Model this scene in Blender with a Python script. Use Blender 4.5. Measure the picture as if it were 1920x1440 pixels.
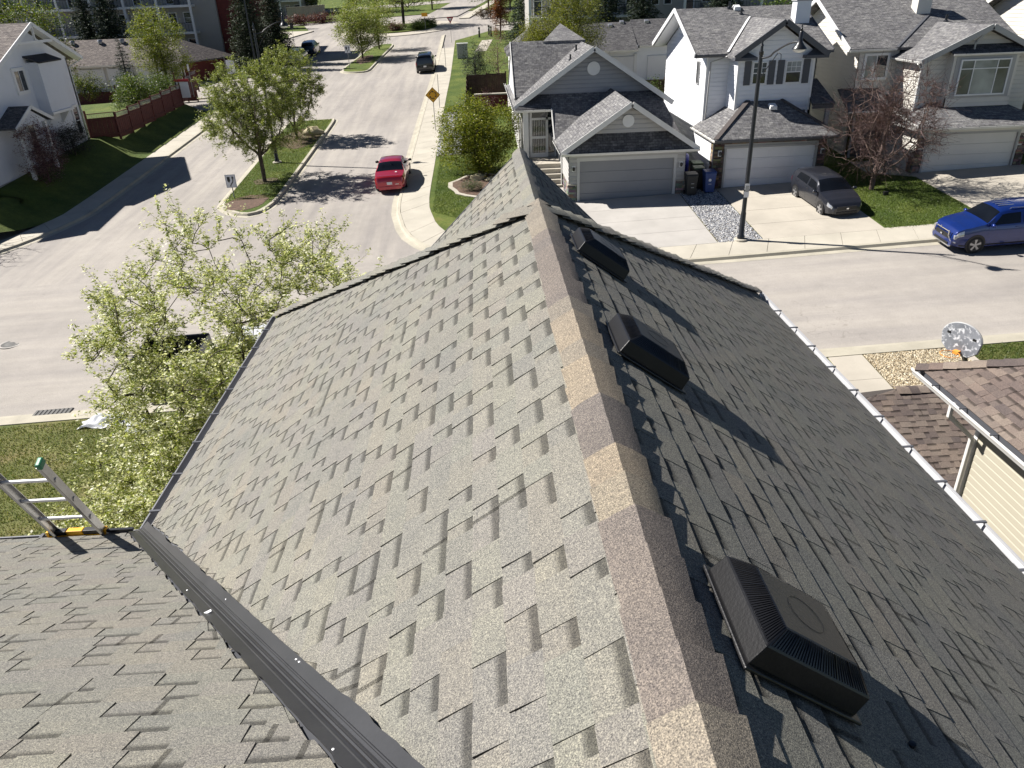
import bpy, math, random
import numpy as np
from math import sin, cos, tan, pi, radians, sqrt, atan2, ceil, hypot
from mathutils import Vector, Matrix

for o in list(bpy.data.objects): bpy.data.objects.remove(o, do_unlink=True)
S = bpy.context.scene
COL = S.collection
V = Vector

# ------------------------------------------------------------------ camera
CAMZ = 12.7
F_PX = 1400.0
PITCH, ROLL, YAW = radians(27.7), radians(2.2), radians(1.6)
_fw = V((sin(YAW)*cos(PITCH), cos(YAW)*cos(PITCH), -sin(PITCH)))
_rt = V((cos(YAW), -sin(YAW), 0)); _up = _rt.cross(_fw)
_rx = _rt*cos(ROLL) - _up*sin(ROLL); _uy = _up*cos(ROLL) + _rt*sin(ROLL)
cam = bpy.data.cameras.new('camera'); camo = bpy.data.objects.new('camera', cam); COL.objects.link(camo)
cam.sensor_width = 36; cam.lens = F_PX/1920*36; cam.clip_start = .05; cam.clip_end = 3000
mw = Matrix((( _rx.x, _uy.x, -_fw.x, 0), (_rx.y, _uy.y, -_fw.y, 0), (_rx.z, _uy.z, -_fw.z, CAMZ), (0, 0, 0, 1)))
camo.matrix_world = mw
S.camera = camo
# ------------------------------------------------------------------ light
SUN = V((-.6670, .2728, .6934)).normalized()
w = bpy.data.worlds.new('World'); S.world = w; w.use_nodes = True
nt = w.node_tree; nt.nodes.clear()
sky = nt.nodes.new('ShaderNodeTexSky'); sky.sky_type = 'NISHITA'; sky.sun_disc = False
sky.sun_elevation = math.asin(SUN.z); sky.sun_rotation = atan2(SUN.x, SUN.y)
sky.altitude = 1100; sky.air_density = .5; sky.dust_density = .1; sky.ozone_density = 1.0
bg = nt.nodes.new('ShaderNodeBackground'); bg.inputs[1].default_value = .05
ow = nt.nodes.new('ShaderNodeOutputWorld')
nt.links.new(sky.outputs[0], bg.inputs[0]); nt.links.new(bg.outputs[0], ow.inputs[0])
sl = bpy.data.lights.new('sun', 'SUN'); sl.energy = 5.0; sl.angle = radians(.53); sl.color = (1, .955, .90)
so = bpy.data.objects.new('sun', sl); COL.objects.link(so)
so.rotation_euler = SUN.to_track_quat('Z', 'Y').to_euler(); so.location = SUN*60
S.view_settings.view_transform = 'Standard'; S.view_settings.look = 'None'
S.view_settings.exposure = 1.0; S.view_settings.gamma = 1; S.view_settings.use_curve_mapping = False

# ------------------------------------------------------------------ ground plane and pixel helpers
GA, GB = .035, .065
def gz(x, y): return GA*x + GB*y
def ray(px, py): return _fw*F_PX + _rx*(px-960) - _uy*(py-720)
def G(px, py, dz=0):
    d = ray(px, py); t = (dz - CAMZ)/(d.z - GA*d.x - GB*d.y); return V((0, 0, CAMZ)) + d*t
def onY(px, py, y):
    d = ray(px, py); return V((0, 0, CAMZ)) + d*(y/d.y)

# ------------------------------------------------------------------ objects
ORG = {}
def finish(o, parent):
    COL.objects.link(o)
    if parent is not None:
        o.parent = parent; ORG[o] = ORG[parent]
    else: ORG[o] = V((0, 0, 0))
    return o
def tag(o, label=None, cat=None, group=None, kind=None):
    if label: o['label'] = label
    if cat: o['category'] = cat
    if group: o['group'] = group
    if kind: o['kind'] = kind
    return o
def thing(name, label, cat, loc, group=None, rotz=None, slope=False):
    o = bpy.data.objects.new(name, None); COL.objects.link(o)
    o.location = loc; o.empty_display_size = .3
    if rotz is not None:
        m = Matrix.Rotation(rotz, 3, 'Z')
        if slope:
            n = V((-GA, -GB, 1)).normalized(); q = V((0, 0, 1)).rotation_difference(n).to_matrix(); m = q @ m
        o.rotation_euler = m.to_euler()
        ORG[o] = V((0, 0, 0))
    else: ORG[o] = V(loc)
    return tag(o, label, cat, group)

class MB:
    def __init__(s): s.v = []; s.f = []; s.c = None; s.uv = None
    def add(s, vs, fs, col=None):
        n = len(s.v); s.v += [tuple(p) for p in vs]; s.f += [tuple(i+n for i in f) for f in fs]
        if col is not None:
            if s.c is None: s.c = []
            s.c += [col]*len(vs) if not isinstance(col, list) else col
        return s
    def hexa(s, p, col=None):
        return s.add(p, [(3,2,1,0), (4,5,6,7), (0,1,5,4), (1,2,6,5), (2,3,7,6), (3,0,4,7)], col)
    def box(s, x0, x1, y0, y1, z0, z1, col=None):
        return s.hexa([(x0,y0,z0),(x1,y0,z0),(x1,y1,z0),(x0,y1,z0),(x0,y0,z1),(x1,y0,z1),(x1,y1,z1),(x0,y1,z1)], col)
    def obox(s, c, ax, ay, az, col=None):
        c, ax, ay, az = V(c), V(ax), V(ay), V(az)
        return s.hexa([c-ax-ay-az, c+ax-ay-az, c+ax+ay-az, c-ax+ay-az, c-ax-ay+az, c+ax-ay+az, c+ax+ay+az, c-ax+ay+az], col)
    def beam(s, p, q, w, h, up=(0,0,1), col=None):
        p, q = V(p), V(q); d = (q-p).normalized(); x = d.cross(V(up))
        if x.length < 1e-4: x = d.cross(V((1,0,0)))
        x.normalize(); u = x.cross(d)
        return s.obox((p+q)/2, (q-p)/2, x*w/2, u*h/2, col)
    def prism(s, poly, vec, col=None):
        n = len(poly); a = [V(p) for p in poly]; b = [p+V(vec) for p in a]
        fs = [tuple(range(n)), tuple(range(2*n-1, n-1, -1))] + [(i, i+n, (i+1) % n + n, (i+1) % n) for i in range(n)]
        return s.add(a+b, fs, col)
    def tube(s, pts, rad, n=7, cap=True, col=None):
        pts = [V(p) for p in pts]
        if not hasattr(rad, '__len__'): rad = [rad]*len(pts)
        vs = []; x = None
        for i, p in enumerate(pts):
            d = (pts[min(i+1, len(pts)-1)] - pts[max(i-1, 0)])
            d = d.normalized() if d.length > 1e-9 else V((0,0,1))
            if x is None:
                x = d.cross(V((0,0,1)))
                if x.length < .05: x = d.cross(V((0,1,0)))
            x = (x - d*x.dot(d)).normalized(); y = d.cross(x)
            for k in range(n):
                a = 2*pi*k/n; vs.append(p + (x*cos(a) + y*sin(a))*rad[i])
        fs = []
        for i in range(len(pts)-1):
            for k in range(n):
                a = i*n+k; b = i*n+(k+1) % n; fs.append((a, b, b+n, a+n))
        if cap:
            fs.append(tuple(range(n-1, -1, -1))); m = (len(pts)-1)*n; fs.append(tuple(range(m, m+n)))
        return s.add(vs, fs, col)
    def lathe(s, prof, c=(0,0,0), n=16, axis='z', col=None):
        c = V(c); vs = []; fs = []
        for r, z in prof:
            for k in range(n):
                a = 2*pi*k/n
                q = {'z': V((r*cos(a), r*sin(a), z)), 'y': V((r*cos(a), z, -r*sin(a))), 'x': V((z, r*cos(a), r*sin(a)))}[axis]
                vs.append(c+q)
        for i in range(len(prof)-1):
            for k in range(n):
                a = i*n+k; b = i*n+(k+1) % n; fs.append((a, b, b+n, a+n))
        if prof[0][0] > 1e-6: fs.append(tuple(range(n-1, -1, -1)))
        if prof[-1][0] > 1e-6: m = (len(prof)-1)*n; fs.append(tuple(range(m, m+n)))
        return s.add(vs, fs, col)
    def build(s, name, mat, parent=None, smooth=None, bevel=0, kind=None, recalc=False):
        me = bpy.data.meshes.new(name)
        off = ORG[parent] if parent is not None else V((0,0,0))
        vs = s.v if off.length == 0 else [(a-off.x, b-off.y, c-off.z) for a, b, c in s.v]
        me.from_pydata(vs, [], s.f)
        if s.c is not None:
            at = me.color_attributes.new('Col', 'FLOAT_COLOR', 'POINT')
            arr = np.ones((len(s.v), 4), np.float32); arr[:, :3] = np.array(s.c, np.float32)[:, :3]
            at.data.foreach_set('color', arr.ravel())
        if s.uv is not None:
            l = me.uv_layers.new(name='UVMap'); l.data.foreach_set('uv', np.array(s.uv, np.float32).ravel())
        if mat: me.materials.append(mat)
        if smooth is not None:
            me.polygons.foreach_set('use_smooth', [True]*len(me.polygons))
            if smooth < 180: me.set_sharp_from_angle(angle=radians(smooth))
        me.update()
        o = bpy.data.objects.new(name, me)
        if bevel:
            b = o.modifiers.new('bevel', 'BEVEL'); b.width = bevel; b.segments = 2; b.limit_method = 'ANGLE'; b.angle_limit = radians(40)
        if kind: o['kind'] = kind
        return finish(o, parent)

def np_mesh(name, verts, faces4, cols, mat, parent, smooth=False, kind=None):
    """quads from numpy arrays (n,3) (m,4)"""
    me = bpy.data.meshes.new(name)
    off = ORG[parent] if parent is not None else V((0,0,0))
    vv = (verts - np.array(off)[None, :]).astype(np.float32)
    k = faces4.shape[1]
    me.vertices.add(len(vv)); me.vertices.foreach_set('co', vv.ravel())
    me.loops.add(faces4.size); me.loops.foreach_set('vertex_index', faces4.ravel().astype(np.int32))
    me.polygons.add(len(faces4)); me.polygons.foreach_set('loop_start', np.arange(0, faces4.size, k, dtype=np.int32))
    if cols is not None:
        at = me.color_attributes.new('Col', 'FLOAT_COLOR', 'POINT')
        arr = np.ones((len(vv), 4), np.float32); arr[:, :3] = cols; at.data.foreach_set('color', arr.ravel())
    if smooth: me.polygons.foreach_set('use_smooth', [True]*len(faces4))
    me.materials.append(mat); me.update(calc_edges=True); me.validate()
    o = bpy.data.objects.new(name, me)
    if kind: o['kind'] = kind
    return finish(o, parent)

# ------------------------------------------------------------------ materials
def lin(r, g, b):
    f = lambda c: ((c/255+.055)/1.055)**2.4 if c > 10 else c/255/12.92
    return (f(r), f(g), f(b))
class N:
    """tiny node helper"""
    def __init__(s, name):
        s.m = bpy.data.materials.new(name); s.m.use_nodes = True; s.t = s.m.node_tree
        s.b = s.t.nodes['Principled BSDF']; s.out = s.t.nodes['Material Output']
    def n(s, typ, **kw):
        x = s.t.nodes.new('ShaderNode'+typ)
        for k, v in kw.items():
            if k.startswith('i_'):
                k = k[2:]; k = int(k) if k.isdigit() else k.replace('_', ' ')
                x.inputs[k].default_value = v
            else: setattr(x, k, v)
        return x
    def l(s, a, b): s.t.links.new(a, b)
    def noise(s, vec, scale, detail=3, rough=.55):
        x = s.n('TexNoise'); x.inputs['Scale'].default_value = scale; x.inputs['Detail'].default_value = detail; x.inputs['Roughness'].default_value = rough
        s.l(vec, x.inputs['Vector']); return x.outputs['Fac']
    def ramp(s, fac, stops):
        r = s.n('ValToRGB'); e = r.color_ramp.elements
        while len(e) < len(stops): e.new(.5)
        for k, (p, c) in zip(e, stops): k.position = p; k.color = (*c, 1) if len(c) == 3 else c
        s.l(fac, r.inputs[0]); return r.outputs[0]
    def mix(s, fac, a, b, mode='MIX'):
        x = s.n('Mix', data_type='RGBA', blend_type=mode)
        for i, q in ((0, fac), (6, a), (7, b)):
            if hasattr(q, 'is_output'): s.l(q, x.inputs[i])
            elif i == 0: x.inputs[0].default_value = q
            else: x.inputs[i].default_value = (*q[:3], 1)
        return x.outputs[2]
    def math(s, op, a, b=None):
        x = s.n('Math', operation=op)
        for i, q in ((0, a), (1, b)):
            if q is None: continue
            if hasattr(q, 'is_output'): s.l(q, x.inputs[i])
            else: x.inputs[i].default_value = q
        return x.outputs[0]
    def bump(s, h, strength, dist=.02, prev=None):
        x = s.n('Bump'); x.inputs['Strength'].default_value = strength; x.inputs['Distance'].default_value = dist
        s.l(h, x.inputs['Height'])
        if prev is not None: s.l(prev, x.inputs['Normal'])
        return x.outputs[0]
    def pos(s): return s.n('NewGeometry').outputs['Position']
    def obj(s): return s.n('TexCoord').outputs['Object']
    def scale(s, vec, sc):
        x = s.n('Mapping'); x.inputs['Scale'].default_value = sc; s.l(vec, x.inputs[0]); return x.outputs[0]
    def col(s, c):
        if hasattr(c, 'is_output'): s.l(c, s.b.inputs['Base Color'])
        else: s.b.inputs['Base Color'].default_value = (*c, 1)
    def set(s, **k):
        for a, v in k.items(): s.b.inputs[a.replace('_', ' ')].default_value = v
        return s.m

def plain(name, c, rough=.6, var=.12, scale=2.0, fine=60, bump=.0, metal=0, spec=.5, obj=False, coat=0, fine_amt=.06):
    """painted or bare surface with patchy tone, fine grain and slight relief"""
    q = N(name); p = q.obj() if obj else q.pos()
    a = q.noise(p, scale, 4); b = q.noise(p, fine, 2)
    k = q.ramp(a, [(.3, tuple(x*(1-var) for x in c)), (.7, tuple(min(1, x*(1+var)) for x in c))])
    g = q.ramp(b, [(.3, (1-fine_amt,)*3), (.7, (1, 1, 1))])
    q.col(q.mix(1, k, g, 'MULTIPLY'))
    q.set(Roughness=rough, Metallic=metal, Coat_Weight=coat, Specular_IOR_Level=spec)
    if bump: q.l(q.bump(b, bump, .01), q.b.inputs['Normal'])
    return q.m

def granule_mat(name, tint=(1,1,1), sheen=.85):
    """mineral granule shingle: colour of each piece from the mesh, speckle on top"""
    q = N(name); p = q.pos()
    c = q.n('VertexColor', layer_name='Col').outputs[0]
    n1 = q.noise(p, 210, 2, .7); n2 = q.noise(p, 75, 2, .6); n3 = q.noise(p, 1.3, 4); n4 = q.noise(p, 9, 3)
    s1 = q.ramp(n1, [(.30, (.34, .34, .36)), (.5, (.98, .98, .98)), (.70, (1.95, 1.9, 1.8))])
    s2 = q.ramp(n2, [(.3, (.80, .80, .82)), (.7, (1.18, 1.17, 1.13))])
    s3 = q.ramp(n3, [(.3, (.92, .93, .95)), (.7, (1.06, 1.05, 1.02))])
    s4 = q.ramp(n4, [(.3, (.95, .95, .95)), (.7, (1.05, 1.04, 1.03))])
    k = q.mix(1, c, s1, 'MULTIPLY'); k = q.mix(1, k, s2, 'MULTIPLY'); k = q.mix(1, k, s3, 'MULTIPLY'); k = q.mix(1, k, s4, 'MULTIPLY')
    k = q.mix(1, k, tint, 'MULTIPLY')
    q.col(k); q.set(Roughness=.92, Specular_IOR_Level=.25)
    q.l(q.bump(n1, .55, .003), q.b.inputs['Normal'])
    return q.m

def roof_mat(name, c, var=.28):
    """far roofs: courses and tabs too small to pick apart"""
    q = N(name); uv = q.n('TexCoord').outputs['UV']; p = q.pos()
    br = q.n('TexBrick', offset=.5, squash=1.0); q.l(uv, br.inputs['Vector'])
    br.inputs['Color1'].default_value = (1, 1, 1, 1); br.inputs['Color2'].default_value = (1-var, 1-var, 1-var*.9, 1); br.inputs['Mortar'].default_value = (.42, .42, .44, 1)
    br.inputs['Scale'].default_value = 1; br.inputs['Mortar Size'].default_value = .009; br.inputs['Brick Width'].default_value = .24; br.inputs['Row Height'].default_value = .145
    br.inputs['Mortar Smooth'].default_value = .3; br.inputs['Bias'].default_value = -.1
    b2 = q.n('TexBrick', offset=.37); q.l(uv, b2.inputs['Vector'])
    b2.inputs['Color1'].default_value = (1.1, 1.1, 1.1, 1); b2.inputs['Color2'].default_value = (.84, .84, .86, 1); b2.inputs['Mortar'].default_value = (1, 1, 1, 1)
    b2.inputs['Scale'].default_value = 1; b2.inputs['Mortar Size'].default_value = 0; b2.inputs['Brick Width'].default_value = .41; b2.inputs['Row Height'].default_value = .145
    n1 = q.noise(p, .5, 4); n2 = q.noise(p, 45, 2)
    k = q.mix(1, br.outputs[0], c, 'MULTIPLY'); k = q.mix(1, k, b2.outputs[0], 'MULTIPLY')
    k = q.mix(1, k, q.ramp(n1, [(.3, (.86,)*3), (.7, (1.1, 1.1, 1.08))]), 'MULTIPLY')
    k = q.mix(1, k, q.ramp(n2, [(.3, (.8,)*3), (.7, (1.2,)*3)]), 'MULTIPLY')
    n5 = q.noise(q.scale(uv, (2.6, 6.9, 1)), 1.0, 2, .6); n6 = q.noise(q.scale(uv, (7.3, 6.9, 1)), 1.0, 1, .5)
    k = q.mix(1, k, q.ramp(n5, [(.32, (.82,)*3), (.68, (1.2,)*3)]), 'MULTIPLY'); k = q.mix(1, k, q.ramp(n6, [(.34, (.80,)*3), (.66, (1.2,)*3)]), 'MULTIPLY')
    q.col(k); q.set(Roughness=.95, Specular_IOR_Level=.12)
    sep = q.n('SeparateXYZ'); q.l(uv, sep.inputs[0])
    saw = q.math('FRACT', q.math('DIVIDE', sep.outputs[1], .145))
    q.l(q.bump(saw, .8, .012), q.b.inputs['Normal'])
    return q.m

def asphalt_mat():
    q = N('asphalt'); p = q.pos()
    n1 = q.noise(p, .12, 5, .6); n2 = q.noise(q.scale(p, (1.4, .09, 1)), 1.0, 4); n2b = q.noise(q.scale(p, (.10, 1.2, 1)), 1.0, 4)
    n3 = q.noise(p, 38, 3, .7); n4 = q.noise(p, 1.8, 4)
    base = lin(152, 147, 141)
    k = q.ramp(n1, [(.3, tuple(x*.88 for x in base)), (.7, tuple(x*1.10 for x in base))])
    # wear runs along the carriageway: north-south before the houses, east-west on the crossing street
    sep = q.n('SeparateXYZ'); q.l(p, sep.inputs[0])
    f = q.math('GREATER_THAN', sep.outputs[1], 33.5)
    st = q.mix(f, q.ramp(n2b, [(.35, (.87, .87, .885)), (.65, (1.07, 1.065, 1.05))]), q.ramp(n2, [(.35, (.83, .83, .85)), (.65, (1.07, 1.065, 1.05))]))
    k = q.mix(1, k, st, 'MULTIPLY')
    k = q.mix(1, k, q.ramp(n3, [(.3, (.80, .80, .80)), (.7, (1.18, 1.17, 1.15))]), 'MULTIPLY')
    k = q.mix(1, k, q.ramp(n4, [(.3, (.95,)*3), (.7, (1.04,)*3)]), 'MULTIPLY')
    cn = q.noise(p, .16, 5, .62); cm = q.noise(p, .05, 2)
    band = q.ramp(q.math('ABSOLUTE', q.math('SUBTRACT', cn, .5)), [(0, (.80, .79, .78)), (.003, (1, 1, 1))])
    k = q.mix(q.ramp(cm, [(.54, (0, 0, 0)), (.60, (1, 1, 1))]), k, q.mix(1, k, band, 'MULTIPLY'))
    sp = q.noise(p, .9, 4, .7); k = q.mix(1, k, q.ramp(sp, [(.24, (.80, .80, .80)), (.34, (1, 1, 1))]), 'MULTIPLY')
    q.col(k); q.set(Roughness=.9, Specular_IOR_Level=.3)
    q.l(q.bump(n3, .35, .01), q.b.inputs['Normal'])
    return q.m

def grass_mat(name='lawn_grass', c1=(.050, .085, .016), c2=(.115, .145, .032)):
    q = N(name); p = q.pos()
    n1 = q.noise(p, .55, 5, .6); n2 = q.noise(p, 55, 3, .7); n3 = q.noise(p, 6, 4)
    k = q.ramp(n1, [(.30, c1), (.5, tuple((a+b)/2 for a, b in zip(c1, c2))), (.62, c2), (.74, (c2[0]*1.35, c2[1]*1.08, c2[2]*1.5))])
    k = q.mix(1, k, q.ramp(n2, [(.28, (.45, .48, .4)), (.72, (1.5, 1.45, 1.4))]), 'MULTIPLY')
    k = q.mix(1, k, q.ramp(n3, [(.3, (.82, .84, .8)), (.7, (1.15, 1.12, 1.1))]), 'MULTIPLY')
    q.col(k); q.set(Roughness=.85, Specular_IOR_Level=.2)
    q.l(q.bump(n2, .9, .03), q.b.inputs['Normal'])
    return q.m

def leaf_mat(name, trans=.35, rough=.5):
    q = N(name); c = q.n('VertexColor', layer_name='Col').outputs[0]
    q.col(c); q.set(Roughness=rough, Specular_IOR_Level=.35)
    t = q.n('BsdfTranslucent'); q.l(q.mix(1, c, (1.25, 1.3, .7), 'MULTIPLY'), t.inputs[0])
    ms = q.n('MixShader'); ms.inputs[0].default_value = trans
    q.l(q.b.outputs[0], ms.inputs[1]); q.l(t.outputs[0], ms.inputs[2]); q.l(ms.outputs[0], q.out.inputs[0])
    return q.m

def vcol_mat(name, rough=.85, fine=40, amt=.35, bump=.4):
    q = N(name); p = q.pos(); c = q.n('VertexColor', layer_name='Col').outputs[0]; n = q.noise(p, fine, 3)
    q.col(q.mix(1, c, q.ramp(n, [(.3, (1-amt,)*3), (.7, (1+amt,)*3)]), 'MULTIPLY')); q.set(Roughness=rough, Specular_IOR_Level=.3)
    q.l(q.bump(n, bump, .01), q.b.inputs['Normal'])
    return q.m

def glass_mat(name, c=(.02, .025, .03), rough=.03, spec=.8):
    """window glass seen from outside by day: dark room behind, sky on the surface"""
    q = N(name); p = q.pos(); n = q.noise(p, .9, 2)
    q.col(q.ramp(n, [(.3, tuple(x*.6 for x in c)), (.7, tuple(x*1.5 for x in c))]))
    q.set(Roughness=rough, Specular_IOR_Level=spec, IOR=1.5)
    q.l(q.bump(n, .02, .05), q.b.inputs['Normal'])
    return q.m

def car_paint(name, c, metal=.35, rough=.28, coat=1.0):
    q = N(name); p = q.obj(); n = q.noise(p, 400, 1); d = q.noise(p, 2.2, 4)
    k = q.mix(1, q.ramp(d, [(.3, tuple(x*.92 for x in c)), (.7, tuple(x*1.05 for x in c))]), q.ramp(n, [(.35, (.85,)*3), (.65, (1.15,)*3)]), 'MULTIPLY')
    q.col(k); q.set(Roughness=rough, Metallic=metal, Coat_Weight=coat, Coat_Roughness=.04)
    return q.m

M = {}
M['asphalt'] = asphalt_mat()
M['concrete'] = plain('concrete', lin(176, 170, 156), .88, .10, .8, 70, .25, fine_amt=.16)
M['concrete_grey'] = plain('concrete_grey', lin(170, 166, 160), .88, .09, .9, 70, .25, fine_amt=.16)
M['concrete_warm'] = plain('concrete_warm', lin(174, 167, 154), .88, .10, .8, 70, .25, fine_amt=.16)
M['kerb'] = plain('kerb_concrete', lin(172, 166, 150), .88, .14, 1.2, 60, .25, fine_amt=.18)
M['grass'] = grass_mat()
M['grass_dry'] = grass_mat('lawn_grass_dry', (.085, .115, .030), (.17, .17, .068))
M['earth'] = plain('earth', lin(96, 84, 66), .95, .3, 1.5, 30, .6, fine_amt=.4)
M['mulch'] = plain('mulch', lin(104, 82, 68), .95, .35, 6, 40, .8, fine_amt=.6)
M['stone'] = vcol_mat('stone', .85, 50, .3, .4)
M['granule'] = granule_mat('shingle_granules')
M['roof_grey'] = roof_mat('roof_shingles_grey', lin(122, 121, 120), .42)
M['roof_dark'] = roof_mat('roof_shingles_dark', lin(100, 99, 99), .42)
M['roof_warm'] = roof_mat('roof_shingles_warm', lin(126, 119, 114), .4)
M['white_siding'] = plain('white_siding', (.74, .75, .77), .55, .03, .6, 30, .05, fine_amt=.03)
M['white_trim'] = plain('white_trim', (.72, .72, .71), .5, .04, 1, 40, .03, fine_amt=.03)
M['cream_siding'] = plain('cream_siding', (.385, .355, .28), .6, .03, .8, 40, .05, fine_amt=.03)
M['beige_siding'] = plain('beige_siding', (.60, .575, .52), .6, .04, .8, 40, .05, fine_amt=.03)
M['greige_siding'] = plain('greige_siding', (.42, .41, .395), .6, .04, .8, 40, .05, fine_amt=.04)
M['grey_siding'] = plain('grey_siding', (.30, .305, .32), .6, .04, .8, 40, .05, fine_amt=.04)
M['stucco_white'] = plain('stucco_white', (.70, .715, .75), .85, .04, .7, 60, .3, fine_amt=.06)
M['stucco_beige'] = plain('stucco_beige', (.36, .345, .32), .85, .05, .7, 60, .3, fine_amt=.06)
M['brick_red'] = plain('brick_red', lin(112, 52, 46), .85, .15, 3, 30, .3, fine_amt=.25)
M['trim_grey'] = plain('trim_grey', (.34, .34, .335), .5, .05, 1.5, 40, .03, fine_amt=.04)
M['trim_pale'] = plain('trim_pale', (.52, .515, .50), .5, .05, 1.5, 40, .03, fine_amt=.04)
M['trim_dark'] = plain('trim_dark', (.075, .078, .088), .5, .08, 1.5, 40, .05, fine_amt=.06)
M['door_grey'] = plain('garage_door_grey', (.24, .245, .26), .5, .04, 1.2, 50, .05, fine_amt=.04)
M['door_white'] = plain('garage_door_white', (.70, .70, .71), .5, .03, 1.2, 50, .05, fine_amt=.03)
M['door_beige'] = plain('garage_door_beige', (.62, .60, .56), .5, .03, 1.2, 50, .05, fine_amt=.03)
M['glass'] = glass_mat('window_glass')
M['glass_car'] = glass_mat('car_glass', (.004, .005, .007), .02, .4)
M['glass_pale'] = glass_mat('window_glass_blind', (.26, .28, .28), .08)
M['glass_mid'] = glass_mat('window_glass_curtain', (.11, .12, .125), .05)
M['blind'] = plain('window_blind', (.45, .46, .42), .7, .05, 1, 30, .05)
M['black_plastic'] = plain('black_plastic', (.0085, .0085, .0095), .38, .25, 5, 90, .08, fine_amt=.2)
M['black_metal'] = plain('black_metal', (.016, .017, .020), .35, .2, 3, 60, .05, metal=.0, fine_amt=.1)
M['flashing'] = plain('flashing_metal', (.055, .054, .056), .36, .16, 2.5, 60, .03, metal=.55, fine_amt=.08)
M['gutter'] = plain('gutter_metal', (.36, .365, .385), .32, .10, 2, 50, .02, metal=.65, fine_amt=.06)
M['gutter_sunlit'] = plain('gutter_sunlit', (.42, .425, .44), .35, .08, 2, 50, .02, metal=.2, fine_amt=.06)  # same slate gutter, colour lightened for sun and sky reflected at right eave
M['gutter_slate'] = plain('gutter_slate', (.21, .212, .225), .4, .10, 2, 50, .02, fine_amt=.06)
M['gutter_white'] = plain('gutter_white', (.68, .67, .64), .4, .05, 2, 50, .02, fine_amt=.05)
M['alu'] = plain('aluminium', (.55, .55, .56), .38, .15, 6, 80, .06, metal=.85, fine_amt=.15)
M['alu_bright'] = plain('aluminium_rung', (.80, .80, .81), .45, .06, 6, 80, .03, metal=.25, fine_amt=.06)
M['sign_post'] = plain('galvanised_post', (.32, .32, .32), .5, .1, 3, 60, .05, metal=.5)
M['bark'] = plain('bark', lin(92, 80, 68), .9, .3, 5, 30, .7, fine_amt=.45)
M['bark_dark'] = plain('bark_dark', lin(66, 58, 54), .9, .3, 5, 30, .7, fine_amt=.45)
M['bark_red'] = plain('bark_red', lin(112, 84, 78), .9, .25, 6, 40, .5, fine_amt=.35)
M['bark_bare'] = plain('bark_bare', lin(110, 92, 84), .9, .25, 6, 40, .5, fine_amt=.35)
M['bark_tan'] = plain('bark_tan', lin(150, 134, 112), .9, .25, 6, 40, .6, fine_amt=.4)
M['leaf'] = leaf_mat('leaf')
M['needle'] = leaf_mat('needle', .12, .7)
M['fence_red'] = plain('fence_stain_red', lin(92, 42, 36), .75, .16, 3, 40, .3, fine_amt=.3)
M['fence_brown'] = plain('fence_wood_brown', lin(86, 66, 54), .85, .25, 3, 40, .4, fine_amt=.35)
M['fence_grey'] = plain('fence_lattice_grey', lin(150, 148, 146), .8, .1, 3, 40, .2)
M['tyre'] = plain('tyre_rubber', (.012, .012, .013), .8, .2, 8, 60, .2, obj=True)
M['rim'] = plain('wheel_rim', (.42, .42, .43), .3, .1, 8, 60, 0, metal=.7, obj=True)
M['rim_dark'] = plain('wheel_rim_dark', (.06, .06, .065), .4, .1, 8, 60, 0, metal=.5, obj=True)
M['car_trim'] = plain('car_trim_black', (.012, .012, .013), .5, .1, 8, 60, .05, obj=True)
M['lamp_red'] = plain('tail_lamp_red', (.30, .012, .014), .15, .1, 9, 80, 0, obj=True, coat=1)
M['lamp_clear'] = plain('head_lamp', (.45, .46, .48), .1, .1, 9, 80, 0, metal=.4, obj=True, coat=1)
M['chrome'] = plain('chrome', (.70, .70, .72), .18, .05, 9, 80, 0, metal=.9, obj=True)
M['plate'] = plain('plate_white', (.66, .66, .66), .5, .05, 9, 80, 0, obj=True)
M['yellow'] = plain('safety_yellow', lin(226, 168, 24), .5, .08, 6, 60, .05)
M['sign_yellow'] = plain('sign_yellow', lin(214, 158, 30), .55, .05, 3, 60, .02)
M['sign_white'] = plain('sign_white', (.70, .71, .73), .5, .04, 3, 60, .02)
M['sign_black'] = plain('sign_black', (.012, .012, .013), .5, .1, 3, 60, .02)
M['sign_red'] = plain('sign_red', (.38, .03, .035), .5, .08, 3, 60, .02)
M['sign_blue'] = plain('sign_blue', (.05, .12, .35), .5, .08, 3, 60, .02)
M['green_cap'] = plain('green_plastic', (.012, .17, .085), .4, .15, 12, 60, .05)
M['bin_blue'] = plain('bin_blue', (.020, .055, .20), .5, .1, 4, 60, .06)
M['bin_black'] = plain('bin_black', (.014, .015, .015), .5, .15, 4, 60, .06)
M['bin_green'] = plain('bin_lid_green', (.035, .075, .030), .55, .15, 4, 60, .06)
M['barrel_blue'] = plain('barrel_blue', (.012, .020, .20), .4, .12, 4, 60, .04)
M['globe'] = plain('lamp_globe', (.62, .62, .60), .3, .05, 5, 60, 0, coat=.5)
M['tarp'] = plain('white_tarp', (.62, .63, .66), .6, .10, 8, 50, .3)
M['orange'] = plain('orange_rim', lin(232, 150, 60), .5, .1, 8, 60, .05)
M['iron'] = plain('cast_iron', (.10, .098, .092), .7, .2, 5, 60, .3)
M['backboard'] = None
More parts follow.
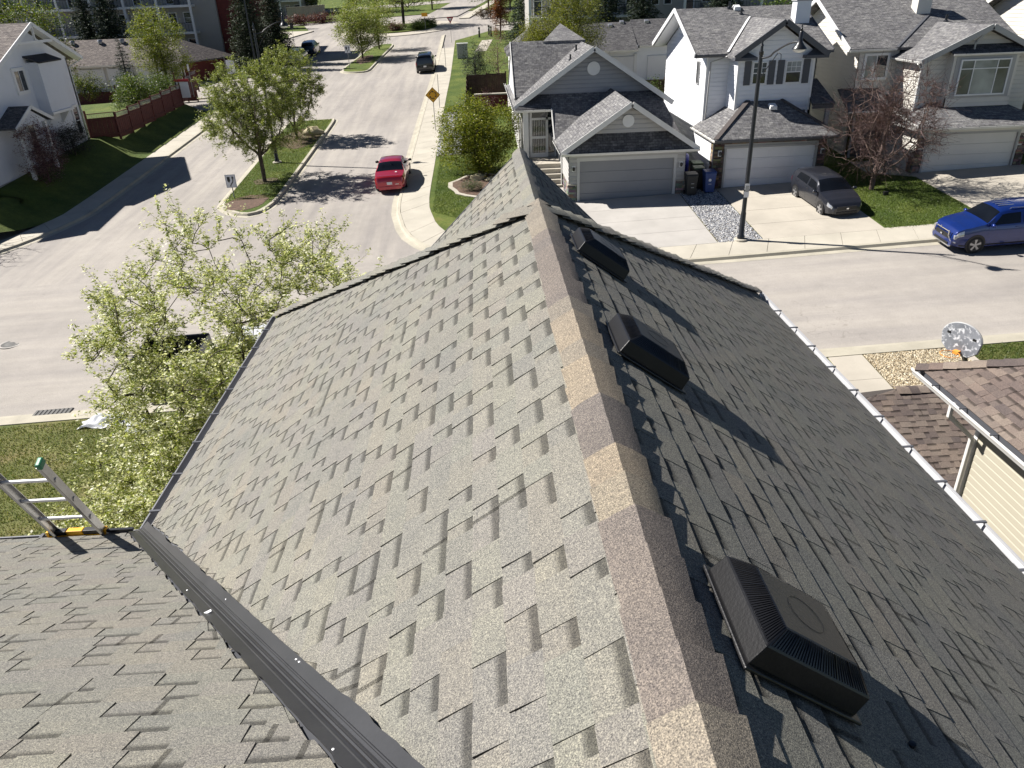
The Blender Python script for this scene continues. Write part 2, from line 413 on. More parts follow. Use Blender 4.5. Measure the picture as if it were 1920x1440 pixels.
# ================================================================== setting
rng = random.Random(7)
def bank(x, y):
    """lawn left of the street climbs to the corner house"""
    t = min(1, max(0, (-24.6 - x)/3.6)); return 1.35*t*t*(3-2*t)
def P3(x, y, dz=0): return V((x, y, gz(x, y)+dz))
def slab(name, pts, top, mat, parent=None, depth=.25, kind=None):
    n = len(pts); a = sum(pts[i][0]*pts[(i+1) % n][1]-pts[(i+1) % n][0]*pts[i][1] for i in range(n))
    if a > 0: pts = pts[::-1]
    m = MB(); m.prism([P3(x, y, top) for x, y in pts], (0, 0, -depth)); 
    return m.build(name, mat, parent, kind=kind)
def sheet(name, x0, x1, y0, y1, dz, mat, nx=1, ny=1, kind=None):
    m = MB()
    for j in range(ny+1):
        for i in range(nx+1):
            x = x0+(x1-x0)*i/nx; y = y0+(y1-y0)*j/ny; m.v.append(tuple(P3(x, y, dz)))
    for j in range(ny):
        for i in range(nx):
            a = j*(nx+1)+i; m.f.append((a, a+1, a+nx+2, a+nx+1))
    return m.build(name, mat, None, kind=kind)
sheet('ground', -420, 420, -60, 1100, -.32, M['grass'], 8, 8, 'structure')
road = sheet('road', -110, 110, 17, 152, 0, M['asphalt'], 4, 4, 'structure')

def offset_path(path, d):
    out = []
    for i, p in enumerate(path):
        a = V(path[max(i-1, 0)]); b = V(path[min(i+1, len(path)-1)]); t = (b-a).normalized(); out.append((p[0]-t.y*d, p[1]+t.x*d))
    return out
def smooth_path(p, step=1.0):
    """catmull-rom through the points"""
    out = []
    for i in range(len(p)-1):
        p0 = V(p[max(i-1, 0)]); p1 = V(p[i]); p2 = V(p[i+1]); p3 = V(p[min(i+2, len(p)-1)])
        n = max(2, int((p2-p1).length/step))
        for k in range(n):
            t = k/n
            out.append(tuple(.5*((2*p1)+(p2-p0)*t+(2*p0-5*p1+4*p2-p3)*t*t+(3*p1-p0-3*p2+p3)*t**3)))
    out.append(tuple(p[-1])); return out
def strip(path, prof, mat, name, parent=None, kind=None, closed=False):
    """profile (offset to the left, height) swept along a path on the sloping ground"""
    m = MB(); k = len(prof)
    rows = [offset_path(path, o) for o, z in prof]
    for i in range(len(path)):
        for j, (o, z) in enumerate(prof):
            x, y = rows[j][i]; m.v.append(tuple(P3(x, y, z)))
    for i in range(len(path)-1):
        for j in range(k-1):
            a = i*k+j; m.f.append((a, a+k, a+k+1, a+1))
    return m.build(name, mat, parent, smooth=35, kind=kind)
KERB = [(-.34, .006), (-.06, .016), (.0, .125), (.15, .135), (.152, -.05)]          # road side is negative offset
def walk_panels(inner, outer, parent, mat, step=1.55, top=.128, gap=.012, seed=1):
    """pavement flags, each cast panel an object; inner/outer are paths with matching points"""
    r = random.Random(seed)
    def res(path):
        L = [0]
        for a, b in zip(path, path[1:]): L.append(L[-1]+hypot(b[0]-a[0], b[1]-a[1]))
        return path, L
    def at(pl, t):
        p, L = pl; s = t*L[-1]
        for i in range(len(p)-1):
            if s <= L[i+1] or i == len(p)-2:
                k = (s-L[i])/max(1e-9, L[i+1]-L[i]); return (p[i][0]+(p[i+1][0]-p[i][0])*k, p[i][1]+(p[i+1][1]-p[i][1])*k)
    A, B = res(inner), res(outer); n = max(1, int(A[1][-1]/step)); g = gap/step/n*step
    for i in range(n):
        t0 = i/n+g*.5; t1 = (i+1)/n-g*.5; tm = (t0+t1)/2; dz = top+r.uniform(-.003, .003)
        pts = [at(A, t0), at(A, tm), at(A, t1), at(B, t1), at(B, tm), at(B, t0)]
        slab('paving_panel', pts, dz, mat, parent, .12)
# --- right pavement along the street and round the corner
kr = smooth_path([(-4.5, 118), (-4.47, 84.2), (-4.61, 70), (-4.73, 50), (-4.74, 41.4), (-4.45, 38.6), (-3.8, 35.9), (-2.3, 33.6), (.2, 31.6), (3.6, 30.5), (8.5, 30.15), (20, 30.2), (60, 30.4)], 1.2)
pav = strip(kr, KERB, M['kerb'], 'pavement', kind='structure')
inn = offset_path(kr, 1.72); out_ = offset_path(kr, .165)
ix = [i for i, p in enumerate(kr) if p[1] < 104 and p[0] < 42]
walk_panels([inn[i] for i in ix], [out_[i] for i in ix], pav, M['concrete'], 1.6)
# --- left pavement
kl = smooth_path([(-60, 33.6), (-32, 34.6), (-27.2, 36.6), (-24.6, 39.4), (-23.1, 43), (-22.8, 46.2), (-22.67, 59.6), (-22.6, 73.0)], 1.2)
pav2 = strip([(x, y) for x, y in kl], KERB, M['kerb'], 'pavement', kind='structure')
inn2 = offset_path(kl, 1.6); out2 = offset_path(kl, .165)
ix = [i for i, p in enumerate(kl) if p[0] > -36]
walk_panels([inn2[i] for i in ix], [out2[i] for i in ix], pav2, M['concrete'], 1.55, seed=2)
# lane into the back garages, then pavement again
kl2 = smooth_path([(-45, 80.5), (-30, 80), (-25, 81.5), (-22.8, 86), (-22.7, 100), (-24.2, 112), (-29, 121), (-45, 128)], 1.5)
pav3 = strip(kl2, KERB, M['kerb'], 'pavement', kind='structure')
i3 = offset_path(kl2, 1.6); o3 = offset_path(kl2, .165)
walk_panels(i3[22:-4], o3[22:-4], pav3, M['concrete'], 1.55, seed=3)
# --- near kerb in front of the house being looked from
kn = [(110 - 2.0*i, 21.75) for i in range(111)]
pav4 = strip(kn, [(-.32, .006), (-.05, .016), (.0, .125), (.42, .13), (.43, -.05)], M['kerb'], 'kerb', kind='structure')
# --- lawns
def lawn(name, pts, top=.115, mat='grass'): return slab(name, pts, top, M[mat], None, .35, 'structure')
lawn('lawn', [(-110, -55), (110, -55), (110, 21.36), (-110, 21.36)], .10, 'grass_dry')
lawn('lawn', inn[8:-1][:10**6] + [(60, 100), (2, 118)], .11)
# left bank
m = MB(); path = inn2[:]
cols = 14
for (x, y) in path:
    for j in range(cols+1):
        xx = x-26*(j/cols)**1.6; yy = y+ (6*(j/cols) if x < -24.6 else 0)
        m.v.append((xx, yy, gz(xx, yy)+.12+bank(xx, yy)))
for i in range(len(path)-1):
    for j in range(cols):
        a = i*(cols+1)+j; m.f.append((a, a+cols+1, a+cols+2, a+1))
m.build('lawn', M['grass'], None, smooth=180, kind='structure')
def bz(x, y): return gz(x, y)+.12+bank(x, y)
lawn('lawn', i3[20:] + [(-45, 119), (-45, 92), (-34, 92), (-29.5, 92)], .12)
# --- planted islands in the street
def island(pts, mat):
    p = smooth_path(pts + [pts[0]], .5)
    o = strip(p, [(-.28, .006), (-.04, .016), (0, .15), (.18, .158), (.19, .0)], M['kerb'], 'traffic_island', kind='structure')
    slab('island_grass', offset_path(p, .17)[:-1], .15, mat, o, .14)
    return o
i1 = [(-11.9, 46), (-11.85, 55), (-11.85, 64.3), (-12.2, 65.1), (-13.5, 65.35), (-15.4, 65.3), (-15.75, 64.6), (-15.45, 55), (-15.2, 45), (-14.9, 43.1), (-13.6, 41.6), (-12.6, 41.6), (-12.0, 43.2)]
isl1 = island(i1, M['grass'])
i2 = [(-11.9, 91), (-11.5, 101), (-11.1, 110.5), (-11.9, 112), (-13.2, 111.6), (-14.1, 108), (-14.8, 99), (-15.2, 92.2), (-14.7, 90.0), (-13.2, 89.2), (-12.2, 89.5)]
isl2 = island(i2, M['grass'])
def bed(parent, cx, cy, rx, ry, mat, top, seed, name='planting_bed'):
    r = random.Random(seed); pts = [(cx+rx*cos(a)*(1+r.uniform(-.12, .12)), cy+ry*sin(a)*(1+r.uniform(-.12, .12))) for a in [2*pi*k/18 for k in range(18)]]
    return slab(name, pts, top, mat, parent, .05)
bed(isl1, -13.6, 43.5, 1.15, 1.5, M['mulch'], .163, 1)
bed(isl1, -13.5, 47.7, .8, .7, M['earth'], .162, 2)
bed(isl1, -13.5, 59.0, 1.5, 3.2, M['mulch'], .163, 3)
bed(isl2, -13.4, 98.5, 1.0, 3.5, M['mulch'], .163, 4)
# --- roundabout
def disc(cx, cy, r, n=48): return [(cx+r*cos(2*pi*k/n), cy+r*sin(2*pi*k/n)) for k in range(n)]
rc = (-11.6, 130.5)
ap = slab('roundabout_apron', disc(*rc, 9.3), .09, M['concrete_warm'], None, .3, 'structure')
slab('roundabout_grass', disc(*rc, 5.6), .24, M['grass'], ap, .2)
lawn('lawn', [(4, 108), (6, 124), (4, 138), (8, 150), (110, 152), (110, 100), (60, 100), (2, 112)], .12)
lawn('lawn', [(-30, 127), (-27, 136), (-30, 147), (-38, 152), (-110, 152), (-110, 128)], .12)
lawn('lawn', [(-110, 152), (110, 152), (110, 300), (-110, 300)], .10)
# road leaving the roundabout uphill and the far cross street
slab('far_road', [(-9.5, 143), (-3.0, 143), (3.5, 175), (-4, 176)], .13, M['asphalt'], None, .2, 'structure')
slab('far_road', [(-40, 172), (50, 172), (50, 179), (-40, 179)], .135, M['asphalt'], None, .2, 'structure')
slab('far_pavement', [(-2.6, 139), (-.9, 138.6), (5.2, 170), (3.9, 171)], .15, M['concrete'], None, .2, 'structure')
slab('far_pavement', [(3, 124.5), (40, 124.2), (40, 126), (3.5, 126.3)], .15, M['concrete'], None, .2, 'structure')
slab('far_pavement', [(-29, 129), (-26.5, 137), (-28, 137.6), (-60, 150), (-60, 148), (-30.6, 136)], .15, M['concrete'], None, .2, 'structure')
for i in range(3):
    slab('far_lawn_path', [(-30, 205+i*24), (60, 203+i*26), (60, 204.2+i*26), (-30, 206.2+i*24)], .14, M['concrete'], None, .2, 'structure')

# --- drives, gravel, paths on the far side
def drive(name, x0, x1, y0, y1, nx, ny, mat, top=.135):
    """cast drive; every panel between joints is a piece"""
    o = slab(name, [(x0, y0), (x1, y0), (x1, y1), (x0, y1)], top-.02, mat, None, .2, 'structure'); r = random.Random(int(x0*10))
    for j in range(ny):
        for i in range(nx):
            a, b = x0+(x1-x0)*i/nx, x0+(x1-x0)*(i+1)/nx; c, d = y0+(y1-y0)*j/ny, y0+(y1-y0)*(j+1)/ny; g = .008
            slab('drive_panel', [(a+g, c+g), (b-g, c+g), (b-g, d-g), (a+g, d-g)], top+r.uniform(-.002, .002), mat, o, .018)
    return o
drive('driveway', 4.75, 10.25, 31.75, 39.0, 1, 4, M['concrete_grey'])
drive('driveway', 12.3, 17.75, 31.75, 39.3, 2, 4, M['concrete_warm'])
drive('driveway', 22.6, 28.6, 31.75, 39.2, 2, 4, M['concrete_warm'])
drive('driveway', 34.0, 40.0, 31.75, 39.2, 2, 4, M['concrete_warm'])
slab('front_path', [(20.6, 39.9), (22.58, 38.6), (22.58, 39.9), (22.58, 42), (20.6, 42)], .14, M['concrete_warm'], None, .2, 'structure')
slab('front_path', [(1.9, 39.6), (4.7, 39.6), (4.7, 41.6), (1.9, 41.6)], .14, M['concrete_grey'], None, .2, 'structure')
def pebbles(name, x0, x1, y0, y1, n, size, cols, dz, seed, mat, label=None, poly=None):
    r = np.random.RandomState(seed)
    px = r.uniform(x0, x1, n); py = r.uniform(y0, y1, n); s = size*np.exp(r.normal(0, .28, n))
    base = np.array([(1,0,0),(0,1,0),(-1,0,0),(0,-1,0),(0,0,1),(0,0,-1)], float)
    fc = np.array([(0,1,4),(1,2,4),(2,3,4),(3,0,4),(1,0,5),(2,1,5),(3,2,5),(0,3,5)])
    a = r.uniform(0, 2*pi, n); ca, sa = np.cos(a), np.sin(a)
    jit = base[None]*(1+r.uniform(-.3, .3, (n, 6, 1))); jit[:, :, 0] *= r.uniform(.8, 1.5, n)[:, None]; jit[:, :, 2] *= .65
    X = (jit[:, :, 0]*ca[:, None]-jit[:, :, 1]*sa[:, None])*s[:, None]+px[:, None]
    Y = (jit[:, :, 0]*sa[:, None]+jit[:, :, 1]*ca[:, None])*s[:, None]+py[:, None]
    Z = jit[:, :, 2]*s[:, None]+(GA*px+GB*py+dz+size*.25)[:, None]
    v = np.stack([X, Y, Z], 2).reshape(-1, 3); f = (fc[None]+(np.arange(n)*6)[:, None, None]).reshape(-1, 3)
    c = np.array(cols)[r.randint(0, len(cols), n)]*r.uniform(.75, 1.2, (n, 1)); c = np.repeat(c, 6, 0)
    o = np_mesh(name, v, f, c, M['stone'], None, kind='stuff')
    if label: tag(o, label, 'gravel')
    return o
greyst = [lin(150, 152, 156), lin(176, 176, 176), lin(118, 120, 126), lin(196, 194, 190), lin(92, 94, 100)]
beigest = [lin(184, 172, 146), lin(160, 144, 116), lin(200, 191, 170), lin(128, 114, 92), lin(172, 160, 136)]
slab('gravel_bed', [(10.28, 31.75), (12.27, 31.75), (12.27, 44), (10.28, 44)], .12, M['earth'], None, .2, 'structure')
pebbles('gravel', 10.3, 12.25, 31.78, 42, 15000, .030, greyst, .12, 3, None, 'pale grey gravel strip between the two driveways')
slab('gravel_bed', [(-2.95, 50.5), (-1.1, 50.5), (-1.3, 64), (-3.05, 64)], .12, M['earth'], None, .2, 'structure')
pebbles('gravel', -2.95, -1.2, 50.6, 63.9, 5000, .055, greyst, .12, 4, None, 'grey gravel bed beside the pavement along the shrubs')
# near right: concrete path, beige gravel
drive('garden_path', 10.85, 11.95, 15.4, 21.3, 1, 4, M['concrete_warm'], .13)
lawnx = None
slab('gravel_bed', [(11.98, 13), (15.0, 13), (15.0, 21.3), (11.98, 21.3)], .11, M['earth'], None, .2, 'structure')
pebbles('gravel', 12.0, 14.98, 16.5, 21.3, 19000, .024, beigest, .11, 5, None, 'beige river gravel between the concrete path and the lawn')
m = MB(); m.hexa([P3(15.0, 13, -.05), P3(15.22, 13, -.05), P3(15.22, 21.3, -.05), P3(15.0, 21.3, -.05), P3(15.0, 13, .15), P3(15.22, 13, .15), P3(15.22, 21.3, .15), P3(15.0, 21.3, .15)]); m.build('edging_kerb', M['concrete_warm'], None, kind='structure')
m = MB(); m.hexa([P3(17.6, 13, -.05), P3(17.85, 13, -.05), P3(17.85, 21.3, -.05), P3(17.6, 21.3, -.05), P3(17.6, 13, .15), P3(17.85, 13, .15), P3(17.85, 21.3, .15), P3(17.6, 21.3, .15)]); m.build('edging_kerb', M['concrete_warm'], None, kind='structure')
# flower bed with pale edging by the green bush
bd = bed(None, -.2, 43.3, 1.75, 2.3, M['concrete_warm'], .165, 11, 'bed_edging'); tag(bd, kind='structure')
bed(bd, -.2, 43.3, 1.5, 2.05, M['mulch'], .185, 11)
# utility ironwork in the road
def manhole(x, y, r, label):
    t = thing('manhole_cover', label, 'manhole', P3(x, y, 0)); m = MB(); m.lathe([(r*1.25, .0), (r*1.25, .006), (r*1.02, .008), (r*1.02, .0)], P3(x, y, 0), 28); m.build('concrete_collar', M['concrete_grey'], t)
    m = MB(); m.lathe([(r, .0), (r, .010), (.85*r, .013), (.8*r, .008), (.5*r, .008), (.45*r, .013), (.1*r, .013), (0, .013)], P3(x, y, 0), 28); m.build('lid', M['iron'], t, smooth=30)
manhole(*G(20, 645)[:2], .34, 'round iron manhole cover in the pale asphalt at left')
g = G(100, 773); t = thing('storm_drain', 'rectangular iron storm drain grate set into the near kerb', 'drain', P3(g.x, 21.98, 0))
m = MB(); m.obox(P3(g.x, 21.98, .012), (.62, 0, .62*GA), (0, .26, .26*GB), (0, 0, .01)); m.build('pit', M['sign_black'], t)
for k in range(9):
    m = MB(); m.obox(P3(g.x-.56+.14*k, 21.98, .026), (.034, 0, 0), (0, .25, .25*GB), (0, 0, .012)); m.build('grate_bar', M['iron'], t)

slab('back_lane', [(-1, 64.5), (30, 64.5), (30, 69.9), (-1, 69.9)], .125, M['concrete_grey'], None, .2, 'structure')
# ================================================================== the roof underfoot
RX, RZ = .462, 11.10                    # main ridge line
PT = .7254; SL = sqrt(1+PT*PT); CS, SN = 1/SL, PT/SL
HW = 3.706; EZ = RZ-PT*HW; LS = HW*SL   # half width, eave height, slope length
RE, HC = 6.2, 10.9                      # ridge end, hip corner (y)
house = thing('roofed_house', 'grey shingled house roof in the foreground with three black vents', 'house', P3(.4, 3, 0))
CAMP = V((0, 0, CAMZ))
grey_pal = [lin(114, 114, 107), lin(110, 111, 105), lin(118, 117, 109), lin(111, 109, 106), lin(108, 109, 105), lin(115, 112, 109), lin(119, 118, 108), lin(108, 107, 105), lin(121, 116, 107)]
_mean = tuple(sum(p[i] for p in grey_pal)/len(grey_pal) for i in range(3)); grey_pal = [tuple(m_+(x-m_)*.6 for x, m_ in zip(p, _mean)) for p in grey_pal]
brown_pal = [lin(108, 98, 92), lin(98, 88, 84), lin(118, 107, 99), lin(92, 83, 80), lin(104, 92, 87), lin(122, 112, 104), lin(88, 80, 78)]
def make_shingles(P, lo, hi, L, pal, seed, expo=.143, tabw=(.10, .28), gapw=(.07, .24), th=.0044, contrast=1.0, bm=1.0):
    """laminated shingle courses on one slope. P(u, v, h): u along the course, v down the slope.
    returns raised tabs (separate pieces) and the lower ply that shows between them"""
    r = random.Random(seed); tabs = []; base = MB(); n = int(ceil(L/expo))
    def shade(): 
        c = r.choice(pal); k = 1+r.uniform(-.04, .04)*contrast; return tuple(x*k for x in c)
    for i in range(n):
        v0 = i*expo; v1 = min(v0+expo, L+.015)
        l0, l1, h0, h1 = lo(v0), lo(v1), hi(v0), hi(v1)
        u = min(l0, l1)-r.uniform(0, .3); end = max(h0, h1); istab = r.random() < .5; block = shade(); blk_u = u+r.uniform(.4, 1.0)
        while u < end:
            wd = r.uniform(*tabw) if istab else r.uniform(*gapw)
            a, b = u, u+wd
            if u > blk_u: block = shade(); blk_u = u+r.uniform(.4, 1.0)
            q = [min(max(a, l0), h0), min(max(b, l0), h0), min(max(b, l1), h1), min(max(a, l1), h1)]
            if q[1]-q[0] > .004 or q[2]-q[3] > .004:
                own = shade(); c = tuple((x*.5+y*.5) for x, y in zip(block, own))
                j = [r.uniform(-.008, .008) for _ in range(2)]; lift = th*2*(1+r.uniform(-.12, .3)); 
                if istab:
                    e = r.uniform(-.002, .002)
                    tp = [P(q[0], v0-.02, .002), P(q[1], v0-.02, .002), P(q[2]+j[0], v1+e, lift), P(q[3]+j[1], v1+e, lift)]
                    bt = [P(q[0], v0-.02, -.004), P(q[1], v0-.02, -.004), P(q[2]+j[0], v1+e, -.002), P(q[3]+j[1], v1+e, -.002)]
                    tabs.append((tp, bt, c, i))
                    # factory sealed lower ply under the tab
                else:
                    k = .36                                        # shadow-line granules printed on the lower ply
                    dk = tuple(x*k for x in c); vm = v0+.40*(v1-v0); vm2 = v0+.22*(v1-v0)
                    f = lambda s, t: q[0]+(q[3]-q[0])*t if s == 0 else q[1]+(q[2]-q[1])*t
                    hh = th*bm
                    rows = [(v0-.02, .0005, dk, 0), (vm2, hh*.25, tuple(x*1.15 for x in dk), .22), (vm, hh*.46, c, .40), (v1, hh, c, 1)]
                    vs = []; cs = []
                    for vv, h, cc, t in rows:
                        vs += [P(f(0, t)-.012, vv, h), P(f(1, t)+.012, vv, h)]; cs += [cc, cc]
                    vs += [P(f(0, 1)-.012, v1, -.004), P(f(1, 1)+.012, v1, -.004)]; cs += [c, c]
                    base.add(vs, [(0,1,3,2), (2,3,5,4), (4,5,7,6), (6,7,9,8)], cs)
            u = b; istab = not istab if r.random() < .86 else istab
    return tabs, base
TABF = [(0,1,2,3), (3,2,6,7), (0,3,7,4), (2,1,5,6)]
def place_shingles(slopes, parts, limit=300, name='shingle'):
    """largest tabs as pieces of their slope, the others joined"""
    allt = []
    for k, (tabs, base) in enumerate(slopes):
        for t in tabs:
            tp = t[0]; c = (tp[0]+tp[1]+tp[2]+tp[3])/4; ar = (tp[1]-tp[0]).cross(tp[3]-tp[0]); d = c-CAMP
            s = abs(ar.dot(d))/max(.2, d.length)**3
            px = F_PX*d.dot(_rx)/max(.01, d.dot(_fw))/960; py = F_PX*d.dot(_uy)/max(.01, d.dot(_fw))/720
            if d.dot(_fw) < .1 or abs(px) > 1 or abs(py) > 1: s = 0
            allt.append((s, k, t))
    order = sorted(range(len(allt)), key=lambda i: -allt[i][0]); top = set(order[:limit])
    rest = [MB() for _ in slopes]
    for i, (s, k, t) in enumerate(allt):
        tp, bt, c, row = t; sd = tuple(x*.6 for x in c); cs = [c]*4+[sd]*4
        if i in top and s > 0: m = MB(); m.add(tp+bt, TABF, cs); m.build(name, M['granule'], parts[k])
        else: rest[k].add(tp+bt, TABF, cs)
    for k, (tabs, base) in enumerate(slopes):
        if rest[k].v: rest[k].build('shingles', M['granule'], parts[k], kind='stuff')
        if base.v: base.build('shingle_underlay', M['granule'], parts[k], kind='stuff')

def pL(u, v, h): return V((RX-CS*v-SN*h, u, RZ-SN*v+CS*h))
def pR(u, v, h): return V((RX+CS*v+SN*h, u, RZ-SN*v+CS*h))
hipu = lambda v: RE+(HC-RE)*v/LS
valu = lambda v: .30+1.157*v
back = -7.0
# far front gable, steeper
FX, FZ, FP = .54, 10.70, 1.0; FS = sqrt(2); FE = 10.95; FW = FZ-EZ
def pFL(u, v, h): return V((FX-(v+h)/FS, u, FZ-(v-h)/FS))
def pFR(u, v, h): return V((FX+(v+h)/FS, u, FZ-(v-h)/FS))
fl_lo = lambda v: 6.6+.35*v
# lower front-facing roof at left
QP = .517; QS = sqrt(1+QP*QP); QY = 5.6; QTOP = 0.0; QL = (QY-QTOP)*QS
def pQ(u, v, h): return V((u, QTOP+v/QS+h*QP/QS, EZ+QP*(QY-QTOP)-v*QP/QS+h/QS))
vx = lambda y: -3.3+(QY-y)*.7125
def deck(name, pts, mat):
    m = MB(); m.prism(pts, (0, 0, -.16)); return m.build(name, mat, house)
d = -.012
lef = deck('roof_slope', [pL(back, 0, d), pL(back, LS, d), pL(HC, LS, d), pL(RE, 0, d)][::-1], M['trim_dark'])
rig = deck('roof_slope', [pR(back, 0, d), pR(back, LS, d), pR(HC, LS, d), pR(RE, 0, d)], M['trim_dark'])
hipf = deck('roof_slope', [V((RX, RE, RZ+d)), V((RX-HW, HC, EZ+d)), V((RX+HW, HC, EZ+d))], M['trim_dark'])
gl = deck('roof_slope', [pFL(6.3, 0, d), pFL(6.3, FW*FS, d), pFL(FE, FW*FS, d), pFL(FE, 0, d)][::-1], M['trim_dark'])
gr = deck('roof_slope', [pFR(6.3, 0, d), pFR(6.3, FW*FS, d), pFR(FE, FW*FS, d), pFR(FE, 0, d)], M['trim_dark'])
low = deck('roof_slope', [pQ(-11, 0, d), pQ(-11, QL, d), pQ(vx(QY), QL, d), pQ(vx(QTOP), 0, d)], M['trim_dark'])
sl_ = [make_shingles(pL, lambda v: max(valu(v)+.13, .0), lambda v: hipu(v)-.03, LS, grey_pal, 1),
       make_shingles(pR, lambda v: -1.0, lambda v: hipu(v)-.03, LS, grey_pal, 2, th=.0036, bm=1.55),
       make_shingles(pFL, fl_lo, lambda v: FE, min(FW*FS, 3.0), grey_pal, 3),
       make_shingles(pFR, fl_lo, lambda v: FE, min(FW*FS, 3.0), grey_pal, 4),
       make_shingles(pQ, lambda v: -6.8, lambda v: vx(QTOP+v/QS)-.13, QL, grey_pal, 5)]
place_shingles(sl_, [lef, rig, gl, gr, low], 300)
# ridge and hip caps
def caps(p, q, dl, dr, expo, seed, parent, hw=.128, L=.30, pal=None, lift=(.034, .016)):
    """dl, dr: unit vectors down either side; raised end of each piece towards q"""
    p, q = V(p), V(q); r = random.Random(seed); ax = (q-p).normalized(); up = (-(dl+dr)).normalized(); n = int((q-p).length/expo); pal = pal or cap_pal; cur = pal[0]
    nl = (ax.cross(dl)); nl = nl if nl.z > 0 else -nl; nr = ax.cross(dr); nr = nr if nr.z > 0 else -nr
    for i in range(n+1):
        a = p+ax*(i*expo-.05); b = a+ax*L
        if i == n: b = q+ax*.03; a = b-ax*L
        cur = r.choice(pal) if r.random() < .55 else cur; c = cur; k = 1+r.uniform(-.05, .05); c = tuple(x*k for x in c); vs = []
        for end, (c0, hh) in enumerate(((a, lift[1]), (b, lift[0]*(1+r.uniform(-.15, .15))))):
            w = hw+r.uniform(-.006, .006); el = r.uniform(.8, 1.35) if end else 1; er = r.uniform(.8, 1.5) if end else 1
            prof = [dl*w+nl*hh*el, dl*w*.7+nl*(hh+.004), dl*w*.40+nl*(hh+.003), dr*w*.40+nr*(hh+.003), dr*w*.7+nr*(hh+.004), dr*w+nr*hh*er]
            prof.insert(3, up*((hh+.004)*1.22-.011))
            for t in (0, -.007):
                for j, pp in enumerate(prof): vs.append(c0+pp+(nl if j < 3 else up if j == 3 else nr)*t)
        fs = []
        for j in range(6): fs += [(j, j+1, j+15, j+14), (j+7, j+21, j+22, j+8), (j+14, j+15, j+22, j+21), (j, j+7, j+8, j+1)]
        fs += [(0, 14, 21, 7), (6, 13, 27, 20)]
        dkc = tuple(x*.35 for x in c); m = MB(); m.add(vs, fs, ([c]*7+[dkc]*7)*2); m.build('ridge_cap', M['granule'], parent, smooth=50)  # underside and butt colour darkened to mute the sun's glint on the edges
cap_pal = [lin(122, 115, 103), lin(126, 117, 104), lin(118, 112, 103), lin(98, 93, 90), lin(102, 96, 92)]
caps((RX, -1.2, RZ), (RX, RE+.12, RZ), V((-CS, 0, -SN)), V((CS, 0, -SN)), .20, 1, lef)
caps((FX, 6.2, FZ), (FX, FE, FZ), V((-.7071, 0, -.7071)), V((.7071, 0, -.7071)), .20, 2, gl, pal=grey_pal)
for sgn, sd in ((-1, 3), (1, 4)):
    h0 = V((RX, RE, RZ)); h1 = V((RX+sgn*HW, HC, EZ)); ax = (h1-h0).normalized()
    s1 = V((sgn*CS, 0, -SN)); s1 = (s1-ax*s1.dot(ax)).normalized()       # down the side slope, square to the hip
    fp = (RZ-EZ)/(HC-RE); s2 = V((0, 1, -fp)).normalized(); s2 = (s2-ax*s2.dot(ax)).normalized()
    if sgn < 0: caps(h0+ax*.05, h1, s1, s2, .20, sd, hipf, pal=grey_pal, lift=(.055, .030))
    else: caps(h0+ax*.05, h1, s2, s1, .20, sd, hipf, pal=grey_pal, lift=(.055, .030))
# hip face shingles are turned away from the street side view; plain underlay deck shows nothing
# valley flashing: two wings, centre rib
def valley():
    A = V((vx(QY), QY, EZ)); B = V((vx(.2), .2, EZ+QP*(QY-.2))); ax = (B-A).normalized()
    nL = V((-SN, 0, CS)); nQ = V((0, QP/QS, 1/QS))
    wl = nL.cross(ax); wl = wl if wl.y > 0 or wl.x > 0 and wl.y >= 0 else -wl; wl.normalize()
    wq = nQ.cross(ax); wq = wq if wq.x < 0 else -wq; wq.normalize()
    A = A-ax*.10; r = random.Random(5); n = 120
    for side, wv, nn, wid in (('L', wl, nL, .100), ('Q', wq, nQ, .100)):
        m = MB(); vs = []; fs = []
        for i in range(n+1):
            c = A+(B-A)*i/n; stp = r.uniform(-.007, .007) if i == 0 or r.random() < .3 else stp; e = wid+r.uniform(-.002, .002)+stp
            row = [c+nn*.030, c+wv*.008+nn*.030, c+wv*.014+nn*.016, c+wv*.032+nn*.014, c+wv*.035+nn*.020, c+wv*.040+nn*.020, c+wv*.043+nn*.015, c+wv*e+nn*.016, c+wv*e+nn*.012]
            vs += row
        k = 9
        for i in range(n):
            for j in range(k-1): a = i*k+j; fs.append((a, a+1, a+k+1, a+k))
        m.add(vs, fs); m.build('valley_flashing', M['flashing'], lef if side == 'L' else low, smooth=25)
    for i in range(4):                                                   # bright nail heads and seam marks
        t = r.uniform(.05, .8); c = A+(B-A)*t; wv, nn = (wl, nL) if i % 2 else (wq, nQ); m = MB(); m.lathe([(.005, 0), (.005, .002), (0, .003)], c+wv*r.uniform(.065, .09)+nn*.017, 8); m.build('nail_head', M['alu_bright'], lef)
valley()
# scuffs of white caulk on the flashing
for t, wid in ((.43, .06), (.44, -.06)):
    c = V((vx(QY), QY, EZ))*(1-t)+V((vx(.2), .2, EZ+QP*(QY-.2)))*t; m = MB(); m.obox(c+V((wid, wid*.5, .05 if wid > 0 else .035)), (.018, .008, .004), (-.004, .008, 0), (0, 0, .004)); m.build('caulk_dab', M['sign_white'], lef)
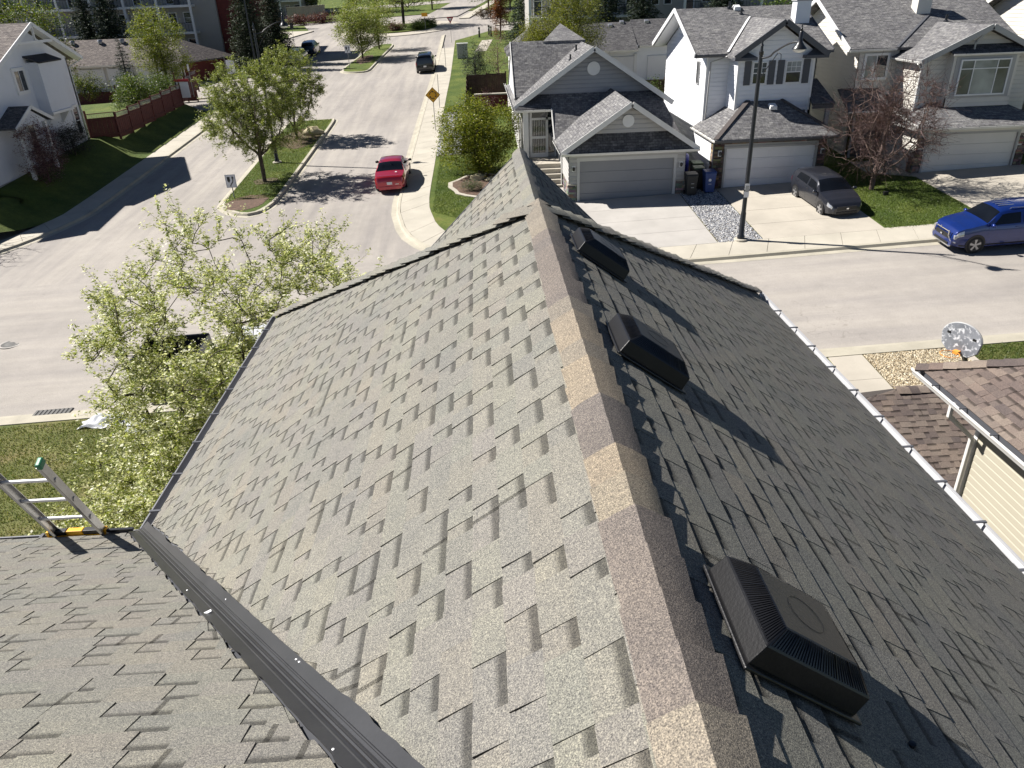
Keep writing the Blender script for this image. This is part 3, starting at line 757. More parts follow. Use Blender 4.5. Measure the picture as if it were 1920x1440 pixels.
# gutters with hangers
def gutter(p, q, out, parent, mat, hang=.62, size=.115, name='gutter', inner=None):
    p, q, out = V(p), V(q), V(out); ax = (q-p); L = ax.length; ax.normalize(); dn = V((0, 0, -1)); s = size
    prof = [(0, .0), (0, s*.95), (s*.62, s*.95), (s*.80, s*.55), (s*.98, s*.28), (s, 0), (s*.86, 0), (s*.84, .012), (s*.94, .012), (s*.92, s*.28), (s*.75, s*.53), (s*.58, s*.91), (.006, s*.91), (.006, 0)]
    m = MB(); vs = [e+out*a+dn*b for e in (p, q) for a, b in prof]; k = len(prof)
    fs = [(j, (j+1) % k, (j+1) % k+k, j+k) for j in range(k)]+[tuple(range(k)), tuple(range(2*k-1, k-1, -1))]
    m.add(vs, fs); o = m.build(name, mat, parent)
    for i in range(int(L/hang)):
        c = p+ax*(hang*(i+.5)); m = MB(); m.obox(c+out*s*.5+V((0, 0, .006)), ax*.014, out*s*.56, V((0, 0, .005))); m.obox(c+out*s*1.0+V((0, 0, -.004)), ax*.012, out*.004, V((0, 0, .008))); m.build('gutter_hanger', inner or M['trim_dark'], o)
    return o
gutter((RX-HW-.012, QY+.02, EZ-.005), (RX-HW-.012, HC, EZ-.005), (-1, 0, 0), house, M['gutter_slate'], .62, .095)
gutter((RX+HW+.010, back, EZ-.006), (RX+HW+.010, HC, EZ-.006), (1, 0, 0), house, M['gutter_sunlit'], .62, .105)
gutter((vx(QY)-.02, QY-.02, EZ-.03), (-11, QY-.02, EZ-.03), (0, 1, 0), house, M['gutter_slate'])
m = MB(); m.prism([V((RX-HW-.1, QY+.12, EZ-.05)), V((RX-HW+.06, QY+.12, EZ-.02)), V((RX-HW+.06, QY-.1, EZ+.02)), V((RX-HW-.1, QY-.1, EZ-.02))], (0, 0, -.02)); m.build('corner_flashing', M['flashing'], house)
# drip edge on the far gable rakes
for sg in (-1, 1):
    m = MB(); m.beam(V((FX, FE+.01, FZ-.02)), V((FX+sg*FW, FE+.01, EZ-.02)), .03, .05); m.build('rake_edge', M['trim_dark'], house)
# walls under the eaves (seen only at a glance)
ov = .45; gz0 = 0
def hwall(x0, x1, y0, y1, zt):
    m = MB(); m.box(x0, x1, y0, y1, -.8, zt); return m.build('wall', M['beige_siding'], house)
hwall(RX-HW+ov, RX+HW-ov, -6.5, HC-ov, EZ-.17)
hwall(-10.6, RX-HW+ov-.01, -6, QY-ov, EZ-.17)
m = MB(); m.prism([V((FX-FW+.3, FE-.35, EZ-.2)), V((FX+FW-.3, FE-.35, EZ-.2)), V((FX, FE-.35, FZ-.25))], (0, -.1, 0)); m.build('gable_wall', M['beige_siding'], house)
m = MB(); m.box(-2.1, 6.2, HC-.4, 16.4, -.5, 4.1); m.build('garage_wall', M['beige_siding'], house)
m = MB(); m.prism([V((-2.6, HC-.2, 4.1)), V((6.7, HC-.2, 4.1)), V((6.7, 16.9, 4.1)), V((-2.6, 16.9, 4.1))][::-1], (0, 0, .12)); m.build('garage_roof', M['roof_warm'], house)
# roof vents: low square hoods with a louvred bevel all round
def roof_vent(y, seed):
    r = random.Random(seed); u0, u1 = y-.195, y+.195; v0 = .27; v1 = v0+.43
    def Q(a, b, h): return pR(a, b, h)
    m = MB()
    m.add([Q(u0-.025, v0-.02, .014), Q(u1+.025, v0-.02, .014), Q(u1+.025, v1+.03, .016), Q(u0-.025, v1+.03, .016), Q(u0-.025, v0-.02, .024), Q(u1+.025, v0-.02, .024), Q(u1+.025, v1+.03, .026), Q(u0-.025, v1+.03, .026)],
          [(4,5,6,7), (0,1,5,4), (1,2,6,5), (2,3,7,6), (3,0,4,7)])
    def ring(i, h): return [Q(u0+i, v0+i, h), Q(u1-i, v0+i, h), Q(u1-i, v1-i, h), Q(u0+i, v1-i, h)]
    vs = ring(0, .016)+ring(-.006, .024)+ring(0, .10)+ring(.004, .105)+ring(.062, .148)+ring(.068, .150)
    fs = []
    for k in range(5):
        for j in range(4): fs.append((k*4+j, k*4+(j+1) % 4, k*4+4+(j+1) % 4, k*4+4+j))
    fs.append((20, 21, 22, 23)); m.add(vs, fs)
    hood = m.build('roof_vent', M['black_plastic'], house, bevel=.005)
    lo = [Q(u0+.006, v0+.006, .107), Q(u1-.006, v0+.006, .107), Q(u1-.006, v1-.006, .107), Q(u0+.006, v1-.006, .107)]
    hi = [Q(u0+.060, v0+.060, .149), Q(u1-.060, v0+.060, .149), Q(u1-.060, v1-.060, .149), Q(u0+.060, v1-.060, .149)]
    nn = V((SN, 0, CS))
    for j in range(4):                                                   # fine louvre ribs of each bevelled side
        a, b, c, e = lo[j], lo[(j+1) % 4], hi[(j+1) % 4], hi[j]; m = MB(); nb = 36
        for i in range(1, nb):
            t = i/nb; p = a.lerp(b, t); q = e.lerp(c, t); wdt = .0014 if i % 6 else .0034
            m.beam(p+nn*.0006, q+nn*.0006, wdt, .0022, nn)
        m.build('louvre', M['black_plastic'], hood)
    m = MB(); c = Q(y, (v0+v1)/2, .1512); ax = V((0, 1, 0)); ay = V((CS, 0, -SN)); pts = [c+(ax*cos(k*pi/14)+ay*sin(k*pi/14))*.07 for k in range(29)]; m.tube(pts, .0007, 4, False); m.build('moulded_ring', M['black_plastic'], hood)
for i, y in enumerate((1.70, 3.82, 5.62)): roof_vent(y, i)
# small black metal plug near the first vent
m = MB(); m.lathe([(.012, 0), (.012, .012), (0, .014)], pR(1.52, 1.0, .01), 8); m.build('vent_screw', M['black_metal'], house)

# ------------------------------------------------------------------ ladder on the lower eave
ld = thing('ladder', 'aluminium extension ladder with green tip leaning on the eave', 'ladder', (-3.86, 6.9, gz(-3.86, 6.9)+.1))
la, lb = V((0, 5.15, 9.49)), V((0, 5.62, 8.45)); ldir = (lb-la).normalized(); low_pt = la+ldir*9.0
for x in (-4.085, -3.64):
    m = MB(); p = V((x, la.y, la.z)); q = V((x, low_pt.y, low_pt.z)); sd = 1 if x > -3.9 else -1; nrm = V((0, ldir.z, -ldir.y))
    for off, w_, h_ in ((0, .010, .075), ): m.beam(p, q, .008, .078, nrm)
    m.beam(p+nrm*.036+V((sd*-.012, 0, 0)), q+nrm*.036+V((sd*-.012, 0, 0)), .03, .006, nrm); m.beam(p-nrm*.036+V((sd*-.012, 0, 0)), q-nrm*.036+V((sd*-.012, 0, 0)), .03, .006, nrm)
    rail = m.build('rail', M['alu'], ld)
    if x > -3.9:
        m = MB(); m.obox(p-ldir*.01, (.022, 0, 0), nrm*.045, ldir*.032); m.build('end_cap', M['green_cap'], rail, bevel=.012)
    else:
        m = MB(); m.obox(p-ldir*.01, (.022, 0, 0), nrm*.045, ldir*.032); m.build('end_cap', M['green_cap'], rail, bevel=.012)
for k in range(12):
    c = la+ldir*(.24+.315*k); m = MB(); m.tube([V((-4.08, c.y, c.z)), V((-3.645, c.y, c.z))], .0165, 10); m.build('rung', M['alu_bright'], ld, smooth=40)
    for x in (-4.085, -3.64): m = MB(); m.lathe([(.023, -.012), (.023, .012)], V((x, c.y, c.z)), 10, 'x'); m.build('rung_collar', M['alu'], ld)
st = thing('ladder_stabiliser', 'yellow and black ladder rest lying along the gutter', 'ladder rest', (-3.9, 5.66, EZ+.01))
zz = EZ+.015
for i, (a, b, mt) in enumerate(((-4.13, -3.98, 'sign_black'), (-3.975, -3.83, 'yellow'), (-3.825, -3.66, 'sign_black'), (-4.16, -4.135, 'yellow'), (-3.655, -3.62, 'yellow'))):
    m = MB(); m.box(a, b, 5.60, 5.66, zz, zz+.045); m.build('sleeve', M[mt], st, bevel=.006)
m = MB(); m.box(-4.15, -3.63, 5.595, 5.625, zz-.012, zz-.001); m.build('bar', M['yellow'], st)
m = MB(); m.box(-3.615, -3.38, 5.61, 5.64, zz+.004, zz+.028); m.build('hook_strap', M['black_metal'], st)

# ================================================================== right-hand neighbour, brown shingles
nb = thing('brown_roofed_house', 'neighbouring house with brown shingle roofs and cream siding', 'house', P3(9.5, 8.5, 0))
NZ, NXE, NYE, NP = 7.0, 7.03, 10.75, .42; NS = sqrt(1+NP*NP)
# upper roof: left slope rising to +x, courses along y; front hip
def pN(u, v, h): return V((NXE+(NL-v)/NS-h*NP/NS, u, NZ+(NL-v)*NP/NS+h/NS))
NL = 4.4
nhi = lambda v: NYE-(NL-v)/NS*.78
m = MB(); m.prism([pN(0, 0, d), pN(0, NL, d), pN(nhi(NL), NL, d), pN(nhi(0), 0, d)][::-1], (0, 0, -.15)); nup = m.build('roof_slope', M['trim_dark'], nb)
# lower roof: facing the camera, ridge along x
def pM(u, v, h): return V((u, 13.55-v/NS-h*NP/NS, 5.0-v*NP/NS+h/NS))
ML = 3.6
mlo = lambda v: 8.5-min(v, .5)*3.4-max(0, v-.5)*.3
m = MB(); m.prism([pM(mlo(0), 0, d), pM(mlo(.5), .5, d), pM(mlo(ML), ML, d), pM(13, ML, d), pM(13, 0, d)], (0, 0, -.15)); nlo = m.build('roof_slope', M['trim_dark'], nb)
ns = [make_shingles(pN, lambda v: 3.5, lambda v: nhi(v)-.02, NL, brown_pal, 11, contrast=1.3), make_shingles(pM, lambda v: mlo(v)+.02, lambda v: 12.0, ML, brown_pal, 12, contrast=1.3)]
place_shingles(ns, [nup, nlo], 300)
q0, q1 = pN(nhi(NL), NL, 0), pN(nhi(0), 0, 0); ax = (q1-q0).normalized()
s1 = V((-1, 0, -NP)); s1 = (s1-ax*s1.dot(ax)).normalized(); s2 = V((0, 1, -NP/.78)); s2 = (s2-ax*s2.dot(ax)).normalized()
m = MB(); m.prism([q0+V((0, 0, d)), q1+V((0, 0, d)), V((12, q1.y, q1.z+d)), V((12, NYE, NZ+d))], (0, 0, -.12)); m.build('roof_slope', M['roof_warm'], nb)
caps(q1, q0, s1, s2, .20, 21, nup, pal=brown_pal, hw=.17)
s1 = V((0, -1, -NP)).normalized(); s2 = V((0, 1, -NP)).normalized()
caps(V((13, 13.55, 5.0)), V((8.5, 13.55, 5.0)), s1, s2, .20, 22, nlo, pal=brown_pal, hw=.17)
m = MB(); m.prism([V((8.5, 13.6, 4.98)), V((13, 13.6, 4.98)), V((13, 16.2, 3.3)), V((7.6, 16.2, 3.3))][::-1], (0, 0, -.15)); m.build('roof_slope', M['roof_warm'], nb)
ng = gutter((NXE+.02, 3.0, NZ-.03), (NXE+.02, NYE+.02, NZ-.03), (-1, 0, 0), nb, M['gutter_white'], .75, .13)
m = MB(); m.box(NXE+.02, 12, NYE-.03, NYE+.0, NZ-.17, NZ-.01); m.build('fascia', M['gutter_white'], nb)
m = MB(); m.box(NXE+.02, 7.62, 3, NYE-.04, NZ-.20, NZ-.165); m.build('soffit', M['cream_siding'], nb)
# cream wall, board by board
WX, WY = 7.55, 9.62; z = .5; k = 0
while z < NZ-.2:
    z1 = min(z+.125, NZ-.2); m = MB()
    zm = z+(z1-z)*.8; m.add([(WX-.018, 2, z), (WX-.018, WY, z), (WX-.0165, WY, zm), (WX-.0165, 2, zm), (WX-.004, WY, z1), (WX-.004, 2, z1), (WX+.02, 2, z), (WX+.02, WY, z)], [(0,1,2,3), (3,2,4,5), (0,6,7,1)]); m.build('siding_board', M['cream_siding'], nb); z = z1
m = MB(); m.box(WX+.001, 12.5, 2, WY-.01, .3, NZ-.2); m.build('wall', M['cream_siding'], nb)
m = MB(); m.box(WX-.03, WX+.06, WY-.005, WY+.085, .4, NZ-.2); m.build('corner_trim', M['gutter_white'], nb)
m = MB(); m.tube([V((NXE-.03, WY+.05, NZ-.1)), V((NXE-.03, WY+.05, NZ-.32)), V((WX-.09, WY+.04, NZ-.75)), V((WX-.09, WY+.04, .6))], .042, 8); m.build('downspout', M['gutter_white'], nb, smooth=40)
m = MB(); m.box(8.4, 13, 10.6, 15.8, .3, 3.55); m.build('garage_wall', M['cream_siding'], nb)
# ================================================================== house building kit
def AX(axis, c, a, z):
    return V((a, c, z)) if axis == 'y' else V((c, a, z))
def lap_wall(parent, axis, c, out, a0, a1, z0, z1, mat, lap=.22, gable=None, name='wall'):
    """clapboard wall: every course a real lapped strip; gable=(apex a, apex z) continues above z1"""
    m = MB(); z = z0; top = gable[1] if gable else z1; o = V((0, out, 0)) if axis == 'y' else V((out, 0, 0))
    def ext(zz):
        if not gable or zz <= z1: return a0, a1
        t = min(1, (zz-z1)/(gable[1]-z1)); return a0+(gable[0]-a0)*t, a1+(gable[0]-a1)*t
    while z < top-.01:
        zt = min(z+lap, top); b = ext(z); t = ext(zt)
        zm = z+(zt-z)*.7; q_ = ext(zm); m.add([AX(axis, c, b[0], z)+o*.032, AX(axis, c, b[1], z)+o*.032, AX(axis, c, q_[1], zm)+o*.029, AX(axis, c, q_[0], zm)+o*.029, AX(axis, c, t[1], zt)+o*.003, AX(axis, c, t[0], zt)+o*.003, AX(axis, c, b[1], z), AX(axis, c, b[0], z)], [(0,1,2,3), (3,2,4,5), (0,7,6,1)])
        z = zt
    # solid core behind the boards
    pts = [AX(axis, c, a0, z0), AX(axis, c, a1, z0), AX(axis, c, a1, z1)] + ([AX(axis, c, gable[0], gable[1])] if gable else []) + [AX(axis, c, a0, z1)]
    m.prism([p+o*.0 for p in pts], o*-.1)
    return m.build(name, mat, parent)
def flat_wall(parent, axis, c, out, pts, mat, th=.12, name='wall'):
    o = V((0, out, 0)) if axis == 'y' else V((out, 0, 0)); m = MB(); m.prism([AX(axis, c, a, z) for a, z in pts], o*-th); return m.build(name, mat, parent)
def roof(parent, pts, mat, th=.14, name='roof_slope'):
    """roof slab; courses run level, uv in metres along and down the slope"""
    a = [V(p) for p in pts]; nrm = (a[1]-a[0]).cross(a[2]-a[0])
    if nrm.z < 0: a = a[::-1]; nrm = -nrm
    nrm.normalize(); u = V((0, 0, 1)).cross(nrm); u = u.normalized() if u.length > 1e-5 else V((1, 0, 0)); v = nrm.cross(u)
    n = len(a); b = [p+V((0, 0, -th)) for p in a]; m = MB()
    m.add(a+b, [tuple(range(n)), tuple(range(2*n-1, n-1, -1))]+[(i, i+n, (i+1) % n+n, (i+1) % n) for i in range(n)])
    uv = []
    for f in m.f: uv += [(V(m.v[i]).dot(u), V(m.v[i]).dot(v)) for i in f]
    m.uv = uv; return m.build(name, mat, parent)
def bar(parent, name, p, q, w, h, mat, up=(0,0,1), bevel=0):
    m = MB(); m.beam(p, q, w, h, up); return m.build(name, mat, parent, bevel=bevel)
def bx(parent, name, x0, x1, y0, y1, z0, z1, mat, bevel=0):
    m = MB(); m.box(min(x0,x1), max(x0,x1), min(y0,y1), max(y0,y1), min(z0,z1), max(z0,z1)); return m.build(name, mat, parent, bevel=bevel)
def wbox(parent, name, axis, c, out, a0, a1, z0, z1, d0, d1, mat, bevel=0):
    """box on a wall, d0..d1 out of the wall plane"""
    lo, hi = sorted((c+out*d0, c+out*d1))
    return bx(parent, name, a0, a1, lo, hi, z0, z1, mat, bevel) if axis == 'y' else bx(parent, name, lo, hi, a0, a1, z0, z1, mat, bevel)
def window(parent, axis, c, out, a0, a1, z0, z1, cols=(1,), rows=(1,), frame=.055, trim=.0, glass=None, mat=None, panes=None):
    """frame mesh (part) with each pane a sub-part; cols/rows are relative sizes"""
    glass = glass or M['glass']; mat = mat or M['white_trim']
    m = MB()
    def b(x0, x1, y0, y1, d0, d1):
        lo, hi = sorted((c+out*d0, c+out*d1))
        m.box(*( (x0, x1, lo, hi, y0, y1) if axis == 'y' else (lo, hi, x0, x1, y0, y1)))
    f = frame+trim
    b(a0-trim, a0+frame, z0-trim, z1+trim, -.02, .085); b(a1-frame, a1+trim, z0-trim, z1+trim, -.02, .0851); b(a0+frame, a1-frame, z1-frame, z1+trim, -.02, .0845); b(a0+frame, a1-frame, z0-trim, z0+frame, -.02, .0847)
    xs = [a0+frame]; tot = sum(cols)
    for k in cols: xs.append(xs[-1]+(a1-a0-2*frame)*k/tot)
    ys = [z0+frame]; tot = sum(rows)
    for k in rows: ys.append(ys[-1]+(z1-z0-2*frame)*k/tot)
    for x in xs[1:-1]: b(x-.022, x+.022, z0+frame, z1-frame, -.02, .072)
    for y in ys[1:-1]: b(a0+frame, a1-frame, y-.022, y+.022, -.02, .074)
    o = m.build('window', mat, parent); idx = 0
    for j in range(len(rows)):
        for i in range(len(cols)):
            g = panes[idx] if panes else glass; idx += 1
            wbox(o, 'pane', axis, c, out, xs[i], xs[i+1], ys[j], ys[j+1], .040, .048, g)
    return o
def muntins(win, axis, c, out, a0, a1, z0, z1, nc, nr, mat=None):
    m = MB()
    for i in range(1, nc):
        x = a0+(a1-a0)*i/nc; lo, hi = sorted((c+out*.046, c+out*.062)); m.box(*((x-.012, x+.012, lo, hi, z0, z1) if axis == 'y' else (lo, hi, x-.012, x+.012, z0, z1)))
    for j in range(1, nr):
        y = z0+(z1-z0)*j/nr; lo, hi = sorted((c+out*.046, c+out*.0625)); m.box(*((a0, a1, lo, hi, y-.012, y+.012) if axis == 'y' else (lo, hi, a0, a1, y-.012, y+.012)))
    m.build('muntin', mat or M['white_trim'], win)
def garage_door(parent, c, out, x0, x1, z0, z1, mat, trim, rows=4, cols=4, tw=.14, raised=True):
    d = bx(parent, 'garage_door', x0, x1, c-out*.10, c-out*.15, z0, z1, mat); h = (z1-z0)/rows
    for j in range(rows):
        m = MB(); a, b = z0+h*j+.006, z0+h*(j+1)-.006; lo, hi = sorted((c-out*.10, c-out*.075)); m.box(x0+.004, x1-.004, lo, hi, a, b)
        if raised:
            w_ = (x1-x0)/cols
            for i in range(cols):
                lo2, hi2 = sorted((c-out*.075, c-out*.062)); m.box(x0+w_*i+.09, x0+w_*(i+1)-.09, lo2, hi2, a+.07, b-.07)
        m.build('door_section', mat, d, bevel=.006)
    t = MB()
    lo, hi = sorted((c-out*.12, c+out*.03)); t.box(x0-tw, x0, lo, hi, z0, z1); t.box(x1, x1+tw, lo, hi, z0, z1); lo, hi = sorted((c-out*.12, c+out*.035)); t.box(x0-tw-.02, x1+tw+.02, lo, hi, z1, z1+tw*1.15)
    t.build('door_trim', trim, parent)
def stone_veneer(parent, axis, c, out, a0, a1, z0, z1, seed, pal, h=.10, name='stone_veneer'):
    """ledge stone, too small to pick apart: real stones joined into one part"""
    r = random.Random(seed); m = MB(); z = z0
    while z < z1-.02:
        hh = min(r.uniform(.7, 1.3)*h, z1-z); a = a0
        while a < a1-.01:
            w_ = min(r.uniform(.14, .42), a1-a); col = tuple(x*r.uniform(.75, 1.2) for x in r.choice(pal)); dd = r.uniform(.02, .065)
            lo, hi = sorted((c-out*.02, c+out*dd)); q = (a+.006, a+w_-.006, lo, hi, z+.005, z+hh-.005) if axis == 'y' else (lo, hi, a+.006, a+w_-.006, z+.005, z+hh-.005)
            m.box(*q, col=col); a += w_
        z += hh
    return m.build(name, M['stone'], parent, kind='stuff')
def wall_lamp(parent, x, y, out, z, mat=None):
    o = bx(parent, 'wall_lamp', x-.09, x+.09, y, y+out*.02, z-.17, z+.12, M['white_trim'])
    m = MB(); m.lathe([(.0, .09), (.07, .05), (.075, -.02), (.05, -.12), (0, -.14)], (x, y+out*.11, z), 10); m.build('lantern', M['black_metal'], o, smooth=40); m = MB(); m.lathe([(.045, -.12), (.055, -.03), (.045, -.0), (0, 0)], (x, y+out*.112, z-.03), 10); m.build('lamp_glass', M['globe'], o)
def plumbing_stack(parent, p, r=.05, h=.3, mat=None, hood=False):
    m = MB(); m.lathe([(r*2.2, -.1), (r*2.0, .02), (r, .06), (r, h), (r*.8, h), (r*.8, h-.1)], p, 10); m.build('vent_pipe', mat or M['black_metal'], parent, smooth=40)
def box_vent(parent, p, pitch, mat):
    m = MB(); p = V(p); m.hexa([p+V((-.2,-.2,-.12)), p+V((.2,-.2,-.12)), p+V((.2,.2,.1)), p+V((-.2,.2,.1)), p+V((-.17,-.22,.08)), p+V((.17,-.22,.08)), p+V((.17,.16,.19)), p+V((-.17,.16,.19))]); m.build('box_vent', mat, parent, bevel=.02)
def downspout(parent, pts, mat, r=.04): m = MB(); m.tube(pts, r, 6); m.build('downspout', mat, parent, smooth=40)
ledge = [lin(120, 116, 112), lin(146, 140, 132), lin(96, 92, 92), lin(134, 122, 108), lin(110, 108, 110)]
dark_ledge = [lin(84, 74, 66), lin(104, 92, 80), lin(66, 60, 56), lin(122, 106, 88), lin(92, 84, 78)]
warm_ledge = [lin(120, 104, 92), lin(96, 82, 76), lin(142, 126, 110), lin(84, 74, 72), lin(130, 108, 92)]

# ================================================================== grey bungalow straight ahead
gh = thing('grey_bungalow', 'grey bungalow with two front gables and closed grey garage door', 'house', P3(7.4, 45, .12)); gm, tm = M['greige_siding'], M['gutter_white']
rm = M['roof_grey']; FL = 2.68; FY = 39.0; EZg = 5.40
# garage
lap_wall(gh, 'y', FY, -1, 4.45, 4.85, FL+1.05, EZg-.12, gm); lap_wall(gh, 'y', FY, -1, 10.03, 10.45, FL+1.05, EZg-.12, gm); lap_wall(gh, 'y', FY, -1, 4.85, 10.03, 5.03, EZg-.12, gm)
stone_veneer(gh, 'y', FY, -1, 4.42, 4.83, FL-.1, FL+1.0, 1, ledge); stone_veneer(gh, 'y', FY, -1, 10.05, 10.47, FL-.1, FL+1.0, 2, ledge)
bx(gh, 'stone_cap', 4.38, 4.83, FY-.10, FY+.05, FL+1.0, FL+1.06, M['concrete']); bx(gh, 'stone_cap', 10.05, 10.5, FY-.10, FY+.05, FL+1.0, FL+1.06, M['concrete'])
lap_wall(gh, 'x', 4.45, -1, FY, 44.6, FL+1.05, EZg-.1, gm); stone_veneer(gh, 'x', 4.45, -1, FY, 41.6, FL-.1, FL+1.0, 3, ledge); lap_wall(gh, 'x', 10.45, 1, FY, 45, FL-.2, EZg-.1, gm)
garage_door(gh, FY, -1, 5.0, 9.88, FL-.02, 4.88, M['door_grey'], M['trim_pale'], 4, 8, .14, False)
wall_lamp(gh, 4.68, FY-.02, -1, 4.55); wall_lamp(gh, 10.24, FY-.02, -1, 4.55)
# house number on the left pier
def digits(parent, txt, x, y, z, h, mat, name='house_number'):
    cu = bpy.data.curves.new(name, 'FONT'); cu.body = txt; cu.size = h; cu.extrude = .006; cu.align_x = 'CENTER'
    tmp = bpy.data.objects.new('tmp', cu); COL.objects.link(tmp); dg = bpy.context.evaluated_depsgraph_get(); me = bpy.data.meshes.new_from_object(tmp.evaluated_get(dg)); bpy.data.objects.remove(tmp, do_unlink=True)
    me.materials.clear(); me.materials.append(mat); o = bpy.data.objects.new(name, me); finish(o, parent); o.location = V((x, y, z))-ORG[parent]; o.rotation_euler = (pi/2, 0, 0); return o
digits(gh, '2016', 4.66, FY-.03, 3.98, .15, M['trim_grey'])
gp_ = (7.51, 7.66); ov = 38.5
lap_wall(gh, 'y', FY-.02, -1, 5.3, 9.72, 6.22, 6.23, gm, gable=(7.51, 7.42), name='gable_wall')
m = MB(); m.lathe([(.30, 0), (.30, .03), (.27, .035), (.26, .02), (0, .02)], (7.42, FY-.10, 6.78), 24, 'y'); o = m.build('gable_vent', M['white_trim'], gh); 
roof(gh, [(4.02, ov, EZg), (7.51, ov, 7.68), (7.51, 46, 7.68), (4.02, 46, EZg)], rm); roof(gh, [(10.98, ov, EZg), (10.98, 46, EZg), (7.51, 46, 7.68), (7.51, ov, 7.68)], rm)
roof(gh, [(4.1, ov-.05, EZg-.02), (10.9, ov-.05, EZg-.02), (9.62, FY-.03, 6.25), (5.38, FY-.03, 6.25)], M['roof_dark'], .08, 'skirt_roof')
for sx in (4.02, 10.98): bar(gh, 'rake_board', (sx, ov-.03, EZg-.05), (7.51, ov-.03, 7.63), .05, .24, tm)
gutter((3.98, ov-.03, EZg-.02), (11.02, ov-.03, EZg-.02), (0, -1, 0), gh, tm, .9, .12); gutter((4.03, ov, EZg-.02), (4.03, 42.4, EZg-.02), (-1, 0, 0), gh, tm, .8, .12); gutter((10.97, ov, EZg-.02), (10.97, 46, EZg-.02), (1, 0, 0), gh, tm, .8, .12)
bx(gh, 'fascia', 4.05, 10.95, ov+.0, ov+.03, EZg-.17, EZg-.02, tm); bx(gh, 'soffit', 4.05, 10.95, ov+.03, FY, EZg-.16, EZg-.13, tm)
bar(gh, 'valley_line', (4.06, 42.5, EZg+.05), (7.45, 45.3, 7.72), .12, .03, M['trim_dark'])
# main gable
MY = 45.0; ME = 6.9; MPX, MPZ = 6.45, 9.86; mo = 44.35
lap_wall(gh, 'y', MY, -1, 2.45, 10.35, 3.0, ME, gm); lap_wall(gh, 'y', MY, -1, 2.3, 10.6, ME, ME+.01, M['grey_siding'], gable=(MPX, MPZ-.2), name='gable_wall')
m = MB(); m.lathe([(.36, 0), (.36, .03), (.32, .035), (.31, .02), (0, .02)], (6.5, MY-.09, 8.75), 24, 'y'); m.build('gable_vent', M['white_trim'], gh)
lap_wall(gh, 'x', 2.45, -1, MY+.02, 60, 3.2, ME, gm); lap_wall(gh, 'x', 10.35, 1, MY, 60, 3.2, ME, gm)
roof(gh, [(1.95, mo, ME), (MPX, mo, MPZ), (MPX, 56, MPZ), (1.95, 56, ME)], rm); roof(gh, [(10.95, mo, ME), (10.95, 58, ME), (MPX, 58, MPZ), (MPX, mo, MPZ)], rm)
for sx in (1.95, 10.95): bar(gh, 'rake_board', (sx, mo-.03, ME-.05), (MPX, mo-.03, MPZ-.05), .05, .26, tm)
# skirt roof below the gable, running down beside the porch to the garage roof
roof(gh, [(2.0, 44.05, 6.84), (4.05, 44.05, 6.84), (4.05, MY-.02, 7.5), (2.9, MY-.02, 7.5)], M['roof_dark'], .08, 'skirt_roof')
roof(gh, [(4.05, 42.35, 5.46), (8, 42.35, 5.46), (8, MY-.02, 7.5), (4.05, MY-.02, 7.5)], rm, .1, 'skirt_roof'); roof(gh, [(7.2, 42.35, 5.5), (11.0, 42.35, 5.46), (10.2, MY-.02, 7.48), (7.2, MY-.02, 7.48)], rm, .1, 'skirt_roof')
gutter((1.95, 44.03, 6.80), (4.08, 44.03, 6.80), (0, -1, 0), gh, tm, .7, .12); bar(gh, 'rake_board', (4.03, 42.4, 5.40), (4.03, 44.05, 6.80), .05, .16, tm)
gutter((1.97, 44.1, 6.85), (1.97, 58, 6.85), (-1, 0, 0), gh, tm, .9, .12)
# rear cross roof and higher ridge beyond
roof(gh, [(2.1, 46.6, 7.2), (6.4, 46.6, 7.2), (6.4, 50.2, 9.98), (2.1, 50.2, 9.98)], rm); roof(gh, [(2.1, 50.2, 9.98), (6.4, 50.2, 9.98), (6.4, 56, 7.0), (2.1, 56, 7.0)], rm)
roof(gh, [(4.1, 50.0, 9.95), (6.7, 50.0, 9.95), (5.6, 54.5, 10.75)], rm)
flat_wall(gh, 'x', 2.16, -1, [(46.7, 6.9), (56, 6.9), (50.2, 9.8)], M['white_siding'], .1, 'gable_wall'); bar(gh, 'rake_board', (2.08, 46.5, 7.1), (2.08, 50.2, 9.93), .05, .16, tm)
plumbing_stack(gh, (5.35, 46.3, 9.15), .05, .28); plumbing_stack(gh, (5.9, 48.1, 9.5), .06, .3)
# entry porch
bx(gh, 'porch_post', 2.42, 2.72, 44.15, 44.45, 3.0, 6.75, tm); bx(gh, 'porch_ceiling', 2.1, 4.1, 44.1, MY, 6.66, 6.72, tm)
bx(gh, 'porch_slab', 2.2, 4.42, 42.9, MY, 2.7, 4.05, M['concrete_warm'])
for i in range(5): bx(gh, 'step', 2.6, 4.4, 42.9-.30*(i+1), 42.9-.30*i-.002, 2.4, 4.05-.235*(i+1), M['concrete_warm'], .012)
dr = bx(gh, 'front_door', 2.95, 3.95, MY-.05, MY-.02, 4.08, 6.2, M['trim_grey'])
m = MB()
for (x0, x1, z0, z1) in ((2.85, 2.97, 4.06, 6.62), (3.78, 3.9, 4.06, 6.25), (4.28, 4.36, 4.06, 6.25), (2.97, 4.28, 6.14, 6.25), (2.97, 4.28, 6.55, 6.62), (2.97, 3.78, 4.06, 4.3), (2.97, 3.78, 5.1, 5.24)): m.box(x0, x1, MY-.12, MY-.04, z0, z1)
m.build('door_frame', M['white_trim'], dr)
for i in range(8):
    x = 3.02+.1*i; bx(dr, 'security_bar', x, x+.018, MY-.105, MY-.09, 4.3, 6.14, M['white_trim'])
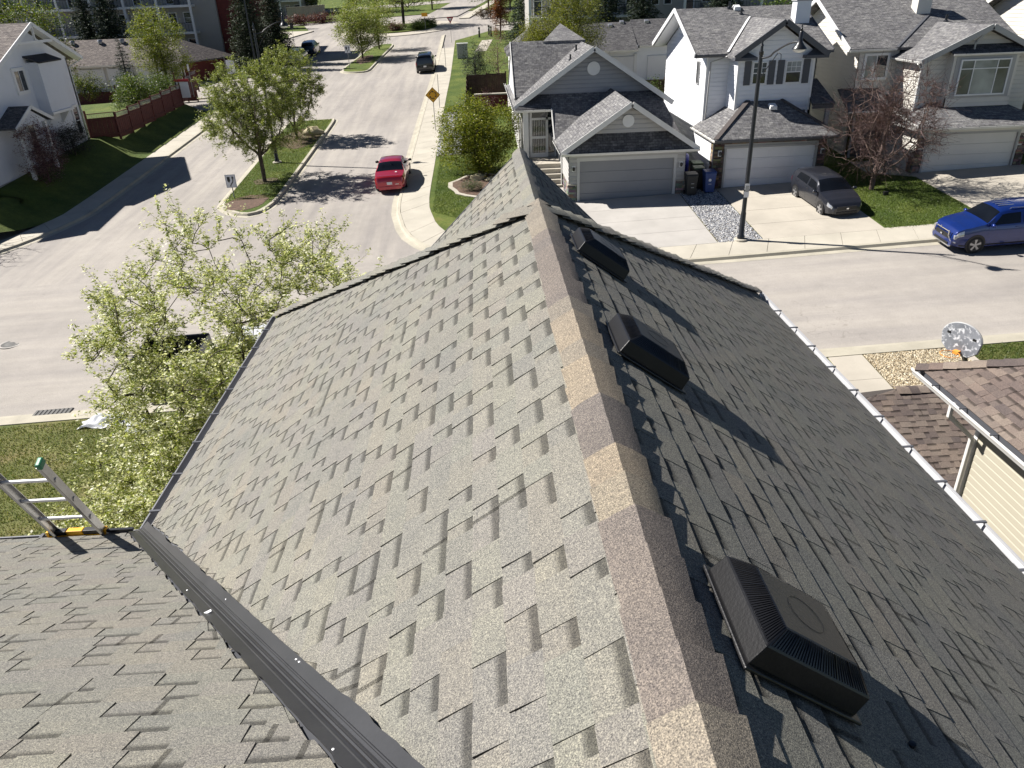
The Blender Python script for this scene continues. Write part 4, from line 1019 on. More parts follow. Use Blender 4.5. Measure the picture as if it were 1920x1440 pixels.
bx(dr, 'door_glass', 3.0, 3.76, MY-.075, MY-.06, 4.3, 6.12, M['glass']); bx(dr, 'transom_glass', 2.97, 4.28, MY-.075, MY-.06, 6.26, 6.54, M['glass']); bx(dr, 'side_light', 3.92, 4.27, MY-.075, MY-.06, 4.3, 6.12, M['glass'])
downspout(gh, [(1.88, 44.4, 6.72), (2.30, 44.9, 6.3), (2.36, 44.95, 3.2)], tm); downspout(gh, [(1.85, 47, 6.72), (2.32, 47.1, 6.35), (2.36, 47.1, 3.4)], tm); downspout(gh, [(3.95, 42.2, 5.3), (4.37, 41.9, 5.0), (4.37, 41.9, 2.8)], tm)

# ================================================================== white two-storey house
wh = thing('white_house', 'white two storey house with dark shutters and white garage door', 'house', P3(15, 45, .12)); wm, dk = M['white_siding'], M['trim_dark']; rm = M['roof_grey']
FL = 3.02; FY = 39.3; E1 = 5.68
dkw = plain('dark_stone_wall', lin(88, 80, 74), .85, .2, 3, 30, .3)
flat_wall(wh, 'y', FY, -1, [(12.0, FL-.3), (12.55, FL-.3), (12.55, E1), (12.0, E1)], dkw); flat_wall(wh, 'y', FY, -1, [(17.45, FL-.3), (17.85, FL-.3), (17.85, E1), (17.45, E1)], dkw); flat_wall(wh, 'y', FY, -1, [(12.55, 5.2), (17.45, 5.2), (17.45, E1), (12.55, E1)], M['trim_grey'])
stone_veneer(wh, 'y', FY, -1, 11.98, 12.5, FL-.15, E1-.1, 5, dark_ledge); stone_veneer(wh, 'y', FY, -1, 17.5, 17.88, FL-.15, E1-.1, 6, dark_ledge); stone_veneer(wh, 'y', FY, -1, 12.5, 17.5, 5.36, E1-.1, 8, dark_ledge)
stone_veneer(wh, 'x', 12.0, -1, FY, 39.75, FL-.2, E1-.1, 7, warm_ledge); lap_wall(wh, 'x', 12.0, -1, 39.75, 43.2, FL-.2, E1-.1, wm); lap_wall(wh, 'x', 17.85, 1, FY, 44, FL-.2, E1-.1, wm)
garage_door(wh, FY, -1, 12.66, 17.34, FL-.02, 5.14, M['door_white'], M['trim_grey'], 4, 4, .1, True); wall_lamp(wh, 12.3, FY-.06, -1, 4.95); wall_lamp(wh, 17.68, FY-.06, -1, 4.85)
digits(wh, '2012', 15.0, FY-.05, 5.42, .16, M['white_trim'])
# hipped garage roof
ap = (15.15, 41.35, 7.12); hb = 41.32
roof(wh, [(11.85, 38.75, E1), (18.3, 38.75, E1), (16.0, hb, 7.15), (14.2, hb, 7.15)], rm); roof(wh, [(11.85, 38.75, E1), (14.2, hb, 7.15), (14.2, 43.2, 7.15), (11.85, 43.2, E1)], rm); roof(wh, [(18.3, 38.75, E1), (18.3, 43.2, E1), (16.0, 43.2, 7.15), (16.0, hb, 7.15)], rm)
bar(wh, 'hip_cap', (11.9, 38.8, E1+.04), (14.2, hb, 7.19), .26, .035, M['roof_warm']); bar(wh, 'hip_cap', (18.25, 38.8, E1+.04), (16.0, hb, 7.19), .26, .035, M['roof_warm'])
gutter((11.82, 38.72, E1-.02), (18.33, 38.72, E1-.02), (0, -1, 0), wh, dk, .9, .11); gutter((11.83, 38.75, E1-.02), (11.83, 43.2, E1-.02), (-1, 0, 0), wh, tm, .8, .11)
box_vent(wh, (15.35, 40.75, 6.88), .6, M['white_trim'])
bx(wh, 'soffit', 11.9, 18.25, 38.75, FY, E1-.17, E1-.13, dk)
# upper storey: recessed left part and projecting bay with gable
lap_wall(wh, 'y', 43.0, -1, 12.35, 13.6, 5.6, 9.25, wm); lap_wall(wh, 'y', 41.4, -1, 13.55, 17.5, 6.6, 9.2, wm, gable=None); lap_wall(wh, 'y', 41.4, -1, 13.2, 17.85, 9.2, 9.21, wm, gable=(15.6, 10.75), name='gable_wall')
lap_wall(wh, 'x', 13.55, -1, 41.4, 43.0, 6.2, 9.3, wm); lap_wall(wh, 'x', 17.5, 1, 41.4, 44, 5.5, 9.2, wm)
bx(wh, 'corner_trim', 13.5, 13.62, 41.34, 41.46, 6.6, 9.2, M['white_trim']); bx(wh, 'corner_trim', 17.43, 17.55, 41.34, 41.46, 6.6, 9.2, M['white_trim']); bx(wh, 'corner_trim', 12.3, 12.42, 42.94, 43.06, 5.7, 9.25, M['white_trim'])
lap_wall(wh, 'x', 12.35, -1, 43.0, 52.4, 3.3, 9.35, wm, gable=(47.5, 11.3)); lap_wall(wh, 'x', 18.3, 1, 43, 52.4, 3.5, 9.35, wm, gable=(47.5, 11.3)); flat_wall(wh, 'y', 52.4, 1, [(12.35, 3.5), (18.3, 3.5), (18.3, 9.4), (12.35, 9.4)], wm); flat_wall(wh, 'y', 43.0, -1, [(17.5, 3.3), (18.3, 3.3), (18.3, 9.4), (17.5, 9.4)], wm)
roof(wh, [(11.5, 42.4, 9.42), (18.9, 42.4, 9.42), (18.9, 47.5, 11.5), (11.5, 47.5, 11.5)], rm); roof(wh, [(11.5, 47.5, 11.5), (18.9, 47.5, 11.5), (18.9, 52.9, 9.42), (11.5, 52.9, 9.42)], rm)
for ya in (42.4, 52.9): bar(wh, 'rake_board', (11.48, ya, 9.37), (11.48, 47.5, 11.45), .06, .22, M['white_trim'])
# soffit under the left rake
m = MB(); m.prism([V((11.55, 42.5, 9.27)), V((12.3, 42.5, 9.27)), V((12.3, 47.5, 11.33)), V((11.55, 47.5, 11.33))], (0, 0, -.03)); m.build('soffit', M['white_trim'], wh); m = MB(); m.prism([V((11.55, 52.8, 9.27)), V((12.3, 52.8, 9.27)), V((12.3, 47.5, 11.33)), V((11.55, 47.5, 11.33))], (0, 0, -.03)); m.build('soffit', M['white_trim'], wh)
gutter((11.5, 42.38, 9.38), (13.1, 42.38, 9.38), (0, -1, 0), wh, dk, .9, .11)
# front gable of the bay
for sx in (1, -1):
    e = (15.62+sx*2.42, 40.95, 9.36); roof(wh, [e, (15.62, 40.95, 10.98), (15.62, 46.2, 10.98), (15.62+sx*2.42, 46.2, 9.36)], rm); bar(wh, 'rake_board', (e[0], 40.93, 9.30), (15.62, 40.93, 10.92), .06, .26, dk)
    x0, x1 = (13.15, 14.3) if sx < 0 else (16.9, 18.05)
    m = MB(); xa, xb = (13.18, 14.35) if sx < 0 else (18.05, 16.85); m.prism([V((xa, 40.95, 9.3)), V((xb, 40.95, 9.3)), V((xa+(xb-xa)*.52, 41.36, 9.62))], (0, .02, .0)); m.prism([V((xa, 40.93, 9.16)), V((xb, 40.93, 9.16)), V((xb, 40.93, 9.30)), V((xa, 40.93, 9.30))], (0, .5, 0)); m.build('eave_return', dk, wh)
bar(wh, 'rake_board', (18.9, 42.4, 9.37), (18.9, 47.5, 11.45), .06, .2, M['trim_dark'])
bar(wh, 'valley_line', (13.25, 42.45, 9.50), (15.5, 46.3, 11.0), .12, .03, M['white_trim'])
# windows with shutters
for (a0, a1) in ((14.28, 15.05), (16.02, 16.88)):
    z0, z1 = 7.95, 9.06; wn = window(wh, 'y', 41.4, -1, a0, a1, z0, z1, rows=(1, 1), panes=[M['glass'], M['glass_pale'] if a0 > 16 else M['glass']], frame=.06); muntins(wn, 'y', 41.4, -1, a0+.06, a1-.06, (z0+z1)/2, z1-.06, 3, 2)
    for s0 in (a0-.42, a1+.07):
        o = wbox(wh, 'shutter', 'y', 41.4, -1, s0, s0+.35, z0-.02, z1+.04, .0, .075, M['trim_dark'], .008)
        for k in range(9): wbox(o, 'slat', 'y', 41.4, -1, s0+.04, s0+.31, z0+.06+k*.115, z0+.13+k*.115, .075, .083, M['trim_dark'])
wn = window(wh, 'x', 12.35, -1, 44.2, 44.75, 7.75, 8.95, cols=(1, 1), mat=M['trim_grey'])
ch = bx(wh, 'chimney', 17.75, 18.55, 45.3, 46.0, 10.2, 11.75, wm); bx(ch, 'chimney_cap', 17.69, 18.61, 45.24, 46.06, 11.72, 11.82, M['trim_grey']); m = MB(); m.lathe([(.12, 0), (.12, .22), (.18, .24), (.18, .3), (0, .34)], (18.15, 45.65, 11.8), 12); m.build('flue', M['gutter'], ch, smooth=40)
# side porch roof at right
roof(wh, [(17.52, 42.6, 8.0), (18.3, 42.6, 8.0), (18.75, 40.9, 6.95), (17.52, 40.9, 6.95)], M['roof_dark'], .1, 'porch_roof')
bx(wh, 'porch_post', 18.4, 18.6, 41.1, 41.3, 3.1, 6.85, M['trim_grey']); bx(wh, 'porch_beam', 17.6, 18.7, 40.95, 41.05, 6.68, 6.84, dk)
downspout(wh, [(13.2, 42.3, 9.3), (12.5, 42.85, 9.0), (12.44, 42.9, 6.1)], M['trim_grey']); downspout(wh, [(11.85, 38.85, 5.55), (11.95, 39.2, 5.3), (11.95, 39.25, 3.1)], dk)
for p in ((15.1, 46.6, 11.15), (14.6, 47.3, 11.5)): plumbing_stack(wh, p, .06, .3, M['black_metal'])
box_vent(wh, (15.0, 47.2, 11.42), .5, M['white_trim'])

# ================================================================== beige two-storey house
bh = thing('beige_house', 'beige two storey house with wide bay window and stone piers', 'house', P3(24.5, 46, .12)); bm = M['beige_siding']; rm = M['roof_grey']
FL = 3.28; FY = 39.2; E1 = 5.84
lap_wall(bh, 'y', FY, -1, 22.7, 23.05, FL+1.2, E1-.1, bm); lap_wall(bh, 'y', FY, -1, 28.0, 28.4, FL+1.2, E1-.1, bm); lap_wall(bh, 'y', FY, -1, 23.05, 28.0, 5.46, E1-.1, bm)
stone_veneer(bh, 'y', FY, -1, 22.62, 23.02, FL-.15, 5.3, 15, warm_ledge); stone_veneer(bh, 'y', FY, -1, 28.03, 28.45, FL-.15, 5.3, 16, warm_ledge); stone_veneer(bh, 'x', 22.62, -1, FY-.05, 39.7, FL-.15, 4.3, 17, warm_ledge)
lap_wall(bh, 'x', 22.65, -1, FY, 43.6, FL-.1, E1-.1, bm); garage_door(bh, FY, -1, 23.15, 27.9, FL-.0, 5.38, M['door_beige'], M['trim_grey'], 4, 8, .1, False)
roof(bh, [(22.2, 38.65, E1), (29.2, 38.65, E1), (27.5, 41.0, 6.75), (23.9, 41.0, 6.75)], rm); roof(bh, [(22.2, 38.65, E1), (23.9, 41.0, 6.75), (23.9, 44, 6.9), (22.2, 44, E1)], rm)
gutter((22.17, 38.63, E1-.02), (29.2, 38.63, E1-.02), (0, -1, 0), bh, tm, .9, .11); gutter((22.18, 38.65, E1-.02), (22.18, 42.2, E1-.02), (-1, 0, 0), bh, tm, .8, .11); bx(bh, 'soffit', 22.3, 29, 38.68, FY, E1-.16, E1-.13, tm)
# bay storey above the garage
lap_wall(bh, 'y', 41.0, -1, 23.1, 29.0, 6.2, 8.85, bm); lap_wall(bh, 'y', 41.0, -1, 22.9, 29.1, 8.85, 8.86, bm, gable=(26.05, 10.2), name='gable_wall'); lap_wall(bh, 'x', 23.1, -1, 41.0, 44.2, 5.9, 8.85, bm)
for sx in (1, -1):
    e = (26.05+sx*3.35, 40.45, 8.84); roof(bh, [e, (26.05, 40.45, 10.4), (26.05, 47, 10.4), (26.05+sx*3.35, 47, 8.84)], rm); bar(bh, 'rake_board', (e[0], 40.43, 8.78), (26.05, 40.43, 10.34), .06, .26, M['trim_grey'])
gutter((22.72, 40.5, 8.82), (22.72, 44.2, 8.82), (-1, 0, 0), bh, tm, .8, .11); bar(bh, 'gable_brace', (25.4, 40.6, 9.65), (25.95, 40.6, 10.15), .06, .09, M['trim_grey']); bar(bh, 'gable_brace', (25.4, 40.6, 9.2), (25.4, 40.6, 9.7), .06, .08, M['trim_grey'])
roof(bh, [(24.2, 40.3, 9.16), (27.9, 40.3, 9.16), (28.0, 40.98, 9.5), (24.1, 40.98, 9.5)], M['roof_dark'], .07, 'skirt_roof')
by = 40.42; bx(bh, 'bay_box', 24.35, 27.75, by, 40.99, 6.55, 9.14, M['beige_siding']); gutter((24.2, 40.28, 9.13), (27.95, 40.28, 9.13), (0, -1, 0), bh, tm, 1.2, .09)
lap_wall(bh, 'y', by, -1, 24.35, 27.75, 6.55, 7.0, bm); bx(bh, 'bay_trim', 24.5, 27.6, by-.03, by, 7.0, 8.98, M['trim_grey'])
gp = [M['glass_mid'], M['glass_pale'], M['glass_mid'], M['glass_mid'], M['glass_pale'], M['glass_mid']]
window(bh, 'y', by-.03, -1, 24.72, 27.35, 7.1, 8.85, cols=(.8, 1.5, .75), rows=(3.2, 1), panes=gp, frame=.07)
bx(bh, 'corner_trim', 23.04, 23.16, 40.94, 41.06, 6.2, 8.7, M['white_trim']); downspout(bh, [(22.66, 40.7, 8.7), (23.02, 40.92, 8.4), (23.02, 40.92, 6.3)], tm)
# main block
lap_wall(bh, 'x', 20.9, -1, 43.6, 54, 3.4, 9.3, bm, gable=(48.6, 11.6)); flat_wall(bh, 'y', 54, 1, [(20.9, 3.4), (30, 3.4), (30, 9.3), (20.9, 9.3)], bm); lap_wall(bh, 'x', 30, 1, 41, 54, 3.4, 9, bm)
roof(bh, [(20.2, 43.3, 9.32), (29.8, 43.3, 9.32), (29.8, 48.6, 11.75), (20.2, 48.6, 11.75)], rm); roof(bh, [(20.2, 48.6, 11.75), (29.8, 48.6, 11.75), (29.8, 54.5, 9.2), (20.2, 54.5, 9.2)], rm)
for ya, ze in ((43.3, 9.27), (54.5, 9.15)): bar(bh, 'rake_board', (20.18, ya, ze), (20.18, 48.6, 11.7), .06, .22, M['white_trim'])
m = MB(); m.prism([V((20.25, 43.4, 9.17)), V((20.85, 43.4, 9.17)), V((20.85, 48.6, 11.57)), V((20.25, 48.6, 11.57))], (0, 0, -.03)); m.build('soffit', M['white_trim'], bh)
lap_wall(bh, 'y', 43.6, -1, 20.9, 23.1, 6.9, 9.25, bm); window(bh, 'y', 43.6, -1, 21.25, 22.55, 7.75, 9.0, cols=(1, 1), panes=[M['glass_pale'], M['glass']], frame=.07, trim=.06)
bar(bh, 'valley_line', (22.8, 43.3, 9.33), (25.9, 46.4, 10.75), .14, .04, M['trim_dark']); gutter((20.2, 43.28, 9.28), (22.75, 43.28, 9.28), (0, -1, 0), bh, tm, .8, .1)
lap_wall(bh, 'y', 43.0, -1, 20.9, 22.65, 3.4, 6.7, M['trim_grey'], name='entry_wall'); stone_veneer(bh, 'y', 42.98, -1, 21.0, 22.6, 3.3, 6.5, 19, warm_ledge)
roof(bh, [(20.0, 41.9, 6.35), (22.3, 41.9, 6.35), (22.3, 43.62, 7.3), (20.0, 43.62, 7.3)], M['roof_dark'], .1, 'skirt_roof'); gutter((20.0, 41.88, 6.31), (22.3, 41.88, 6.31), (0, -1, 0), bh, tm, .8, .1); bar(bh, 'rake_board', (22.25, 38.7, 5.86), (22.28, 41.9, 6.36), .05, .12, tm)
roof(bh, [(22.2, 42.0, 5.86), (22.2, 44, 5.86), (23.5, 44, 7.0), (23.5, 41.6, 6.7)], rm, .1); ds = bx(bh, 'front_door', 21.3, 22.2, 42.9, 42.95, 3.45, 5.6, M['trim_dark'])
ch = bx(bh, 'chimney', 25.2, 26.0, 46.5, 47.2, 10.6, 12.2, bm); bx(ch, 'chimney_cap', 25.14, 26.06, 46.44, 47.26, 12.2, 12.3, M['trim_grey']); plumbing_stack(bh, (26.5, 45.6, 10.4), .07, .35)
# satellite dish
sd = thing('satellite_dish', 'round grey satellite dish on the garage roof beside the bay window', 'satellite dish', (28.4, 39.9, 6.3))
m = MB(); m.lathe([(0, .05), (.15, .04), (.27, .0), (.30, -.03), (.27, -.02), (.15, .02), (0, .03)], (28.4, 39.75, 6.95), 20, 'y'); m.build('dish', M['trim_grey'], sd, smooth=60); bar(sd, 'mast', (28.4, 39.9, 6.25), (28.4, 39.82, 6.95), .04, .04, M['gutter']); bar(sd, 'feed_arm', (28.4, 39.8, 6.75), (28.4, 39.35, 6.85), .025, .025, M['gutter'])

# ================================================================== next house, mostly outside the picture at right
nh = thing('corner_roof_house', 'pale house with dark roof cut by the upper right corner', 'house', P3(35, 46, .12))
lap_wall(nh, 'x', 32.2, -1, 42.2, 54, 3.5, 9.3, bm, gable=(47.8, 12.2)); flat_wall(nh, 'y', 42.2, -1, [(32.2, 3.5), (44, 3.5), (44, 9.3), (32.2, 9.3)], bm)
roof(nh, [(31.5, 41.6, 9.35), (45, 41.6, 9.35), (45, 47.8, 12.3), (31.5, 47.8, 12.3)], M['roof_dark']); roof(nh, [(31.5, 47.8, 12.3), (45, 47.8, 12.3), (45, 54, 9.35), (31.5, 54, 9.35)], M['roof_dark'])
for ya in (41.6, 54): bar(nh, 'rake_board', (31.48, ya, 9.3), (31.48, 47.8, 12.25), .06, .24, M['gutter_white'])
gutter((31.5, 41.58, 9.3), (45, 41.58, 9.3), (0, -1, 0), nh, tm, .9, .11)
m = MB(); m.prism([V((31.55, 41.7, 9.2)), V((32.15, 41.7, 9.2)), V((32.15, 47.8, 12.12)), V((31.55, 47.8, 12.12))], (0, 0, -.03)); m.build('soffit', M['white_trim'], nh)
lap_wall(nh, 'y', 39.3, -1, 32.5, 33.2, 3.4, 5.8, bm); garage_door(nh, 39.3, -1, 33.4, 38.2, 3.5, 5.6, M['door_beige'], M['trim_grey'], 4, 8, .1, False); roof(nh, [(32.0, 38.7, 5.9), (40, 38.7, 5.9), (40, 42.2, 7.0), (32.0, 42.2, 7.0)], M['roof_dark'])

# ================================================================== corner house at left
LX = -28.6; k_ = .902                       # wall plane; rows measured on it
lh = thing('corner_house', 'white stucco house at left with boxed bay and gabled porch', 'house', V((-33, 54, bz(-33, 54))))
base = 3.4
flat_wall(lh, 'x', LX, 1, [(44.0, base-1.3), (58.0, base-.4), (58.0, 9.75), (53.75, 11.55), (48.9, 9.75), (44.0, 9.75)], M['stucco_white'], .15); flat_wall(lh, 'y', 58.0, 1, [(LX, base-1), (-37, base-1), (-37, 9.7), (LX, 9.7)], M['stucco_white']); flat_wall(lh, 'y', 44.0, -1, [(LX, base-2), (-37, base-2), (-37, 9.7), (LX, 9.7)], M['stucco_white'])
bx(lh, 'plinth', LX-.1, LX+.03, 44, 58.03, base-2, base+.15, M['concrete_grey'])
rr = M['roof_warm']; ox = LX+.55
for ya, yb in ((59.2, 53.75), (48.2, 53.75)): 
    roof(lh, [(ox, ya, 9.65), (ox, yb, 12.0), (-40, yb, 12.0), (-40, ya, 9.65)], rr); bar(lh, 'rake_board', (ox+.02, ya, 9.58), (ox+.02, yb, 11.93), .06, .24, M['white_trim'])
    m = MB(); m.prism([V((LX, ya, 9.50)), V((ox, ya, 9.50)), V((ox, yb, 11.85)), V((LX, yb, 11.85))], (0, 0, -.04)); m.build('soffit', M['white_trim'], lh)
bar(lh, 'gable_tie', (ox-.05, 51.7, 10.9), (ox-.05, 55.8, 10.9), .08, .16, M['white_trim']); bar(lh, 'king_post', (ox-.05, 53.75, 10.95), (ox-.05, 53.75, 11.8), .08, .12, M['white_trim'])
roof(lh, [(-29, 43.5, 9.6), (-29, 48.6, 9.6), (-33, 48.6, 11.4), (-33, 43.5, 11.4)], rr)
gutter((ox, 59.2, 9.60), (-40, 59.2, 9.60), (0, 1, 0), lh, M['gutter_white'], .9, .1); downspout(lh, [(ox-.1, 59.2, 9.5), (LX+.06, 58.0, 9.1), (LX+.06, 58.0, 3.2)], M['gutter_white'])
window(lh, 'x', LX, 1, 50.95, 52.15, 8.15, 9.45, cols=(1, 1), frame=.08, trim=.12, mat=M['white_trim'])
bb = bx(lh, 'boxed_bay', LX, LX+.75, 52.75, 55.4, 6.75, 9.75, M['stucco_white']); m = MB(); m.prism([V((LX, 52.6, 10.15)), V((LX, 55.55, 10.15)), V((LX+.9, 55.55, 9.78)), V((LX+.9, 52.6, 9.78))][::-1], (0, 0, -.09)); m.build('bay_roof', M['roof_dark'], bb)
bx(bb, 'bay_shelf', LX, LX+.85, 52.65, 55.5, 6.6, 6.75, M['white_trim'])
for y in (53.0, 55.1): m = MB(); m.prism([V((LX, y, 6.6)), V((LX+.7, y, 6.6)), V((LX, y, 5.75))], (0, .09, 0)); m.build('bracket', M['white_trim'], bb)
window(lh, 'x', LX, 1, 56.7, 57.5, 4.7, 6.6, rows=(1, 1), frame=.08, trim=.1, mat=M['white_trim']); window(lh, 'x', LX, 1, 50.6, 51.4, 4.2, 6.3, rows=(1, 1), frame=.08, trim=.1, mat=M['white_trim'])
pz = 6.55
for ya, yb in ((51.6, 49.4), (47.2, 49.4)): roof(lh, [(LX+1.3, ya, pz), (LX+1.3, yb, pz+1.0), (LX-.02, yb, pz+1.0), (LX-.02, ya, pz)], M['roof_dark'], .1, 'porch_roof'); bar(lh, 'rake_board', (LX+1.32, ya, pz-.05), (LX+1.32, yb, pz+.95), .05, .2, M['white_trim'])
flat_wall(lh, 'x', LX+1.15, 1, [(47.7, pz-.05), (51.1, pz-.05), (49.4, pz+.8)], M['stucco_white'], .08, 'porch_gable'); bx(lh, 'porch_post', LX+.95, LX+1.15, 50.75, 50.95, 2.2, pz, M['white_trim']); bx(lh, 'porch_post', LX+.95, LX+1.15, 47.85, 48.05, 2.2, pz, M['white_trim'])

# ================================================================== row of lane garages behind it, with brick end
rg = thing('lane_garages', 'long low garage block with grey roof and red brick end', 'garage', P3(-37, 92, 0)); gzr = 4.75; RYf = 90.0; Ez = 7.15
roof(rg, [(-58, RYf-.5, Ez), (-31.6, RYf-.5, Ez), (-34.0, RYf+3.6, 9.55), (-58, RYf+3.6, 9.55)], M['roof_warm']); roof(rg, [(-31.6, RYf-.5, Ez), (-28.4, RYf+7.5, Ez), (-34.0, RYf+3.6, 9.55)], M['roof_warm']); roof(rg, [(-58, RYf+3.6, 9.55), (-34, RYf+3.6, 9.55), (-28.4, RYf+7.5, Ez), (-58, RYf+7.5, Ez)], M['roof_warm'])
flat_wall(rg, 'y', RYf, -1, [(-58, gzr-.6), (-32.2, gzr-.6), (-32.2, Ez), (-58, Ez)], M['beige_siding']); m = MB(); m.prism([V((-32.2, RYf, gzr-.5)), V((-32.2, RYf, Ez)), V((-29.2, RYf+7.3, Ez)), V((-29.2, RYf+7.3, gzr-.5))], (-.15, 0, 0)); m.build('brick_end_wall', M['brick_red'], rg)
for i in range(7):
    x1 = -34.6-i*3.15; bx(rg, 'garage_door', x1-2.4, x1, RYf-.03, RYf-.08, gzr-.4, 6.75, M['door_white']); bx(rg, 'door_trim', x1+.0, x1+.2, RYf-.10, RYf-.02, gzr-.4, 6.9, M['white_trim']); bx(rg, 'door_trim', x1-2.6, x1-2.4, RYf-.10, RYf-.02, gzr-.4, 6.9, M['white_trim'])
gutter((-58, RYf-.52, Ez-.02), (-31.6, RYf-.52, Ez-.02), (0, -1, 0), rg, tm, 2, .16)
for x in (-41.6, -39.2, -36.6, -44.6): m = MB(); m.lathe([(.22, -.1), (.22, .12), (.3, .14), (.22, .3), (0, .34)], (x, RYf+2.9, 9.25), 12); m.build('roof_vent', M['gutter'], rg, smooth=40)
downspout(rg, [(-31.7, RYf-.5, Ez-.1), (-32.05, RYf-.1, 6.7), (-32.05, RYf-.1, 4.8)], tm); downspout(rg, [(-28.6, RYf+7.3, Ez-.1), (-29.1, RYf+7.2, 6.7), (-29.1, RYf+7.2, 5)], tm)

# ================================================================== apartment blocks
def apartment(name, label, x0, x1, y, zb, floors, bays, wallm, parent_y, rail=True, brick=None, seed=1, deep=16, mod=4, ext=0):
    t = thing(name, label, 'building', (x1-2, y+4, zb)); H = floors*2.96; r = random.Random(seed)
    bx(t, 'wall', x0, x1+ext, y, y+deep, zb-1.5, zb+H, wallm); bx(t, 'parapet', x0-.3, x1+.3, y-.3, y+deep, zb+H, zb+H+.5, M['trim_grey'])
    bw = (x1-x0)/bays
    for f in range(floors):
        z = zb+f*2.96
        for b in range(bays):
            a = x0+bw*b
            if b % mod != mod-1:
                o = bx(t, 'balcony', a+.02, a+bw-.02, y-1.9, y, z-.12, z+.14, M['white_trim'])
                for k in range(int(bw/.35)+1): bx(o, 'baluster', a+.1+k*.35, a+.13+k*.35, y-1.86, y-1.83, z+.14, z+1.1, M['black_metal'])
                bx(o, 'handrail', a+.04, a+bw-.04, y-1.88, y-1.82, z+1.08, z+1.14, M['black_metal'])
                window(t, 'y', y, -1, a+.5, a+1.5, z+.2, z+2.3, rows=(3, 1), frame=.1, panes=[M['glass'], M['glass']]); window(t, 'y', y, -1, a+2.3, a+3.5, z+1.0, z+2.3, rows=(1, 1), frame=.08)
                if r.random() < .7: m = MB(); m.box(a+1.9, a+2.5, y-1.5, y-.9, z+.14, z+.6); m.box(a+1.9, a+2.5, y-.95, y-.85, z+.6, z+1.0); m.build('balcony_chair', M['trim_dark'], o)
            else: window(t, 'y', y, -1, a+.9, a+1.8, z+.9, z+2.3, rows=(1, 1), frame=.08); window(t, 'y', y, -1, a+2.3, a+3.2, z+.9, z+2.3, rows=(1, 1), frame=.08)
    for b in range(bays):
        if b % mod != mod-1:
            a = x0+bw*b; bx(t, 'column', a-.13, a+.13, y-1.98, y-1.72, zb-1, zb+H, M['white_trim'])
            if ((b+1) % mod == mod-1 or b == bays-1): bx(t, 'column', a+bw-.13, a+bw+.13, y-1.98, y-1.72, zb-1, zb+H, M['white_trim'])
    if brick: bx(t, 'brick_bay', brick[0], brick[1], y+.5, y+8, zb-1, zb+H, M['brick_red'])
    return t
apartment('apartment_block', 'grey apartment block with white balcony columns at upper left', -66.0, -34.4, 105.0, 6.6, 4, 8, M['stucco_beige'], 0, brick=(-31.9, -26.6), seed=1, mod=99, ext=2.5)
apartment('apartment_block', 'apartment block shaded behind dark spruces at top centre', 6, 44, 92.0, 7.0, 3, 9, M['stucco_beige'], 0, seed=2, deep=12)
apartment('apartment_block', 'distant apartment block left of the roundabout behind trees', -62, -34, 168.0, 9.6, 3, 7, M['stucco_beige'], 0, seed=3)
# low garages behind the grey bungalow
bg_ = thing('back_lane_garages', 'low grey garage row behind the grey bungalow', 'garage', P3(12, 72, 0)); Ez = 8.0; y0 = 69.5
roof(bg_, [(2.6, y0-.4, Ez), (13.8, y0-.4, Ez), (13.8, y0+3.6, 10.0), (5.0, y0+3.6, 10.0)], M['roof_dark']); roof(bg_, [(2.6, y0-.4, Ez), (5.0, y0+3.6, 10.0), (2.6, y0+8, Ez)], M['roof_dark']); roof(bg_, [(13.8, y0+.3, 8.25), (24, y0+.3, 8.25), (24, y0+3.9, 10.15), (13.8, y0+3.9, 10.15)], M['roof_dark'])
roof(bg_, [(2.6, y0+8, Ez), (5, y0+3.6, 10), (24, y0+3.6, 10), (24, y0+8, Ez)], M['roof_dark']); bx(bg_, 'wall', 3.0, 24, y0+.4, y0+7.6, 4.6, Ez+.1, M['white_siding']); bx(bg_, 'end_gable', 13.75, 13.9, y0-.4, y0+3.7, 8.1, 8.3, M['trim_dark'])
for i in range(4): bx(bg_, 'garage_door', 11.2+i*3.6, 13.6+i*3.6, y0+.32, y0+.39, 4.8, 7.4, M['door_white']); bx(bg_, 'door_trim', 13.6+i*3.6, 13.85+i*3.6, y0+.26, y0+.39, 4.8, 7.6, M['white_trim'])
gutter((2.5, y0-.42, Ez-.02), (13.8, y0-.42, Ez-.02), (0, -1, 0), bg_, tm, 2, .14); gutter((13.8, y0+.28, 8.23), (24, y0+.28, 8.23), (0, -1, 0), bg_, tm, 2, .14)
for p in ((11.9, 72.6, 9.75), (13.0, 73.0, 9.95), (15.2, 73.0, 9.95)): box_vent(bg_, p, .5, M['gutter'])
